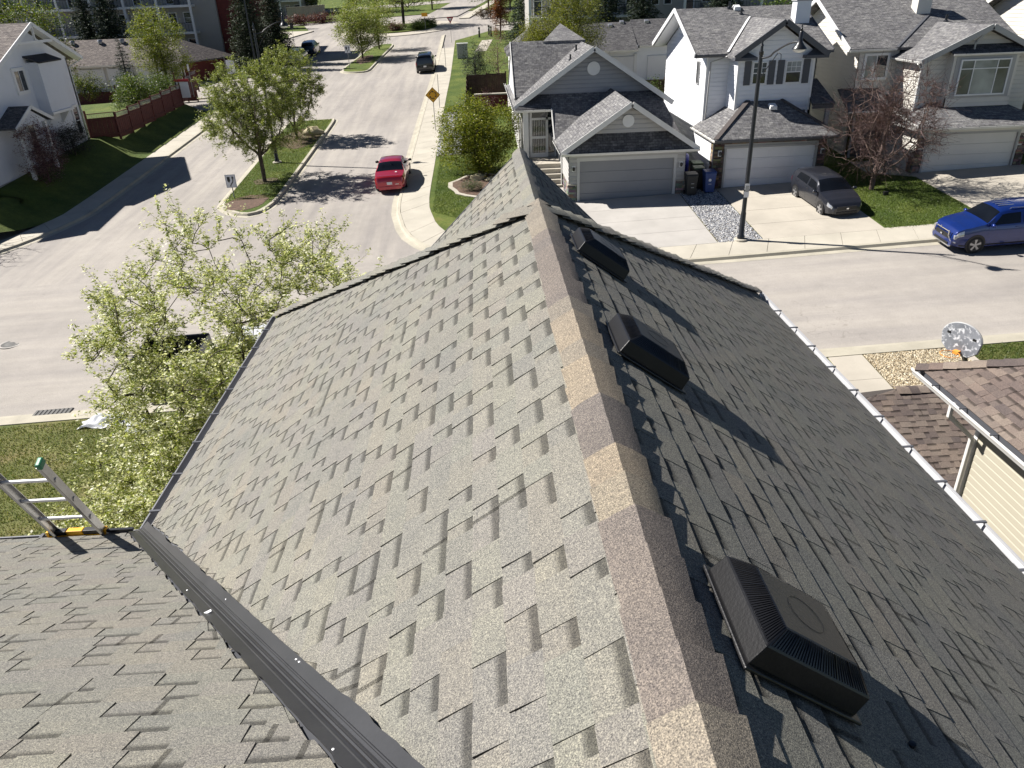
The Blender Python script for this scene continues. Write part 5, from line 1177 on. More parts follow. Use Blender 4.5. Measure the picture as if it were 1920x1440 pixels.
# ================================================================== vehicles
def interp(pts, x):
    if x <= pts[0][0]: return pts[0][1]
    for (a, b), (c, d_) in zip(pts, pts[1:]):
        if x <= c:
            t = (x-a)/(c-a); t = t*t*(3-2*t)*.5+t*.5; return b+(d_-b)*t
    return pts[-1][1]
CARS = {
 'sedan': dict(L=4.75, W=.905, top=[(0,.66),(.012,.90),(.03,1.00),(.15,1.06),(.19,1.09),(.33,1.41),(.42,1.475),(.52,1.47),(.60,1.43),(.73,1.06),(.76,1.02),(.90,.91),(.965,.80),(1,.60)],
    belt=[(0,.64),(.02,.88),(.05,.96),(.2,1.00),(.5,.95),(.72,.96),(.90,.86),(.965,.76),(1,.58)], wid=[(0,.80),(.04,.93),(.14,.99),(.5,1),(.84,.985),(.95,.9),(1,.74)], rw=(.185,.345), ws=(.585,.735), sw=(.26,.68), wr=.325, ax=(.205,.80)),
 'hatch': dict(L=4.46, W=.89, top=[(0,.70),(.015,1.0),(.05,1.25),(.10,1.38),(.2,1.44),(.42,1.46),(.52,1.44),(.58,1.40),(.735,1.02),(.76,.99),(.90,.88),(.965,.76),(1,.58)],
    belt=[(0,.68),(.02,.96),(.1,1.02),(.3,.98),(.5,.94),(.735,.94),(.90,.82),(.965,.72),(1,.56)], wid=[(0,.84),(.04,.95),(.14,1),(.5,1),(.84,.985),(.95,.89),(1,.72)], rw=(.02,.095), ws=(.565,.735), sw=(.13,.685), wr=.325, ax=(.19,.805)),
 'suv': dict(L=4.55, W=.91, top=[(0,.78),(.012,1.05),(.04,1.42),(.08,1.60),(.2,1.67),(.42,1.69),(.54,1.665),(.60,1.62),(.735,1.19),(.76,1.16),(.90,1.05),(.955,.96),(.985,.80),(1,.62)],
    belt=[(0,.76),(.02,1.02),(.08,1.14),(.3,1.10),(.5,1.07),(.735,1.08),(.90,.98),(.955,.9),(1,.60)], wid=[(0,.86),(.03,.95),(.12,1),(.5,1),(.86,.99),(.955,.91),(1,.78)], rw=(.018,.075), ws=(.60,.735), sw=(.10,.69), wr=.355, ax=(.195,.80)),
 'boxsuv': dict(L=4.75, W=.97, top=[(0,.85),(.01,1.2),(.02,1.55),(.04,1.76),(.2,1.82),(.5,1.82),(.58,1.79),(.70,1.28),(.73,1.24),(.92,1.15),(.97,1.0),(1,.72)],
    belt=[(0,.83),(.015,1.15),(.06,1.2),(.5,1.17),(.70,1.17),(.92,1.06),(.97,.92),(1,.70)], wid=[(0,.93),(.03,.985),(.12,1),(.5,1),(.88,.99),(.96,.93),(1,.82)], rw=(.012,.036), ws=(.60,.70), sw=(.07,.66), wr=.40, ax=(.20,.81)),
 'pickup': dict(L=5.7, W=.99, top=[(0,.98),(.01,1.10),(.395,1.12),(.405,1.15),(.43,1.78),(.48,1.88),(.60,1.88),(.64,1.84),(.725,1.32),(.75,1.28),(.93,1.18),(.97,1.05),(1,.75)],
    belt=[(0,.96),(.01,1.06),(.40,1.10),(.5,1.18),(.725,1.2),(.93,1.08),(.97,.98),(1,.72)], wid=[(0,.95),(.02,.985),(.12,1),(.5,1),(.88,.99),(.96,.93),(1,.82)], rw=(.41,.44), ws=(.645,.73), sw=(.435,.70), wr=.40, ax=(.20,.81)),
}
def vehicle(name, label, kind, paint, x, y, heading, rim='rim', plate_front=False, plate_rear=True, cladding=False, extras=None, group=None):
    K = CARS[kind]; L, W = K['L'], K['W']
    t = thing(name, label, 'car' if kind not in ('pickup',) else 'truck', P3(x, y, .008), group, heading, True)
    def ring(f):
        y_ = (f-.5)*L; w_ = W*interp(K['wid'], f); zt = interp(K['top'], f); zb = min(interp(K['belt'], f), zt-.02); sill = .21+.10*max(0, abs(f-.5)-.40)/.1
        cab = max(0, min(1, (zt-zb)/.25)); tum = .42*(zt-zb); w4 = w_*.945; wr = max(.25, w4-tum*(.55+.45*cab))
        crown = .02*cab+.018
        return [V((w_*.82, y_, sill)), V((w_*.965, y_, sill+.05)), V((w_, y_, sill+(zb-sill)*.45)), V((w_*.992, y_, sill+(zb-sill)*.80)), V((w4, y_, zb)),
                V((w4+(wr-w4)*.86, y_, zb+(zt-zb)*.88)), V((wr*.93, y_, zt-.004)), V((wr*.5, y_, zt+crown*.7)), V((0, y_, zt+crown))]
    def at(f, k):
        R = ring(f); i = min(int(k), len(R)-2); return R[i].lerp(R[i+1], k-i)
    m = MB(); st = [0, .004, .012, .022, .035]+[.05+.9*i/56 for i in range(57)]+[.962, .975, .986, .995, 1.0]; n = 0
    for f in st:
        R = ring(f); row = R+[V((-p.x, p.y, p.z)) for p in R[-2::-1]]; n = len(row); m.v += [tuple(p) for p in row]
    for i in range(len(st)-1):
        for j in range(n-1): a = i*n+j; m.f.append((a, a+1, a+n+1, a+n))
        m.f.append((i*n+n-1, i*n, i*n+n, i*n+n+n-1))
    m.f.append(tuple(range(n-1, -1, -1))); e = (len(st)-1)*n; m.f.append(tuple(range(e, e+n)))
    body = m.build('body', paint, t, smooth=42)
    def patch(nm, f0, f1, k0, k1, mat, side=1, off=.006, nf=8, nk=4, parent=None, slant=(0, 0)):
        """piece lying on the body surface between stations f and ring positions k"""
        m = MB()
        for i in range(nf+1):
            for j in range(nk+1):
                kk = k0+(k1-k0)*j/nk; f = f0+(f1-f0)*i/nf+slant[0]*(j/nk)*(1-i/nf)+slant[1]*(j/nk)*(i/nf)
                p = at(f, kk); c = V((0, p.y, .75)); o = (p-c); o.y = 0; o = o.normalized()*off; q = p+o; m.v.append((q.x*side, q.y, q.z))
        for i in range(nf):
            for j in range(nk): a = i*(nk+1)+j; m.f.append((a, a+1, a+nk+2, a+nk+1))
        return m.build(nm, mat, parent or t, smooth=60)
    def across(nm, f0, f1, k0, mat, off=.006, nf=6, parent=None):
        """windscreen style piece spanning both sides at ring position k0 and up"""
        m = MB(); ks = [k0+(8-k0)*j/6 for j in range(7)]; cols = len(ks)*2-1
        for i in range(nf+1):
            f = f0+(f1-f0)*i/nf; left = [at(f, k) for k in ks]; row = left+[V((-p.x, p.y, p.z)) for p in left[-2::-1]]
            for p in row: m.v.append((p.x, p.y+(off*.6 if f > .5 else -off*.6), p.z+off))
        for i in range(nf):
            for j in range(cols-1): a = i*cols+j; m.f.append((a, a+1, a+cols+1, a+cols))
        return m.build(nm, mat, parent or t, smooth=60)
    across('windscreen', K['ws'][0]+.012, K['ws'][1]-.012, 5.6, M['glass_car']); across('rear_window', K['rw'][0]+.006, K['rw'][1]-.008, 5.6 if kind != 'pickup' else 5.2, M['glass_car'])
    s0, s1 = K['sw']; mid = (s0+s1)/2+.02
    for sd in (1, -1):
        for a, b, sl in ((s0+.03, mid-.012, (.03, 0)), (mid+.012, s1-.012, (0, -.085))):
            patch('side_window', a, b, 4.12, 4.86, M['glass_car'], sd, .006, 8, 3, slant=sl)
        for a, b in (((s0+.045), mid), (mid+.004, s1+.015)):
            dd = patch('door', a, b, 1.3, 4.0, paint, sd, .005, 8, 6)
            h = at(a+.02, 3.62); mm = MB(); mm.obox(V((sd*(h.x+.022), h.y+.05, h.z)), (.012, 0, 0), (0, .085, 0), (0, 0, .014)); mm.build('door_handle', paint, dd, bevel=.006)
        # lamps
        patch('head_lamp', .915, .982, 2.75, 3.95, M['lamp_clear'], sd, .007, 5, 3); patch('tail_lamp', .004, .045, 2.75 if kind in ('sedan', 'hatch') else 2.9, 3.95, M['lamp_red'], sd, .007, 5, 3)
        mp = at(K['ws'][1]-.045, 4.0); mm = MB(); mm.lathe([(0, -.11), (.05, -.09), (.075, -.02), (.07, .06), (.04, .10), (0, .11)], (sd*(mp.x+.14), mp.y, mp.z+.09), 10, 'x'); mm.tube([V((sd*(mp.x-.02), mp.y, mp.z+.02)), V((sd*(mp.x+.08), mp.y, mp.z+.05))], .02, 6)
        mm.build('mirror', paint if kind != 'sedan' else M['car_trim'], t, smooth=60)
        if cladding: patch('sill_cladding', .06, .94, .4, 1.35, M['car_trim'], sd, .008, 20, 2)
    # wheels
    r_ = K['wr']
    for f in K['ax']:
        for sd in (1, -1):
            xw = at(f, 2).x; yy = (f-.5)*L; mm = MB(); mm.lathe([(r_*1.13, -.03), (r_*1.13, .006), (r_*.6, .007), (0, .007)], (sd*(xw-.0), yy, r_+.035), 24, 'x') if sd > 0 else mm.lathe([(r_*1.13, .03), (r_*1.13, -.006), (r_*.6, -.007), (0, -.007)], (sd*xw, yy, r_+.035), 24, 'x')
            mm.build('wheel_arch', M['car_trim'], t)
            x0 = sd*(xw-.20); o = sd; c = V((0, yy, r_)); mm = MB()
            pf = [(r_*.62, -.0), (r_*.93, .0), (r_, .03), (r_, .18), (r_*.96, .212), (r_*.72, .218), (r_*.68, .20)]
            mm.lathe([(a, x0+o*b) for a, b in pf], c, 26, 'x'); wl = mm.build('wheel', M['tyre'], t, smooth=40)
            mm = MB(); mm.lathe([(r_*.70, x0+o*.205), (r_*.70, x0+o*.215), (r_*.62, x0+o*.215), (r_*.60, x0+o*.17), (0, x0+o*.165)], c, 26, 'x'); mm.build('rim_barrel', M['rim_dark'], wl, smooth=40)
            mm = MB()
            for s in range(5):
                a = 2*pi*s/5+.3; dr_ = V((0, cos(a), sin(a))); tg = V((0, -sin(a), cos(a))); q0 = c+V((x0+o*.200, 0, 0)); mm.hexa([q0+dr_*.03-tg*.028, q0+dr_*.03+tg*.028, q0+dr_*r_*.66+tg*.05, q0+dr_*r_*.66-tg*.05]+[p+V((o*.016, 0, 0)) for p in (q0+dr_*.03-tg*.028, q0+dr_*.03+tg*.028, q0+dr_*r_*.66+tg*.05, q0+dr_*r_*.66-tg*.05)])
            mm.lathe([(.055, x0+o*.205), (.055, x0+o*.22), (0, x0+o*.222)], c, 12, 'x'); mm.build('rim_spokes', M[rim], wl)
    # front and rear details
    fz = interp(K['belt'], .97); m = MB(); m.obox(V((0, L*.497, fz*.80)), (W*.52, 0, 0), (0, .03, 0), (0, 0, .085)); m.build('grille', M['car_trim'], t, bevel=.01); m = MB(); m.obox(V((0, L*.499, .36)), (W*.55, 0, 0), (0, .035, 0), (0, 0, .06)); m.build('lower_intake', M['car_trim'], t, bevel=.01)
    m = MB(); m.obox(V((0, L*.512, fz*.80)), (.055, 0, 0), (0, .012, 0), (0, 0, .035)); m.build('badge', M['chrome'], t, bevel=.008)
    if plate_rear: m = MB(); m.obox(V((0, -L*.503, .62 if kind == 'sedan' else .72)), (.15, 0, 0), (0, .008, 0), (0, 0, .075)); m.build('number_plate', M['plate'], t)
    m = MB(); m.obox(V((0, -L*.498, .36)), (W*.72, 0, 0), (0, .03, 0), (0, 0, .10)); m.build('bumper', M['car_trim'] if kind != 'sedan' else paint, t, bevel=.02)
    zt = interp(K['top'], .35)
    if kind in ('suv', 'boxsuv'):
        for sd in (1, -1):
            p0, p1 = at(.12, 6), at(.52, 6); m = MB(); m.tube([V((sd*p0.x, p0.y, p0.z)), V((sd*p0.x, p0.y+.06, p0.z+.05)), V((sd*p1.x, p1.y-.06, p1.z+.05)), V((sd*p1.x, p1.y, p1.z))], .016, 6); m.build('roof_rail', M['car_trim'] if kind == 'boxsuv' else M['chrome'], t, smooth=40)
    if extras: extras(t, at, patch, across, K)
    return t
def sedan_extra(t, at, patch, across, K):
    L, W = K['L'], K['W']; m = MB(); m.obox(V((0, -L*.488, 1.045)), (W*.70, 0, 0), (0, .055, 0), (0, 0, .012)); m.build('boot_spoiler', M['_red'], t, bevel=.008)
    m = MB(); m.obox(V((.40, -L*.3985, 1.125)), (.055, 0, 0), (0, .03, .012), (0, 0, .003)); m.build('window_sticker', M['plate'], t); m = MB(); m.obox(V((0, -1.0, 1.50)), (.02, 0, 0), (0, .05, .0), (0, 0, .025)); m.build('aerial_fin', M['car_trim'], t, bevel=.008)
    m = MB(); m.obox(V((.42, -L*.505, .56)), (.10, 0, 0), (0, .004, 0), (0, 0, .014)); m.build('boot_lettering', M['chrome'], t)
def blue_extra(t, at, patch, across, K):
    L, W = K['L'], K['W']
    for sd in (1, -1):
        m = MB(); m.tube([V((sd*.50, L*.508, .92)), V((sd*.53, L*.512, .72)), V((sd*.62, L*.500, .54)), V((sd*.80, L*.470, .48))], .030, 6); m.build('chrome_blade', M['chrome'], t, smooth=40)
        m = MB(); m.obox(V((sd*.73, L*.478, .70)), (.10, -.03*sd*sd, 0), (0, .05, 0), (0, 0, .075)); m.build('fog_lamp', M['lamp_clear'], t, bevel=.02)
    m = MB(); m.obox(V((0, L*.498, .30)), (W*.70, 0, 0), (0, .045, 0), (0, 0, .03)); m.build('skid_plate', M['chrome'], t, bevel=.01)
    m = MB(); m.obox(V((0, L*.503, .86)), (.46, 0, 0), (0, .012, 0), (0, 0, .015)); m.build('grille_bar', M['chrome'], t)
    # three-diamond badge
    m = MB(); c = V((0, L*.522, .93))
    for a in (pi/2, pi/2+2*pi/3, pi/2+4*pi/3):
        d_ = V((cos(a), 0, sin(a))); s_ = V((-sin(a), 0, cos(a))); m.prism([c+d_*.004, c+d_*.036+s_*.021, c+d_*.070, c+d_*.036-s_*.021], (0, .012, 0))
    m.build('badge', M['chrome'], t)
    for i in range(3): m = MB(); m.obox(V((-.22+.20*i, .05, 1.716)), (.028, 0, 0), (0, .32, -.0), (0, 0, .006)); m.build('roof_sheen_strip', M['chrome'], t, bevel=.003)
M['_red'] = car_paint('car_red', (.36, .010, .028)); M['_charcoal'] = car_paint('car_charcoal', (.022, .024, .032), .3, .3, .5); M['_blue'] = car_paint('car_blue', (.004, .021, .145), .3)
M['_black'] = car_paint('car_black', (.007, .007, .008), .2); M['_navy'] = car_paint('car_navy', (.018, .035, .055), .4); M['_silver'] = car_paint('car_silver', (.30, .32, .34), .5); M['_white'] = car_paint('car_white', (.66, .67, .68), .0)
vehicle('red_sedan', 'red sedan driving away up the street past the pavement', 'sedan', M['_red'], -5.32, 45.75, 0.0, extras=sedan_extra)
vehicle('black_suv', 'boxy black off-road vehicle driving up towards the roundabout', 'boxsuv', M['_black'], -5.45, 87.6, 0.0, 'rim_dark')
vehicle('charcoal_hatchback', 'charcoal hatchback parked nose out on the white house driveway', 'hatch', M['_charcoal'], 16.62, 35.8, pi+.05)
vehicle('blue_suv', 'bright blue crossover parked at the kerb at the right edge', 'suv', M['_blue'], 21.25, 29.6, pi/2, cladding=True, extras=blue_extra, plate_rear=False)
vehicle('navy_suv', 'dark navy crossover parked on the left of the far street', 'suv', M['_navy'], -21.7, 108.6, 0.0, group=None)
vehicle('silver_suv', 'silver grey crossover parked behind the island tree', 'suv', M['_silver'], -21.9, 101.2, 0.0)
pk = G(430, 612)
vehicle('white_pickup', 'white pickup truck glimpsed through the blossoming tree', 'pickup', M['_white'], -6.3, 24.2, -pi/2)
tr = thing('debris_trailer', 'black open debris trailer under the blossoming tree', 'trailer', P3(-10.75, 23.25, .01), None, -pi/2, True)
m = MB()
for a in ((-.95, .95, -1.1, -1.05), (-.95, .95, 1.05, 1.1), (-.95, -.90, -1.05, 1.05), (.90, .95, -1.05, 1.05)): m.box(a[0], a[1], a[2], a[3], .55, 1.35)
m.box(-.9, .9, -1.05, 1.05, .55, .62); m.build('bed', M['black_metal'], tr)
for s in (-1, 1):
    m = MB(); m.tube([V((s*.93, -1.08, 1.37)), V((s*.93, 1.08, 1.37))], .035, 6); m.build('top_rail', M['black_metal'], tr)
    for y_ in (-.38, .38): m = MB(); m.lathe([(.18, s*.98), (.33, s*.98), (.34, s*1.05), (.34, s*1.16), (.3, s*1.19), (.2, s*1.19), (0, s*1.18)], (0, y_, .34), 20, 'x'); m.build('wheel', M['tyre'], tr, smooth=40)
    m = MB(); m.box(s*1.0-.1, s*1.0+.1, -.8, .8, .72, .76); m.build('mudguard', M['black_metal'], tr)
m = MB(); m.beam((0, 1.1, .5), (0, 1.5, .5), .09, .09); m.build('drawbar', M['black_metal'], tr)

# ================================================================== lamps
def street_lamp(name, label, x, y, H, az, dz=.12, globe=True):
    t = thing(name, label, 'street lamp', P3(x, y, dz)); b = P3(x, y, dz); d_ = V((cos(az), sin(az), 0))
    m = MB(); m.lathe([(.30, -.2), (.30, .06), (.28, .08), (0, .08)], b, 18); m.build('footing', M['concrete'], t)
    m = MB(); m.lathe([(.16, .08), (.16, .2), (.12, .26), (.115, 1.2), (.095, 1.3), (.075, H-.5), (.075, H-.45), (.09, H-.43), (.09, H-.32), (.06, H-.30), (.05, H-.12), (.07, H-.1), (.03, H-.02), (.045, H+.04), (.0, H+.16)], b, 14); m.build('pole', M['black_metal'], t, smooth=40)
    j = b+V((0, 0, H-.55)); pts = []
    for k in range(15):
        s = k/14; pts.append(j+d_*(1.75*s)+V((0, 0, .0+.62*(s*s*(3-2*s)) + .10*sin(pi*s*1.0)*(-1 if s < .3 else 1)*.4)))
    m = MB(); m.tube(pts, .035, 8); m.tube([j+V((0, 0, -.9)), j+d_*.30+V((0, 0, -.45)), j+d_*.85+V((0, 0, .22))], .016, 6); m.tube([j+d_*.85+V((0, 0, .22)), j+d_*1.0+V((0, 0, .17)), j+d_*1.02+V((0, 0, -.02)), j+d_*.97+V((0, 0, -.12))], .014, 6); m.tube([j+V((0, 0, -.9)), j+d_*.09+V((0, 0, -1.0)), j+d_*.08+V((0, 0, -1.12)), j+d_*.02+V((0, 0, -1.14))], .014, 6)
    m.build('arm', M['black_metal'], t, smooth=40)
    e = pts[-1]+d_*.08; m = MB(); m.lathe([(0, .62), (.03, .56), (.02, .5), (.05, .46), (.04, .38), (.07, .34), (.075, .12), (.10, .0), (.17, -.10), (.26, -.20), (.27, -.24), (.24, -.24)], e, 18); m.build('lamp_head', M['black_metal'], t, smooth=40)
    m = MB(); m.lathe([(.24, -.24), (.22, -.30), (.13, -.35), (0, -.37)], e, 18); m.build('lamp_glass', M['globe'], t, smooth=60)
    return t
L1 = G(1388, 455)
lp = street_lamp('street_lamp', 'black street lamp standing in the gravel between the driveways', L1.x, L1.y, 8.0, radians(-62), .12)
for z, c in ((2.05, 'sign_white'), (2.38, 'sign_white'), (2.2, 'trim_grey')): m = MB(); m.box(L1.x-.10, L1.x+.10, L1.y-.118, L1.y-.112, L1.z+.12+z-.13, L1.z+.12+z+.13) if c == 'sign_white' else m.box(L1.x-.07, L1.x+.07, L1.y-.124, L1.y-.119, L1.z+.12+z-.05, L1.z+.12+z+.22); m.build('pole_notice', M[c], lp)
street_lamp('street_lamp', 'black street lamp among the trees on the near traffic island', -13.76, 52.1, 8.4, radians(15), .15)
street_lamp('street_lamp', 'street lamp in front of the red brick wall at upper left', -24.9, 92.5, 8.6, radians(178), .12)

# ================================================================== signs
def sign_post(name, label, x, y, h, dz=.14, r=.028, mat='sign_post'):
    t = thing(name, label, 'sign', P3(x, y, dz)); m = MB(); b = P3(x, y, dz); m.beam(b, b+V((0, 0, h)), .045, .045); m.build('post', M[mat], t); return t, b
# keep right of island
def keep_right(x, y, zc, label, s=1.0, dz=.16):
    t, b = sign_post('keep_right_sign', label, x, y, zc+.3*s, dz); yy = y-.04; w_, h_ = .30*s, .375*s; c = b+V((0, 0, zc)); c.y = yy
    m = MB(); m.box(c.x-w_, c.x+w_, yy-.006, yy, c.z-h_, c.z+h_); p = m.build('plate', M['sign_white'], t, bevel=.004)
    m = MB(); yy2 = yy-.0085
    m.prism([V((c.x-.19*s, yy2, c.z+.24*s)), V((c.x-.19*s, yy2, c.z+.02*s)), V((c.x-.11*s, yy2, c.z-.10*s)), V((c.x-.03*s, yy2, c.z+.02*s)), V((c.x-.03*s, yy2, c.z+.24*s))][::-1], (0, .002, 0)); m.build('divider_symbol', M['sign_black'], p)
    m = MB(); pts = [(-.06, -.31), (-.02, -.20), (.10, -.06), (.13, .06), (.13, .17)]
    for (a, b_), (c_, d_) in zip(pts, pts[1:]):
        q0, q1 = V((c.x+a*s, yy2, c.z+b_*s)), V((c.x+c_*s, yy2, c.z+d_*s)); m.beam(q0, q1, .055*s, .002, (0, -1, 0))
    m.prism([V((c.x+.05*s, yy2-.002, c.z+.15*s)), V((c.x+.21*s, yy2-.002, c.z+.15*s)), V((c.x+.13*s, yy2-.002, c.z+.30*s))], (0, .002, 0)); m.build('arrow', M['sign_black'], p)
    m = MB(); e = .012*s; yb = yy2+.001
    for (a0, a1, z0, z1) in ((-w_+.02, w_-.02, h_-.03, h_-.02), (-w_+.02, w_-.02, -h_+.02, -h_+.03), (-w_+.02, -w_+.03, -h_+.03, h_-.03), (w_-.03, w_-.02, -h_+.03, h_-.03)): m.box(c.x+a0, c.x+a1, yb-.002, yb, c.z+z0, c.z+z1)
    m.build('border', M['sign_black'], p); return t
keep_right(-14.62, 44.6, .98, 'white keep right sign at the tip of the near island')
keep_right(-14.25, 91.2, 2.1, 'white keep right sign before the far island tree', 1.05)
# roundabout ahead diamond
t, b = sign_post('roundabout_sign', 'yellow diamond roundabout warning sign on the pavement', -3.33, 58.1, 2.75, .14); c = b+V((0, -.04, 2.45)); R_ = .54
m = MB(); m.prism([c+V((0, 0, R_)), c+V((R_, 0, 0)), c+V((0, 0, -R_)), c+V((-R_, 0, 0))], (0, .006, 0)); pl = m.build('plate', M['sign_yellow'], t)
m = MB(); y2 = -.003
for a0, a1, b0, b1 in ((R_-.03, R_-.045, 0, 0),):
    for k in range(4):
        p0 = V((cos(k*pi/2), 0, sin(k*pi/2)))*(R_-.04); p1 = V((cos((k+1)*pi/2), 0, sin((k+1)*pi/2)))*(R_-.04); m.beam(c+p0+V((0, y2, 0)), c+p1+V((0, y2, 0)), .016, .002, (0, -1, 0))
m.build('border', M['sign_black'], pl)
for k in range(3):
    m = MB(); a0 = radians(100+120*k); n_ = 8; pts = [c+V((cos(a0+radians(74)*i/n_), 0, sin(a0+radians(74)*i/n_)))*.24+V((0, y2-.001, 0)) for i in range(n_+1)]
    for p0, p1 in zip(pts, pts[1:]): m.beam(p0, p1, .055, .002, (0, -1, 0))
    a1 = a0-radians(2); tp = V((cos(a0-radians(26)), 0, sin(a0-radians(26))))*.24; rd = V((cos(a1), 0, sin(a1))); m.prism([c+rd*.16+V((0, y2-.003, 0)), c+rd*.32+V((0, y2-.003, 0)), c+tp+V((0, y2-.003, 0))], (0, .002, 0)); m.build('arrow', M['sign_black'], pl)
# yield sign at the roundabout
t, b = sign_post('yield_sign', 'red and white yield sign beside the roundabout', -3.2, 108.1, 2.9, .14); c = b+V((0, -.04, 2.75))
m = MB(); m.prism([c+V((-.46, 0, .28)), c+V((.46, 0, .28)), c+V((0, 0, -.5))], (0, .006, 0)); pl = m.build('plate', M['sign_red'], t); m = MB(); m.prism([c+V((-.24, -.003, .15)), c+V((.24, -.003, .15)), c+V((0, -.003, -.26))], (0, .002, 0)); m.build('centre', M['sign_white'], pl)
# roundabout directional board
t, b = sign_post('chevron_sign', 'small yellow direction board on the roundabout island', -7.5, 125.4, 2.3, .26); m = MB(); m.box(b.x-.45, b.x+.45, b.y-.05, b.y-.04, b.z+1.7, b.z+2.2); m.build('plate', M['sign_yellow'], t)
# thin posts along the pavement
for px, py, h, lab in ((825, 205, 2.6, 'thin steel sign post on the pavement beyond the yellow diamond'), (835, 135, 2.5, 'thin steel sign post beside the black off-road vehicle')):
    g = G(px, py); t, b = sign_post('sign_post', lab, -3.3, g.y, h, .14); m = MB(); m.box(b.x-.006, b.x+.006, b.y-.28, b.y+.02, b.z+h-.6, b.z+h); m.build('plate', M['sign_white'], t)
g = G(372, 205); t, b = sign_post('lane_sign', 'thin pole beside the white notice board at the fence end', -26.2, 74.6, 2.8, 1.2); m = MB(); m.box(b.x-.01, b.x+.01, b.y-.2, b.y+.2, b.z+2.2, b.z+2.75); m.build('plate', M['sign_white'], t)
t = thing('notice_board', 'white notice board with red rail at the end of the red fence', 'notice board', P3(-26.9, 72.6, 1.3)); b = P3(-26.9, 72.6, 1.3); m = MB(); m.box(b.x-.06, b.x+1.1, b.y-.05, b.y+.0, b.z+.2, b.z+1.5); m.build('board', M['sign_white'], t); m = MB(); m.box(b.x-.12, b.x+1.2, b.y-.08, b.y+.03, b.z+1.55, b.z+1.75); m.build('rail', M['sign_red'], t); m = MB(); m.beam(b+V((0, 0, 0)), b+V((0, 0, 2.3)), .1, .1); m.build('post', M['fence_red'], t)
t, b = sign_post('bus_sign', 'slim street sign post left of the roundabout approach', -26.6, 121.5, 2.7, .14); m = MB(); m.box(b.x-.25, b.x+.25, b.y-.04, b.y-.02, b.z+2.0, b.z+2.7); m.build('plate', M['trim_dark'], t)
t, b = sign_post('sale_sign', 'small white board on a post at the brick garage end', -27.6, 90.2, 2.6, .14); m = MB(); m.box(b.x+.1, b.x+1.0, b.y-.03, b.y, b.z+.7, b.z+2.1); m.build('plate', M['sign_white'], t)
# utility box, little garden post
g = G(862, 113); t = thing('utility_cabinet', 'grey green utility cabinet on the verge near the roundabout', 'utility box', P3(-1.6, 93.5, .12)); b = P3(-1.6, 93.5, .12); m = MB(); m.box(b.x-.6, b.x+.6, b.y-.4, b.y+.4, b.z, b.z+1.5); m.build('cabinet', M['trim_grey'], t, bevel=.03); m = MB(); m.box(b.x-.66, b.x+.66, b.y-.46, b.y+.46, b.z+1.5, b.z+1.58); m.build('lid', M['gutter_white'], t, bevel=.02)

# ================================================================== bins beside the garages
def bin_(name, label, x, y, body, lid, h=1.05, w_=.29):
    t = thing(name, label, 'bin', P3(x, y, .14)); b = P3(x, y, .14); m = MB(); k = w_*.80
    m.hexa([b+V((-k, -k, .05)), b+V((k, -k, .05)), b+V((k, k, .05)), b+V((-k, k, .05)), b+V((-w_, -w_, h)), b+V((w_, -w_, h)), b+V((w_, w_*1.15, h)), b+V((-w_, w_*1.15, h))]); m.build('tub', body, t, bevel=.03)
    m = MB(); m.hexa([b+V((-w_*1.06, -w_*1.1, h+.005)), b+V((w_*1.06, -w_*1.1, h+.005)), b+V((w_*1.06, w_*1.2, h+.005)), b+V((-w_*1.06, w_*1.2, h+.005)), b+V((-w_, -w_, h+.06)), b+V((w_, -w_, h+.06)), b+V((w_, w_*1.1, h+.10)), b+V((-w_, w_*1.1, h+.10))]); m.build('lid', lid, t, bevel=.02)
    for s in (-1, 1): m = MB(); m.lathe([(.11, s*.02), (.12, s*.05), (.0, s*.05)], b+V((s*w_*.8, w_*.8, .12)), 14, 'x'); m.build('wheel', M['tyre'], t)
    return t, b
t, b = bin_('recycling_bin', 'blue recycling bin in front of the stone garage pier', 11.72, 38.75, M['bin_blue'], M['bin_blue']); m = MB(); m.lathe([(.075, 0), (.075, .004), (0, .004)], b+V((-.03, -.275, .68)), 16, 'y'); m.build('recycle_emblem', M['sign_white'], t); m = MB(); m.box(b.x-.1, b.x+.06, b.y-.262, b.y-.256, b.z+.47, b.z+.49); m.build('printed_line', M['sign_white'], t)
bin_('compost_bin', 'black bin with green lid behind the blue recycling bin', 11.35, 39.55, M['bin_black'], M['bin_green'])
bin_('waste_bin', 'second dark bin with a green lid nearest the white wall', 11.5, 40.45, M['bin_black'], M['bin_green'])
t, b = bin_('waste_bin', 'black waste bin against the grey garage corner', 10.72, 38.55, M['bin_black'], M['bin_black']); 
for z in (.62, .42): m = MB(); m.box(b.x-.05, b.x+.1, b.y-.272, b.y-.266, b.z+z, b.z+z+.03); m.build('printed_line', M['trim_grey'], t)
t = thing('rain_barrel', 'deep blue rain barrel beside the grey garage wall', 'barrel', P3(10.95, 41.3, .14)); b = P3(10.95, 41.3, .45); m = MB(); m.lathe([(.27, 0), (.31, .1), (.33, .5), (.31, .95), (.27, 1.05), (.25, 1.08), (0, 1.08)], b, 20); m.build('drum', M['barrel_blue'], t, smooth=40); m = MB(); m.lathe([(.36, -.34), (.36, 0), (0, 0)], b, 12); m.build('plinth', M['concrete_grey'], t)
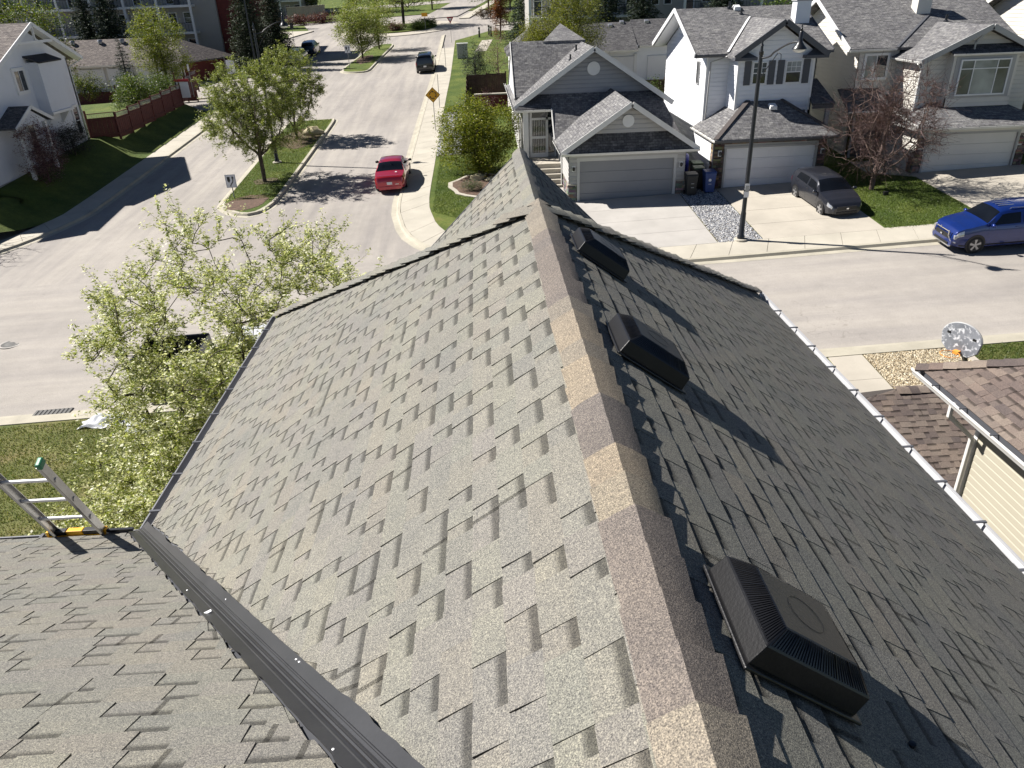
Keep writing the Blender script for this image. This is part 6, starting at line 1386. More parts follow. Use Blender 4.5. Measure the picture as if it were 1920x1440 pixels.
# ================================================================== basketball hoop
q = N('weathered_backboard'); p = q.pos(); n1 = q.noise(p, 9, 5, .7); n2 = q.noise(p, 2.5, 3)
q.col(q.mix(q.ramp(n1, [(.52, (0, 0, 0)), (.60, (1, 1, 1))]), q.ramp(n2, [(.3, (.14, .15, .17)), (.7, (.24, .25, .28))]), (.62, .63, .66))); q.set(Roughness=.55); M['backboard'] = q.m
g = V((12.45, 17.1, 0)); t = thing('basketball_hoop', 'basketball hoop with peeling grey backboard beyond the brown roof', 'basketball hoop', P3(g.x, g.y, .1)); b = P3(g.x, g.y, .1)
n_ = V((-.80, -.42, 0)).normalized(); s_ = V((-n_.y, n_.x, 0)); c = V((12.08, 17.0, 4.38))
pts = []
for k in range(25):
    a = pi*k/24; pts.append((cos(a)*.52, .05+sin(a)*.40))
pts = [(.52, .05)]+pts[1:-1]+[(-.52, .05), (-.47, -.22), (-.26, -.40), (.26, -.40), (.47, -.22)]
m = MB(); m.prism([c+s_*x+V((0, 0, z))+n_*.03 for x, z in pts], n_*-.05); bd_ = m.build('backboard', M['backboard'], t, bevel=.008)
m = MB(); R3 = [c+s_*x*.995+V((0, 0, z*.995))+n_*.0 for x, z in pts]; m.tube(R3+[R3[0]], .022, 6, False); m.build('board_edge', M['trim_grey'], t)
for sx in (-.34, .33): m = MB(); m.obox(c+s_*sx+V((0, 0, .12))+n_*.034, s_*.045, V((0, 0, .03)), n_*.004); m.build('board_mark', M['sign_black'], t)
m = MB(); rc_ = c+n_*.38+V((0, 0, -.30)); m.tube([rc_+(n_*cos(k*pi/14)+s_*sin(k*pi/14))*.228 for k in range(29)], .009, 6, False); m.build('hoop_ring', M['orange'], t, smooth=60)
m = MB(); m.obox(c+n_*.09+V((0, 0, -.32)), n_*.07, s_*.07, V((0, 0, .04))); m.build('hoop_bracket', M['orange'], t)
m = MB(); m.beam(b, b+V((0, 0, 2.0)), .10, .10); m.beam(b+V((0, 0, 1.95)), c-n_*.05+V((0, 0, -.1)), .09, .09); m.build('pole', M['black_metal'], t); m = MB(); m.box(b.x-.5, b.x+.5, b.y-.35, b.y+.35, b.z, b.z+.16); m.build('base', M['black_plastic'], t, bevel=.05)
# ================================================================== white tarp and roofing waste on the lawn
def tarp(name, label, cx, cy, w_, l_, seed, mat, hump=.25):
    r = np.random.RandomState(seed); n = 22; m = MB()
    for j in range(n+1):
        for i in range(n+1):
            u, v_ = i/n*2-1, j/n*2-1; h = hump*(1-u*u)*(1-v_*v_)+.05*sin(7*u+3*v_+seed)+.04*sin(9*v_-4*u)+r.uniform(-.02, .02); x = cx+u*w_*(1+.12*sin(5*v_)); y = cy+v_*l_*(1+.15*sin(4*u+1)); m.v.append((x, y, gz(x, y)+.12+max(0, h)))
    for j in range(n):
        for i in range(n): a = j*(n+1)+i; m.f.append((a, a+1, a+n+2, a+n+1))
    return tag(m.build(name, mat, None, smooth=40), label, 'tarp')
tarp('white_tarp', 'crumpled white tarp on the lawn by the near kerb', -12.3, 21.0, .75, .32, 3, M['tarp'])
tarp('white_tarp', 'second folded white tarp half under the tree leaves', -11.0, 20.55, .55, .3, 5, M['tarp'], .2)
g = G(800, 500)
# ================================================================== fences
def fence(name, label, p, q, h, mat, zf, lattice=0, n=None, boards=True, post=.11):
    p, q = V((p[0], p[1], 0)), V((q[0], q[1], 0)); L = (q-p).length; n = n or max(1, int(L/2.4)); ax = (q-p)/L; c = (p+q)/2; nr = V((-ax.y, ax.x, 0)); t = thing(name, label, 'fence', V((c.x, c.y, zf(c.x, c.y))))
    for i in range(n+1):
        a = p+ax*L*i/n; z = zf(a.x, a.y); m = MB(); m.box(a.x-post/2, a.x+post/2, a.y-post/2, a.y+post/2, z-.3, z+h+.12); m.build('post', mat, t)
        if i < n:
            b = p+ax*L*(i+1)/n; zb = zf(b.x, b.y); m = MB(); k = max(1, int((L/n)/.15)); bw_ = (L/n)/k*.49; hb = h-lattice
            for j in range(k):
                s = (j+.5)/k; x = a.lerp(b, s); zz = z+(zb-z)*.5; o = .012 if j % 2 else 0; m.obox(V((x.x, x.y, zz+hb/2))+nr*o, ax*bw_, nr*.010, V((0, 0, hb/2)))
            for zz_ in (.25, hb-.15): m.beam(a+V((0, 0, (z+zb)/2+zz_))-nr*.04, b+V((0, 0, (z+zb)/2+zz_))-nr*.04, .04, .09)
            m.build('fence_panel', mat, t)
            if lattice:
                m = MB(); zz = (z+zb)/2+hb; nl = int((L/n)/.16)
                for j in range(nl):
                    s = (j+.5)/nl; x = a.lerp(b, s); dx = ax*min(.5, 1)*(lattice*.5); m.beam(V((x.x, x.y, zz+.02))-dx, V((x.x, x.y, zz+lattice-.03))+dx, .02, .012, nr); m.beam(V((x.x, x.y, zz+.02))+dx+nr*.012, V((x.x, x.y, zz+lattice-.03))-dx+nr*.012, .02, .012, nr)
                m.build('lattice', M['fence_grey'], t); bar(t, 'top_rail', a+V((0, 0, zz+lattice)), b+V((0, 0, zz+lattice)), .06, .05, mat)
    return t
zl = lambda x, y: bz(x, y)
fence('red_fence', 'dark red board fence running beside the left pavement', (-26.9, 59.4), (-26.6, 72.6), 1.75, M['fence_red'], zl, .32, 6)
fence('red_fence', 'short red fence and arched gate joining the white house corner', (-28.55, 58.3), (-26.9, 59.3), 1.75, M['fence_red'], zl, .3, 1)
fence('red_fence', 'red fence with lattice top behind the garden trees', (-46, 80.4), (-27.6, 79.4), 1.8, M['fence_red'], lambda x, y: gz(x, y)+.1, .4, 7)
fence('red_fence', 'red fence return at the far end of the garden', (-26.7, 72.7), (-27.2, 79.1), 1.75, M['fence_red'], zl, .3, 3)
zr = lambda x, y: gz(x, y)+.12
fence('brown_fence', 'brown picket fence behind the blue spruce shrub', (-.9, 69.0), (2.4, 69.0), 1.9, M['fence_brown'], zr, 0, 2)
fence('brown_fence', 'dark fence line edging the verge beside the shrubs', (-.95, 62.5), (-.95, 69.0), 1.7, M['fence_brown'], zr, 0, 3)
fence('brown_fence', 'tall dark brown fence between the grey and white houses', (10.6, 60.5), (14.2, 60.5), 1.9, M['fence_brown'], zr, 0, 2)
t = thing('garden_wall', 'low brick garden wall behind the blue spruce shrub', 'wall', P3(1.2, 63.5, .12)); m = MB(); b = P3(1.2, 63.5, .12); m.box(-.3, 2.3, 63.3, 63.7, b.z-.2, b.z+1.2); m.build('wall', M['brick_red'], t); m = MB(); m.box(-.35, 2.35, 63.25, 63.75, b.z+1.2, b.z+1.3); m.build('coping', M['concrete'], t)
for i in range(5):
    x, y = -1.15+.06*i, 62.5+1.35*i; tag((lambda m: (m.box(x-.2, x+.2, y-.35, y+.35, gz(x, y), gz(x, y)+.45+.1*(i % 2)), m.build('edging_block', M['concrete'], None, bevel=.03))[1])(MB()), ['pale edging block nearest the gravel bed', 'second pale edging block from the gravel bed', 'middle pale edging block along the verge', 'fourth pale edging block from the gravel bed', 'farthest pale edging block along the verge'][i], 'edging block', 'edging blocks along the verge')
# stone entrance wall left of the roundabout
t = thing('entrance_wall', 'curved pale stone entrance wall left of the roundabout', 'wall', P3(-34, 158, .12)); m = MB(); n = 14; R0 = 22; pts_o = []; 
for k in range(n+1):
    a = radians(-105+30*k/n); pts_o.append(V((-31+R0*cos(a)*.6, 176+R0*sin(a)*.95, 0)))
for p0, p1 in zip(pts_o, pts_o[1:]): z = gz(p0.x, p0.y); m.beam(V((p0.x, p0.y, z+1.2)), V((p1.x, p1.y, z+1.2)), .5, 2.6)
m.build('wall', M['concrete_warm'], t); m = MB()
for p0, p1 in zip(pts_o, pts_o[1:]): z = gz(p0.x, p0.y); m.beam(V((p0.x, p0.y, z+2.58)), V((p1.x, p1.y, z+2.58)), .7, .16)
m.build('coping', M['concrete'], t)
# gate bollards on the far pavement
for i, (px, py) in enumerate(((899, 72), (917, 68), (921, 70))):
    g = G(px, py); t = thing('bollard', ['dark bollard at the left of the footpath by the roundabout', 'dark bollard right of the footpath by the roundabout', 'dark bollard behind its twin right of the footpath'][i], 'bollard', P3(g.x, g.y, .12), 'bollards by the footpath'); m = MB(); m.lathe([(.12, 0), (.12, 1.1), (.15, 1.12), (.15, 1.2), (0, 1.3)], P3(g.x, g.y, .12), 12); m.build('post', M['black_metal'], t, smooth=40); m = MB(); m.lathe([(.125, .85), (.125, .98)], P3(g.x, g.y, .12), 12); m.build('reflector_band', M['sign_white'], t)
slab('garden_path', [(-.2, 98), (1.2, 98), (2.2, 108), (.8, 108)], .135, M['concrete_warm'], None, .1, 'structure')
# yard light sign box on the lawn near the bare tree
g = G(1633+12, 372); t = thing('ground_light', 'small black ground light on the lawn below the bare tree', 'garden light', P3(19.85, 36.2, .12)); m = MB(); b = P3(19.85, 36.2, .12); m.box(b.x-.12, b.x+.12, b.y-.08, b.y+.08, b.z, b.z+.18); m.build('case', M['black_plastic'], t, bevel=.02)
# ================================================================== plants
def leaf_quads(centers, dirs, n_per, spread, size, aspect, cols, seed, droop=0.0, shell=None):
    """leaf-sized faces scattered round anchor points"""
    r = np.random.RandomState(seed); C = np.repeat(np.array(centers), n_per, 0); n = len(C)
    off = r.normal(0, 1, (n, 3))*np.array(spread)[None] if not np.isscalar(spread) else r.normal(0, spread, (n, 3))
    P = C+off; P[:, 2] -= droop*np.abs(off[:, 0])
    a = r.normal(0, 1, (n, 3)); a /= np.linalg.norm(a, axis=1, keepdims=True); b = r.normal(0, 1, (n, 3)); b -= a*(a*b).sum(1, keepdims=True); b /= np.linalg.norm(b, axis=1, keepdims=True)
    # leaves tend to lie with their faces up
    nrm = np.cross(a, b); up = nrm[:, 2:3] < 0; b = np.where(up, -b, b)
    a[:, 2] *= .6; b[:, 2] *= .6
    s = size*np.exp(r.normal(0, .25, n))[:, None]; A = a*s; B = b*s*aspect
    v = np.stack([P-A, P+B*.9+A*.1, P+A, P-B*.9+A*.1], 1).reshape(-1, 3); f = np.arange(n*4).reshape(-1, 4)
    pal = np.array(cols); k = r.randint(0, len(pal), n); c = pal[k]*np.exp(r.normal(0, .16, (n, 1))); return v, f, np.repeat(c, 4, 0)
def on_shoots(nodes, ctr, per, length, seed):
    """short leafy shoots growing out of each crown node; returns leaf positions and shoot segments"""
    r = np.random.RandomState(seed); N0 = np.repeat(np.array(nodes), per, 0); n = len(N0); d = N0-np.array(ctr)[None]; d /= np.linalg.norm(d, axis=1, keepdims=True)+1e-6
    d = d*.7+r.normal(0, .75, (n, 3)); d[:, 2] += .25; d /= np.linalg.norm(d, axis=1, keepdims=True); L = length*np.exp(r.normal(0, .35, n))[:, None]
    return N0, N0+d*L
def skeleton(base, trunk_pts, nodes, seed, chains=()):
    """join crown nodes to the trunk by shortest reach; returns points, parent index"""
    P = [V(p) for p in trunk_pts]; par = [-1]+list(range(len(trunk_pts)-1)); lo = max(0, len(P)//2-1)
    okl = [i >= lo for i in range(len(P))]
    for ch in chains:
        k = ch[0]
        for j, p in enumerate(ch[1]): P.append(V(p)); par.append(k); k = len(P)-1; okl.append(j >= 2)
    src = [p for p, o in zip(P, okl) if o]
    order = sorted(nodes, key=lambda q: min((V(q)-t).length for t in src))
    arr = np.array([tuple(p) for p in P]); ok = np.array(okl)
    for q in order:
        qv = np.array(q); d = np.linalg.norm(arr-qv, axis=1)+np.clip(arr[:, 2]-qv[2], 0, None)*1.2; d[:len(ok)][~ok] = 1e9; i = int(np.argmin(d)); P.append(V(q)); par.append(i); arr = np.vstack([arr, qv])
    return P, par
def crown_nodes(c, rad, n, seed, shell=.55, lobes=5, zmin=None):
    r = np.random.RandomState(seed); out = []; ph = r.uniform(0, 6.28, 6)
    while len(out) < n:
        d = r.normal(0, 1, 3); d /= np.linalg.norm(d); t = r.uniform(0, 1)**(1/3); t = shell+(1-shell)*t if r.rand() < .75 else t*shell
        az = atan2(d[1], d[0]); k = 1+.16*sin(lobes*az+ph[0]+2*d[2])+.10*sin(3*az+ph[1])+.10*sin(7*d[2]+ph[2])
        p = np.array(c)+d*np.array(rad)*t*k
        if zmin is not None and p[2] < zmin: continue
        out.append(tuple(p))
    return out
def wood(P, par, base_r, tip_r, mat, name, parent, sides=6, seed=0, jit=.06):
    r = random.Random(seed); n = len(P); cnt = [1]*n
    for i in range(n-1, 0, -1): cnt[par[i]] += cnt[i]
    rad = [max(tip_r, base_r*(cnt[i]/cnt[0])**.5) for i in range(n)]; m = MB()
    for i in range(1, n):
        a, b = P[par[i]], P[i]; L = (b-a).length
        if L < 1e-4: continue
        mid = a.lerp(b, .5)+V((r.uniform(-1, 1), r.uniform(-1, 1), r.uniform(-.2, 1)))*L*jit*(1.5 if i > 6 else .2); ra = min(rad[par[i]], rad[i]*1.5) if i > 6 else rad[par[i]]
        m.tube([a, mid, b], [ra, (ra+rad[i])/2, rad[i]], sides if rad[i] > .03 else 4, False)
    return m.build(name, mat, parent, smooth=180), rad
def tree(name, label, x, y, z, H, crown_c, crown_r, seed, nodes, leaves, lsize, cols, trunk_r=.16, bark='bark', aspect=.42, lean=(0, 0), spread=.32, cat='tree', group=None, mat='leaf', blossoms=None, twigs=True, shell=.55, zmin=None, stems=1, tip=.006, shoots=None, extra=()):
    t = thing(name, label, cat, (x, y, z), group); base = V((x, y, z-.15)); cc = V((x, y, z))+V(crown_c); r = random.Random(seed)
    top = V((cc.x+lean[0], cc.y+lean[1], cc.z+crown_r[2]*.55)); n = 7; tp = [base.lerp(top, i/n)+V((r.uniform(-.05, .05), r.uniform(-.05, .05), 0))*(1 if i else 0)*H*.12 for i in range(n+1)]
    nd = crown_nodes(tuple(cc), crown_r, nodes, seed, shell, zmin=zmin)
    for q_, r_, n_ in extra: nd += crown_nodes((x+q_[0], y+q_[1], z+q_[2]), r_, n_, seed+7, .3, zmin=zmin)
    chains = []
    for s in range(stems-1):
        a = 2*pi*s/max(1, stems-1)+r.uniform(-.4, .4); e = cc+V((cos(a)*crown_r[0]*.72, sin(a)*crown_r[1]*.72, crown_r[2]*r.uniform(.05, .55))); k0 = r.choice((1, 1, 2)); p0 = tp[k0]; pts = []
        for j in range(1, 8):
            q = j/7; pts.append(p0.lerp(e, q)+V((cos(a), sin(a), 0))*crown_r[0]*.22*sin(pi*q)+V((r.uniform(-1, 1), r.uniform(-1, 1), r.uniform(-.5, .5)))*.10)
        chains.append((k0, pts))
    ntr = len(tp)+sum(len(c_[1]) for c_ in chains)
    P, par = skeleton(base, tp, nd, seed, chains); wood(P, par, trunk_r, tip, M[bark], 'trunk', t, 8, seed)
    if leaves:
        ends = [tuple(p) for p in P[ntr:]]; mids = [tuple(P[par[i]].lerp(P[i], .6)) for i in range(ntr, len(P)) if (P[par[i]]-P[i]).length < crown_r[0]*.6]; A = ends+ends+mids if twigs else ends
        if shoots:
            s0, s1 = on_shoots(ends, tuple(cc), shoots[0], shoots[1], seed+3); rr = np.random.RandomState(seed+4); kk = max(2, int(leaves/len(s0))); tt = rr.uniform(.12, 1.05, (len(s0), kk, 1)); A = (s0[:, None, :]+(s1-s0)[:, None, :]*tt).reshape(-1, 3); spread = shoots[2]
            side = np.cross(s1-s0, rr.normal(0, 1, s0.shape)); side /= np.linalg.norm(side, axis=1, keepdims=True)+1e-9; side2 = np.cross(side, s1-s0); side2 /= np.linalg.norm(side2, axis=1, keepdims=True)+1e-9; rd = shoots[3] if len(shoots) > 3 else .0035
            tv = np.stack([s0-side*rd, s0+side*rd, s1+side*rd*.5, s1-side*rd*.5, s0-side2*rd, s0+side2*rd, s1+side2*rd*.5, s1-side2*rd*.5], 1).reshape(-1, 3); tf = np.arange(len(tv)).reshape(-1, 4)
            np_mesh('twigs', tv, tf, np.tile(np.array([shoots[4] if len(shoots) > 4 else (.06, .05, .04)]), (len(tv), 1)), M['needle'], t, kind='stuff')
        per = max(1, int(leaves/len(A))); v, f, c = leaf_quads(A, None, per, spread, lsize, aspect, cols, seed)
        np_mesh('crown', v, f, c, M[mat], t)
        if blossoms:
            nb_, bs, bc = blossoms; ends = [tuple(q) for q in s1] if shoots else ends; v, f, c = leaf_quads(ends, None, max(1, int(nb_/len(ends))), spread*(1.4 if shoots else 1.05), bs, .6, bc, seed+9); np_mesh('blossom', v, f, c, M[mat], t)
    return t
def spruce(name, label, x, y, z, H, R, seed, cols, group=None, dens=1.0, card=.16):
    t = thing(name, label, 'spruce', (x, y, z), group); r = np.random.RandomState(seed); m = MB(); m.tube([V((x, y, z-.1)), V((x, y, z+H*.55)), V((x, y, z+H))], [R*.07, R*.04, .01], 7); 
    cen = []; 
    lv = int(H*3.4)
    for i in range(lv):
        s = i/lv; zz = z+H*(.04+.95*s); rr = R*(1-s)**.85*(1+r.uniform(-.18, .18))+.08; nb_ = max(4, int(11*(1-s)+4)); a0 = r.uniform(0, 6.28)
        for k in range(nb_):
            a = a0+2*pi*k/nb_+r.uniform(-.2, .2); L = rr*r.uniform(.75, 1.15); m.tube([V((x, y, zz)), V((x+cos(a)*L*.6, y+sin(a)*L*.6, zz-.10*L)), V((x+cos(a)*L, y+sin(a)*L, zz-.18*L+.06))], [.02, .012, .004], 4, False)
            nn = max(3, int(L/.11*dens))
            for j in range(nn): q = (j+.6)/nn; w_ = .16*L*(1-q)+.07; cen.append((x+cos(a)*L*q+r.normal(0, w_), y+sin(a)*L*q+r.normal(0, w_), zz-.18*L*q*q+r.normal(0, .05)))
    m.build('trunk', M['bark_dark'], t); v, f, c = leaf_quads(cen, None, 3, .07, card, .22, cols, seed); np_mesh('crown', v, f, c, M['needle'], t)
    return t
spring = [(.215, .25, .05), (.165, .21, .038), (.26, .28, .08), (.125, .17, .03), (.30, .30, .11)]
willow = [(.185, .22, .05), (.235, .26, .072), (.145, .185, .04), (.28, .29, .10)]
lime = [(.14, .17, .012), (.20, .21, .018), (.095, .13, .010), (.24, .24, .03)]
darkg = [(.018, .034, .018), (.026, .044, .022), (.014, .026, .014), (.034, .05, .024)]
blueg = [(.040, .062, .060), (.055, .080, .078), (.030, .048, .048)]
midg = [(.07, .11, .022), (.10, .14, .03), (.05, .085, .018)]
drab = [(.115, .105, .05), (.15, .135, .07), (.085, .08, .04), (.13, .14, .05)]
rust = [(.15, .055, .022), (.20, .075, .03), (.11, .042, .018)]
purple = [(.10, .035, .045), (.075, .028, .036), (.14, .07, .075)]
# --- blossoming tree below the left eave
bt = tree('blossoming_tree', 'leafy mayday tree with white blossom below the left eave', -6.0, 15.6, gz(-6, 15.6)+.1, 8.0, (.5, -.1, 3.8), (3.35, 3.1, 3.45), 11, 900, 190000, .047, [(.30, .33, .085), (.24, .285, .06), (.36, .375, .13), (.19, .24, .05), (.42, .42, .20), (.46, .45, .28)], .13, 'bark_dark', .36, spread=.15, stems=8, extra=(((-.6, -2.6, 2.0), (2.1, 1.8, 1.9), 330), ((-.2, -3.6, 2.2), (1.8, 1.5, 1.9), 200)), shoots=(5, .42, .035), blossoms=(70000, .036, [(.62, .61, .44), (.55, .55, .34), (.68, .67, .54)]), shell=.45, zmin=1.0, tip=.010)
# --- street island trees
tree('island_tree', 'large pale green tree leaning on the near island, nearest the keep right sign', -13.56, 47.65, gz(-13.56, 47.6)+.15, 7, (.05, 0, 4.35), (2.7, 2.5, 2.55), 21, 420, 60000, .066, willow, .13, 'bark', .36, spread=.27, shoots=(5, .5, .05), stems=5, tip=.008)
tree('island_tree', 'smaller pale green tree at the far end of the near island', -13.74, 58.7, gz(-13.7, 58.7)+.15, 6, (.1, 0, 3.8), (2.0, 1.9, 2.3), 22, 300, 36000, .07, willow, .11, 'bark', .36, spread=.26, shoots=(5, .45, .05), stems=4, tip=.008)
tree('island_tree', 'bright green tree on the far island before the roundabout', -13.85, 99.5, gz(-13.8, 99.5)+.15, 6, (.1, 0, 3.7), (2.9, 2.9, 2.7), 23, 220, 20000, .11, spring, .12, 'bark', .4, spread=.34, stems=4)
tree('island_tree', 'slim second tree behind it on the far island', -12.6, 107, gz(-12.6, 107)+.15, 5.5, (.1, 0, 3.7), (1.8, 1.8, 2.4), 24, 80, 3500, .13, spring, .11, 'bark', .4, spread=.36)
# --- bushes beside the bungalow
tree('green_bush', 'large yellow green bush beside the grey bungalow', -.15, 45.9, gz(-.15, 46)+.15, 4.2, (0, 0, 2.05), (2.3, 1.9, 2.15), 31, 330, 36000, .065, lime, .12, 'bark_dark', .5, spread=.22, cat='bush', zmin=gz(0, 46)+.5)
tree('blue_spruce_shrub', 'low blue green spruce shrub beyond the yellow green bush', -.75, 55.5, gz(-.7, 55.5)+.12, 2.4, (0, 0, 1.1), (.95, 2.6, 1.15), 32, 120, 9000, .07, blueg, .08, 'bark_dark', .3, spread=.17, cat='shrub', mat='needle')
tree('juniper', 'dark green juniper at the corner of the brown fence', -.2, 73.5, gz(-.2, 73.5)+.12, 3.6, (0, 0, 1.9), (1.2, 1.2, 1.9), 33, 90, 6000, .085, [(.04, .06, .035), (.055, .075, .04)], .1, 'bark_dark', .3, spread=.22, cat='shrub', mat='needle')
tree('twiggy_shrub', 'straw coloured twiggy shrub behind the brown fence', 1.9, 73.8, gz(1.9, 73.8)+.12, 4.6, (0, 0, 2.4), (1.8, 1.5, 2.3), 34, 190, 5500, .06, drab, .08, 'bark_tan', .3, spread=.25, cat='shrub')
tree('rosy_shrub', 'reddish bare shrub in front of the low brick wall', .5, 62.0, gz(.5, 62)+.12, 1.8, (0, 0, .9), (1.2, .8, .9), 35, 140, 1500, .045, purple, .05, 'bark_red', .4, spread=.16, cat='shrub', tip=.009)
tree('lavender_clump', 'small grey green clump in the edged flower bed', -.6, 42.3, gz(-.6, 42.3)+.17, .5, (0, 0, .25), (.55, .4, .25), 36, 40, 2500, .05, [(.10, .12, .06), (.13, .15, .09)], .02, 'bark', .2, spread=.10, cat='plant')
# --- bare tree on the far lawn
btree = tree('bare_tree', 'bare tree with reddish twigs on the lawn before the beige house', 19.6, 37.2, gz(19.6, 37.2)+.1, 6, (.35, 0, 3.35), (2.6, 2.3, 2.5), 41, 700, 4500, .028, [(.07, .03, .03), (.10, .045, .04)], .125, 'bark_bare', .5, spread=.08, shell=.3, tip=.008, twigs=False, stems=8, shoots=(5, .55, .04, .0075, (.13, .085, .08)))
# --- right background
tree('yellow_willow', 'tall yellow green tree rising behind the grey bungalow', 7.2, 64.5, gz(7.2, 64)+.1, 8, (0, 0, 5.2), (2.7, 2.4, 3.1), 51, 260, 30000, .085, [(.15, .165, .02), (.19, .19, .03), (.11, .13, .02)], .16, 'bark', .34, spread=.34)
tree('yellow_willow', 'smaller willow left of it behind the bungalow ridge', 5.0, 66.0, gz(5, 66)+.1, 6, (0, 0, 4.2), (1.6, 1.5, 2.0), 52, 120, 11000, .085, [(.15, .165, .02), (.19, .19, .03)], .1, 'bark', .34, spread=.3)
tree('rust_column_tree', 'narrow rust brown columnar tree near the roundabout', 3.3, 108, gz(3.3, 108)+.12, 9, (0, 0, 5.2), (1.0, 1.0, 5.2), 53, 130, 9000, .12, rust, .1, 'bark_red', .4, spread=.26)
tree('garden_shrub', 'green shrub in the yard between the bungalow and the white house', 12.6, 57.5, gz(12.6, 57.5)+.12, 2, (0, 0, 1.2), (.9, .8, 1.1), 54, 60, 3000, .07, midg, .05, 'bark', .45, spread=.2, cat='shrub')
spruce('dark_spruce', 'dark spruce right of the rust coloured column tree', 6.8, 101, gz(6.8, 101)+.1, 15, 3.2, 61, darkg, card=.2)
spruce('dark_spruce', 'second dark spruce close behind at top centre', 10.2, 104, gz(10, 104)+.1, 15, 3.0, 62, darkg, card=.2)
spruce('dark_spruce', 'dark spruce above the low garage row', 13.2, 84, gz(13, 84)+.1, 12, 2.4, 63, darkg, card=.18)
spruce('dark_spruce', 'dark spruce above the white house roof at left', 17.4, 86, gz(17, 86)+.1, 12, 2.4, 64, darkg, card=.18)
spruce('dark_spruce', 'dark spruce furthest right above the white house roof', 24.0, 80, gz(22, 88)+.1, 11, 2.6, 65, darkg, card=.18)
tree('hedge', 'clipped brown hedge on the lawn right of the roundabout', 2.6, 136.5, gz(2.6, 136)+.12, 1.4, (0, 0, .7), (2.6, .8, .7), 66, 90, 4000, .1, [(.07, .05, .03), (.09, .06, .035)], .06, 'bark_dark', .5, spread=.2, cat='hedge')
tree('background_tree', 'green tree behind the white house chimney', 26, 66, gz(26, 66), 7, (0, 0, 5.4), (3.4, 2.6, 2.6), 67, 120, 7000, .12, midg, .15, 'bark', .45, spread=.38)
# --- left background
tree('round_tree', 'large green tree at the top left corner', -46.5, 82.5, gz(-46, 82)+.1, 10, (0, 0, 6.4), (6.0, 4.2, 4.6), 71, 320, 34000, .12, midg+lime[:2], .2, 'bark', .42, spread=.42)
tree('yellow_poplar', 'tall yellow green poplar inside the red fence', -29.3, 77.2, gz(-29, 77)+1.3, 7.6, (0, 0, 3.6), (2.35, 2.0, 3.4), 72, 260, 24000, .08, lime+spring[:2], .12, 'bark', .42, spread=.27)
tree('yellow_poplar', 'thin top shoots of the poplar clump inside the fence', -30.2, 77.8, gz(-30, 78)+1.3, 8, (0, 0, 5.4), (.9, .9, 2.2), 77, 50, 2200, .08, lime+spring[:2], .07, 'bark', .42, spread=.2)
spruce('garden_spruce', 'slender grey green spruce inside the red fence', -31.4, 73.6, gz(-31, 73)+1.4, 5.4, 1.45, 73, [(.03, .045, .034), (.045, .06, .045), (.022, .034, .026)], card=.12)
tree('garden_bush', 'rounded green bush overhanging the red fence', -28.9, 68.2, gz(-29, 68)+1.35, 3, (0, 0, 1.5), (1.9, 1.5, 1.5), 74, 160, 9500, .075, midg+lime[:1], .08, 'bark', .45, spread=.22, cat='bush')
tree('garden_bush', 'darker bush behind the poplar at the fence end', -27.9, 72.0, gz(-28, 72)+1.35, 2.4, (0, 0, 1.1), (1.2, 1.6, 1.1), 75, 90, 5000, .075, midg, .06, 'bark', .45, spread=.2, cat='bush')
tree('garden_bush', 'yellow green bush against the lattice fence', -37.5, 77.8, gz(-37, 78)+1.35, 2.2, (0, 0, 1.0), (2.0, .9, 1.0), 76, 90, 5000, .08, lime+midg, .06, 'bark', .45, spread=.22, cat='bush')
tree('shade_shrub', 'dark leafless shrub against the white stucco wall', -27.6, 53.6, bz(-27.6, 53.6), 1.9, (0, 0, .95), (.9, 1.7, 1.0), 78, 170, 9000, .05, [(.03, .034, .03), (.045, .048, .042)], .05, 'bark_dark', .4, spread=.16, cat='shrub', tip=.009)
tree('rose_shrub', 'pinkish red bare shrub by the porch at the left edge', -26.9, 48.3, bz(-26.9, 48.3), 3, (0, 0, 1.7), (1.0, 1.6, 1.8), 79, 300, 14000, .045, purple+[(.28, .18, .19), (.22, .13, .13)], .06, 'bark_red', .5, spread=.14, cat='shrub', tip=.009)
tree('corner_tree', 'bare street tree outside the left edge casting twig shadows', -30.6, 40.3, bz(-30.6, 40.3), 5.5, (0, 0, 3.4), (2.0, 2.2, 2.3), 80, 420, 0, .05, purple, .12, 'bark_red', tip=.010)
spruce('tall_spruce', 'tall dark spruce before the brick wall, nearest the lamp', -26.3, 97, gz(-26.3, 97)+.1, 13.5, 2.7, 81, [(.03, .045, .022), (.04, .058, .028), (.022, .034, .018)], card=.19)
spruce('tall_spruce', 'tall dark spruce behind it to the right', -24.2, 100.5, gz(-24, 100)+.1, 13, 2.5, 82, [(.03, .045, .022), (.04, .058, .028), (.022, .034, .018)], card=.19)
spruce('tall_spruce', 'dark spruce in front of the apartment balconies', -42.6, 98.5, gz(-42, 98)+.1, 13, 3.0, 83, darkg, card=.19)
spruce('tall_spruce', 'dark spruce beside it in front of the balconies', -45.6, 99.5, gz(-45, 99)+.1, 12, 2.7, 84, darkg, card=.19)
spruce('tall_spruce', 'dark spruce left of the stone entrance wall', -38, 146, gz(-38, 146)+.1, 12, 2.8, 85, darkg, card=.24)
spruce('tall_spruce', 'far dark spruce by the distant apartments', -46, 150, gz(-46, 150)+.1, 13, 3.0, 86, darkg, card=.24)
tree('lawn_shrub', 'low green shrub by the street lamp verge', -25.6, 95, gz(-25.6, 95)+.12, 1.4, (0, 0, .7), (1.6, 1.8, .8), 87, 70, 3500, .09, [(.03, .045, .02), (.045, .06, .025)], .05, 'bark_dark', .45, spread=.22, cat='shrub')
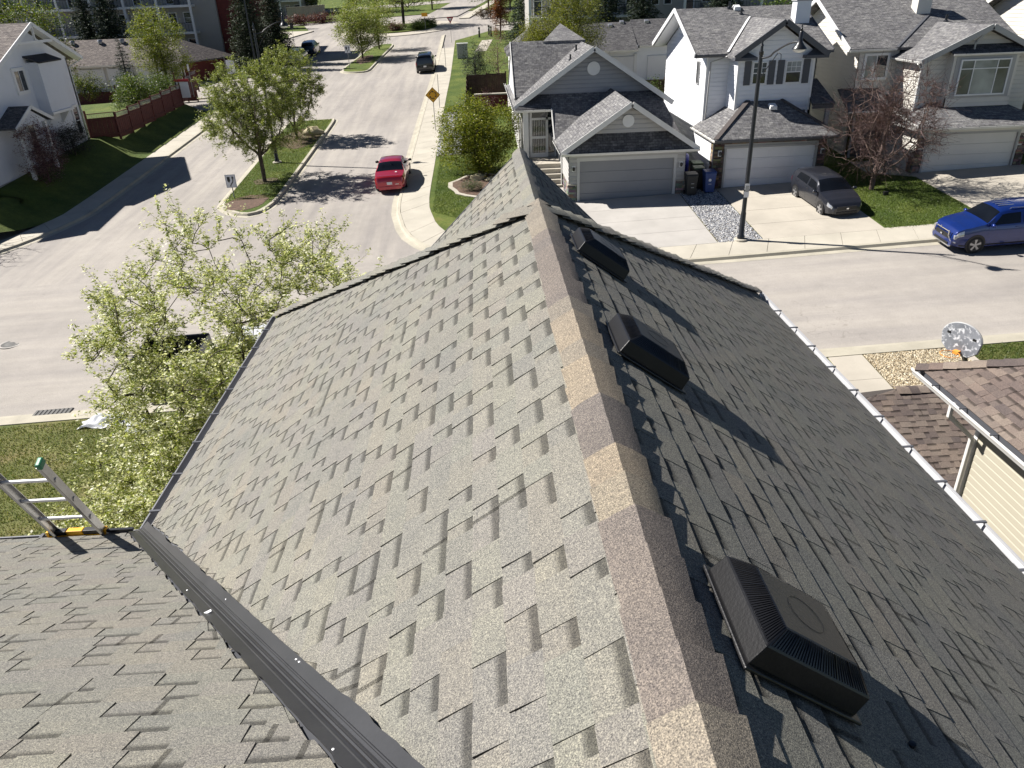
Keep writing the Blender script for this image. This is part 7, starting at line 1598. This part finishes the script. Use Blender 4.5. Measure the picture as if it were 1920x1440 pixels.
# --- roundabout planting and beyond
tree('roundabout_tree', 'dark limbed tree in the middle of the roundabout', -11.2, 131, gz(-11, 131)+.24, 9, (0, 0, 6.6), (4.4, 4.2, 3.6), 91, 220, 14000, .15, spring, .22, 'bark_dark', .4, spread=.5)
for i, (x, y, rx, ry, lab) in enumerate(((-9.0, 126.8, 1.7, 1.0, 'low dark shrubs at the front of the roundabout'), (-12.6, 127.2, 1.8, 1.1, 'reddish low shrubs at the left front of the roundabout'), (-7.2, 129.2, 1.2, 1.8, 'green low shrubs at the right of the roundabout'))):
    tree('roundabout_shrub', lab, x, y, gz(x, y)+.24, 1, (0, 0, .45), (rx, ry, .5), 92+i, 70, 3500, .1, [midg, purple+midg[:1], midg][i], .04, 'bark_dark', .45, spread=.22, cat='shrub')
for i, (x, y, lab) in enumerate(((-31.5, 150, 'reddish shrub bed before the stone entrance wall'), (-27.5, 151, 'second reddish shrub right of the entrance wall'), (-36, 149, 'reddish shrub at the left end of the entrance wall'))):
    tree('wall_shrub', lab, x, y, gz(x, y)+.12, 1.4, (0, 0, .7), (2.4, 1.4, .8), 96+i, 70, 3500, .12, purple+[(.12, .05, .04)], .05, 'bark_dark', .45, spread=.25, cat='shrub')
spots = [(-33, 172, 'broad green tree behind the entrance wall'), (-24, 168, 'green tree just right of the entrance wall'), (-19, 163, 'yellow green tree left of the roundabout exit'), (-8, 160, 'small tree at the roundabout exit'), (2.6, 152, 'pale young tree on the lawn corner'), (6.5, 150, 'fuller tree right of the pale young tree'), (-2, 190, 'distant tree across the far street'), (10, 192, 'distant tree right of the far green'), (22, 175, 'distant tree behind the spruces'), (-14, 196, 'distant tree at the left of the far green'), (-56, 128, 'green tree behind the apartment block end')]
for i, (x, y, lab) in enumerate(spots):
    tree('park_tree', lab, x, y, gz(x, y)+.1, 8, (0, 0, 4.6), (2.6+.6*(i % 3), 2.6, 3.0), 110+i, 120, 9000, .17, [spring, midg, lime][i % 3], .15, 'bark', .42, spread=.5, group='trees beyond the roundabout')
# far belt of woodland on the slope
r = np.random.RandomState(5); cen = []
for k in range(420):
    x = r.uniform(-260, 260); y = r.uniform(255, 330); h = r.uniform(5, 11)
    for j in range(10): cen.append((x+r.normal(0, 2.2), y+r.normal(0, 2), gz(x, y)+r.uniform(.5, h)))
v, f, c = leaf_quads(cen, None, 9, .9, .55, .6, midg+darkg+spring[:2], 5); o = np_mesh('woodland', v, f, c, M['leaf'], None, kind='stuff'); tag(o, 'far belt of trees on the rising ground', 'woodland')
# --- grass blades on the lawns near enough to read
def blades(name, label, poly_fn, x0, x1, y0, y1, n, h, cols, seed, dz=.115):
    r = np.random.RandomState(seed); x = r.uniform(x0, x1, n); y = r.uniform(y0, y1, n); k = poly_fn(x, y); x, y = x[k], y[k]; n = len(x); z = GA*x+GB*y+dz
    a = r.uniform(0, 6.28, n); hh = h*np.exp(r.normal(0, .3, n)); w_ = .009+.006*r.rand(n); lx, ly = r.normal(0, .5, n)*hh, r.normal(0, .5, n)*hh
    v = np.stack([np.stack([x-np.cos(a)*w_, y-np.sin(a)*w_, z], 1), np.stack([x+np.cos(a)*w_, y+np.sin(a)*w_, z], 1), np.stack([x+lx, y+ly, z+hh], 1)], 1).reshape(-1, 3); f = np.arange(n*3).reshape(-1, 3)
    c = np.array(cols)[r.randint(0, len(cols), n)]*np.exp(r.normal(0, .2, (n, 1))); o = np_mesh(name, v, f, np.repeat(c, 3, 0), M['leaf'], None, kind='stuff'); return tag(o, label, 'grass')
gcol = [(.085, .125, .026), (.115, .15, .036), (.065, .10, .020), (.17, .165, .07)]
blades('grass', 'mown grass of the near lawn behind the ladder', lambda x, y: y < 21.2, -20, -3.9, 11, 21.3, 110000, .05, gcol+[(.20, .195, .09), (.24, .22, .11), (.17, .175, .07)], 1, .10)
blades('grass', 'mown grass on the lawn before the beige house', lambda x, y: (x < 22.5) & (x > 17.85), 17.8, 22.55, 31.8, 42, 30000, .05, gcol[:3], 2)
blades('grass', 'bright green verge between the pavement and the bush', lambda x, y: (x > -2.75) & (x+(y-38)*.9 > -1.6), -2.75, .4, 37.5, 50, 22000, .05, gcol[:3], 3)
blades('grass', 'small lawn patch beside the basketball hoop', lambda x, y: x > 15.2, 15.2, 17.6, 16, 21.3, 16000, .045, gcol[:3], 4, .10)
blades('grass', 'grass of the near traffic island', lambda x, y: (x > -15.1) & (x < -12.1), -15.2, -12, 44, 65, 30000, .05, gcol, 6, .155)
# boulders
def boulder(x, y, s, seed, label, dz=.12):
    r = np.random.RandomState(seed); m = MB(); n, k = 10, 7; ph = r.uniform(0, 6, 6)
    for j in range(k+1):
        for i in range(n):
            a = 2*pi*i/n; b = pi*j/k; d_ = 1+.16*sin(3*a+ph[0])*sin(b*2+ph[1])+.12*sin(5*b+ph[2]); m.v.append((x+s*1.4*d_*sin(b)*cos(a), y+s*d_*sin(b)*sin(a), gz(x, y)+dz+s*.25+s*.7*d_*cos(b)))
    for j in range(k):
        for i in range(n): m.f.append((j*n+i, j*n+(i+1) % n, (j+1)*n+(i+1) % n, (j+1)*n+i))
    m.c = [lin(170, 160, 130)]*len(m.v); tag(m.build('boulder', M['stone'], None, smooth=60), label, 'boulder')
boulder(-12.75, 60.0, .55, 1, 'pale boulder in the mulch on the near island', .15); boulder(-.3, 44.4, .38, 2, 'pale rock at the foot of the yellow green bush'); boulder(.5, 43.9, .28, 3, 'small rock in the edged flower bed')
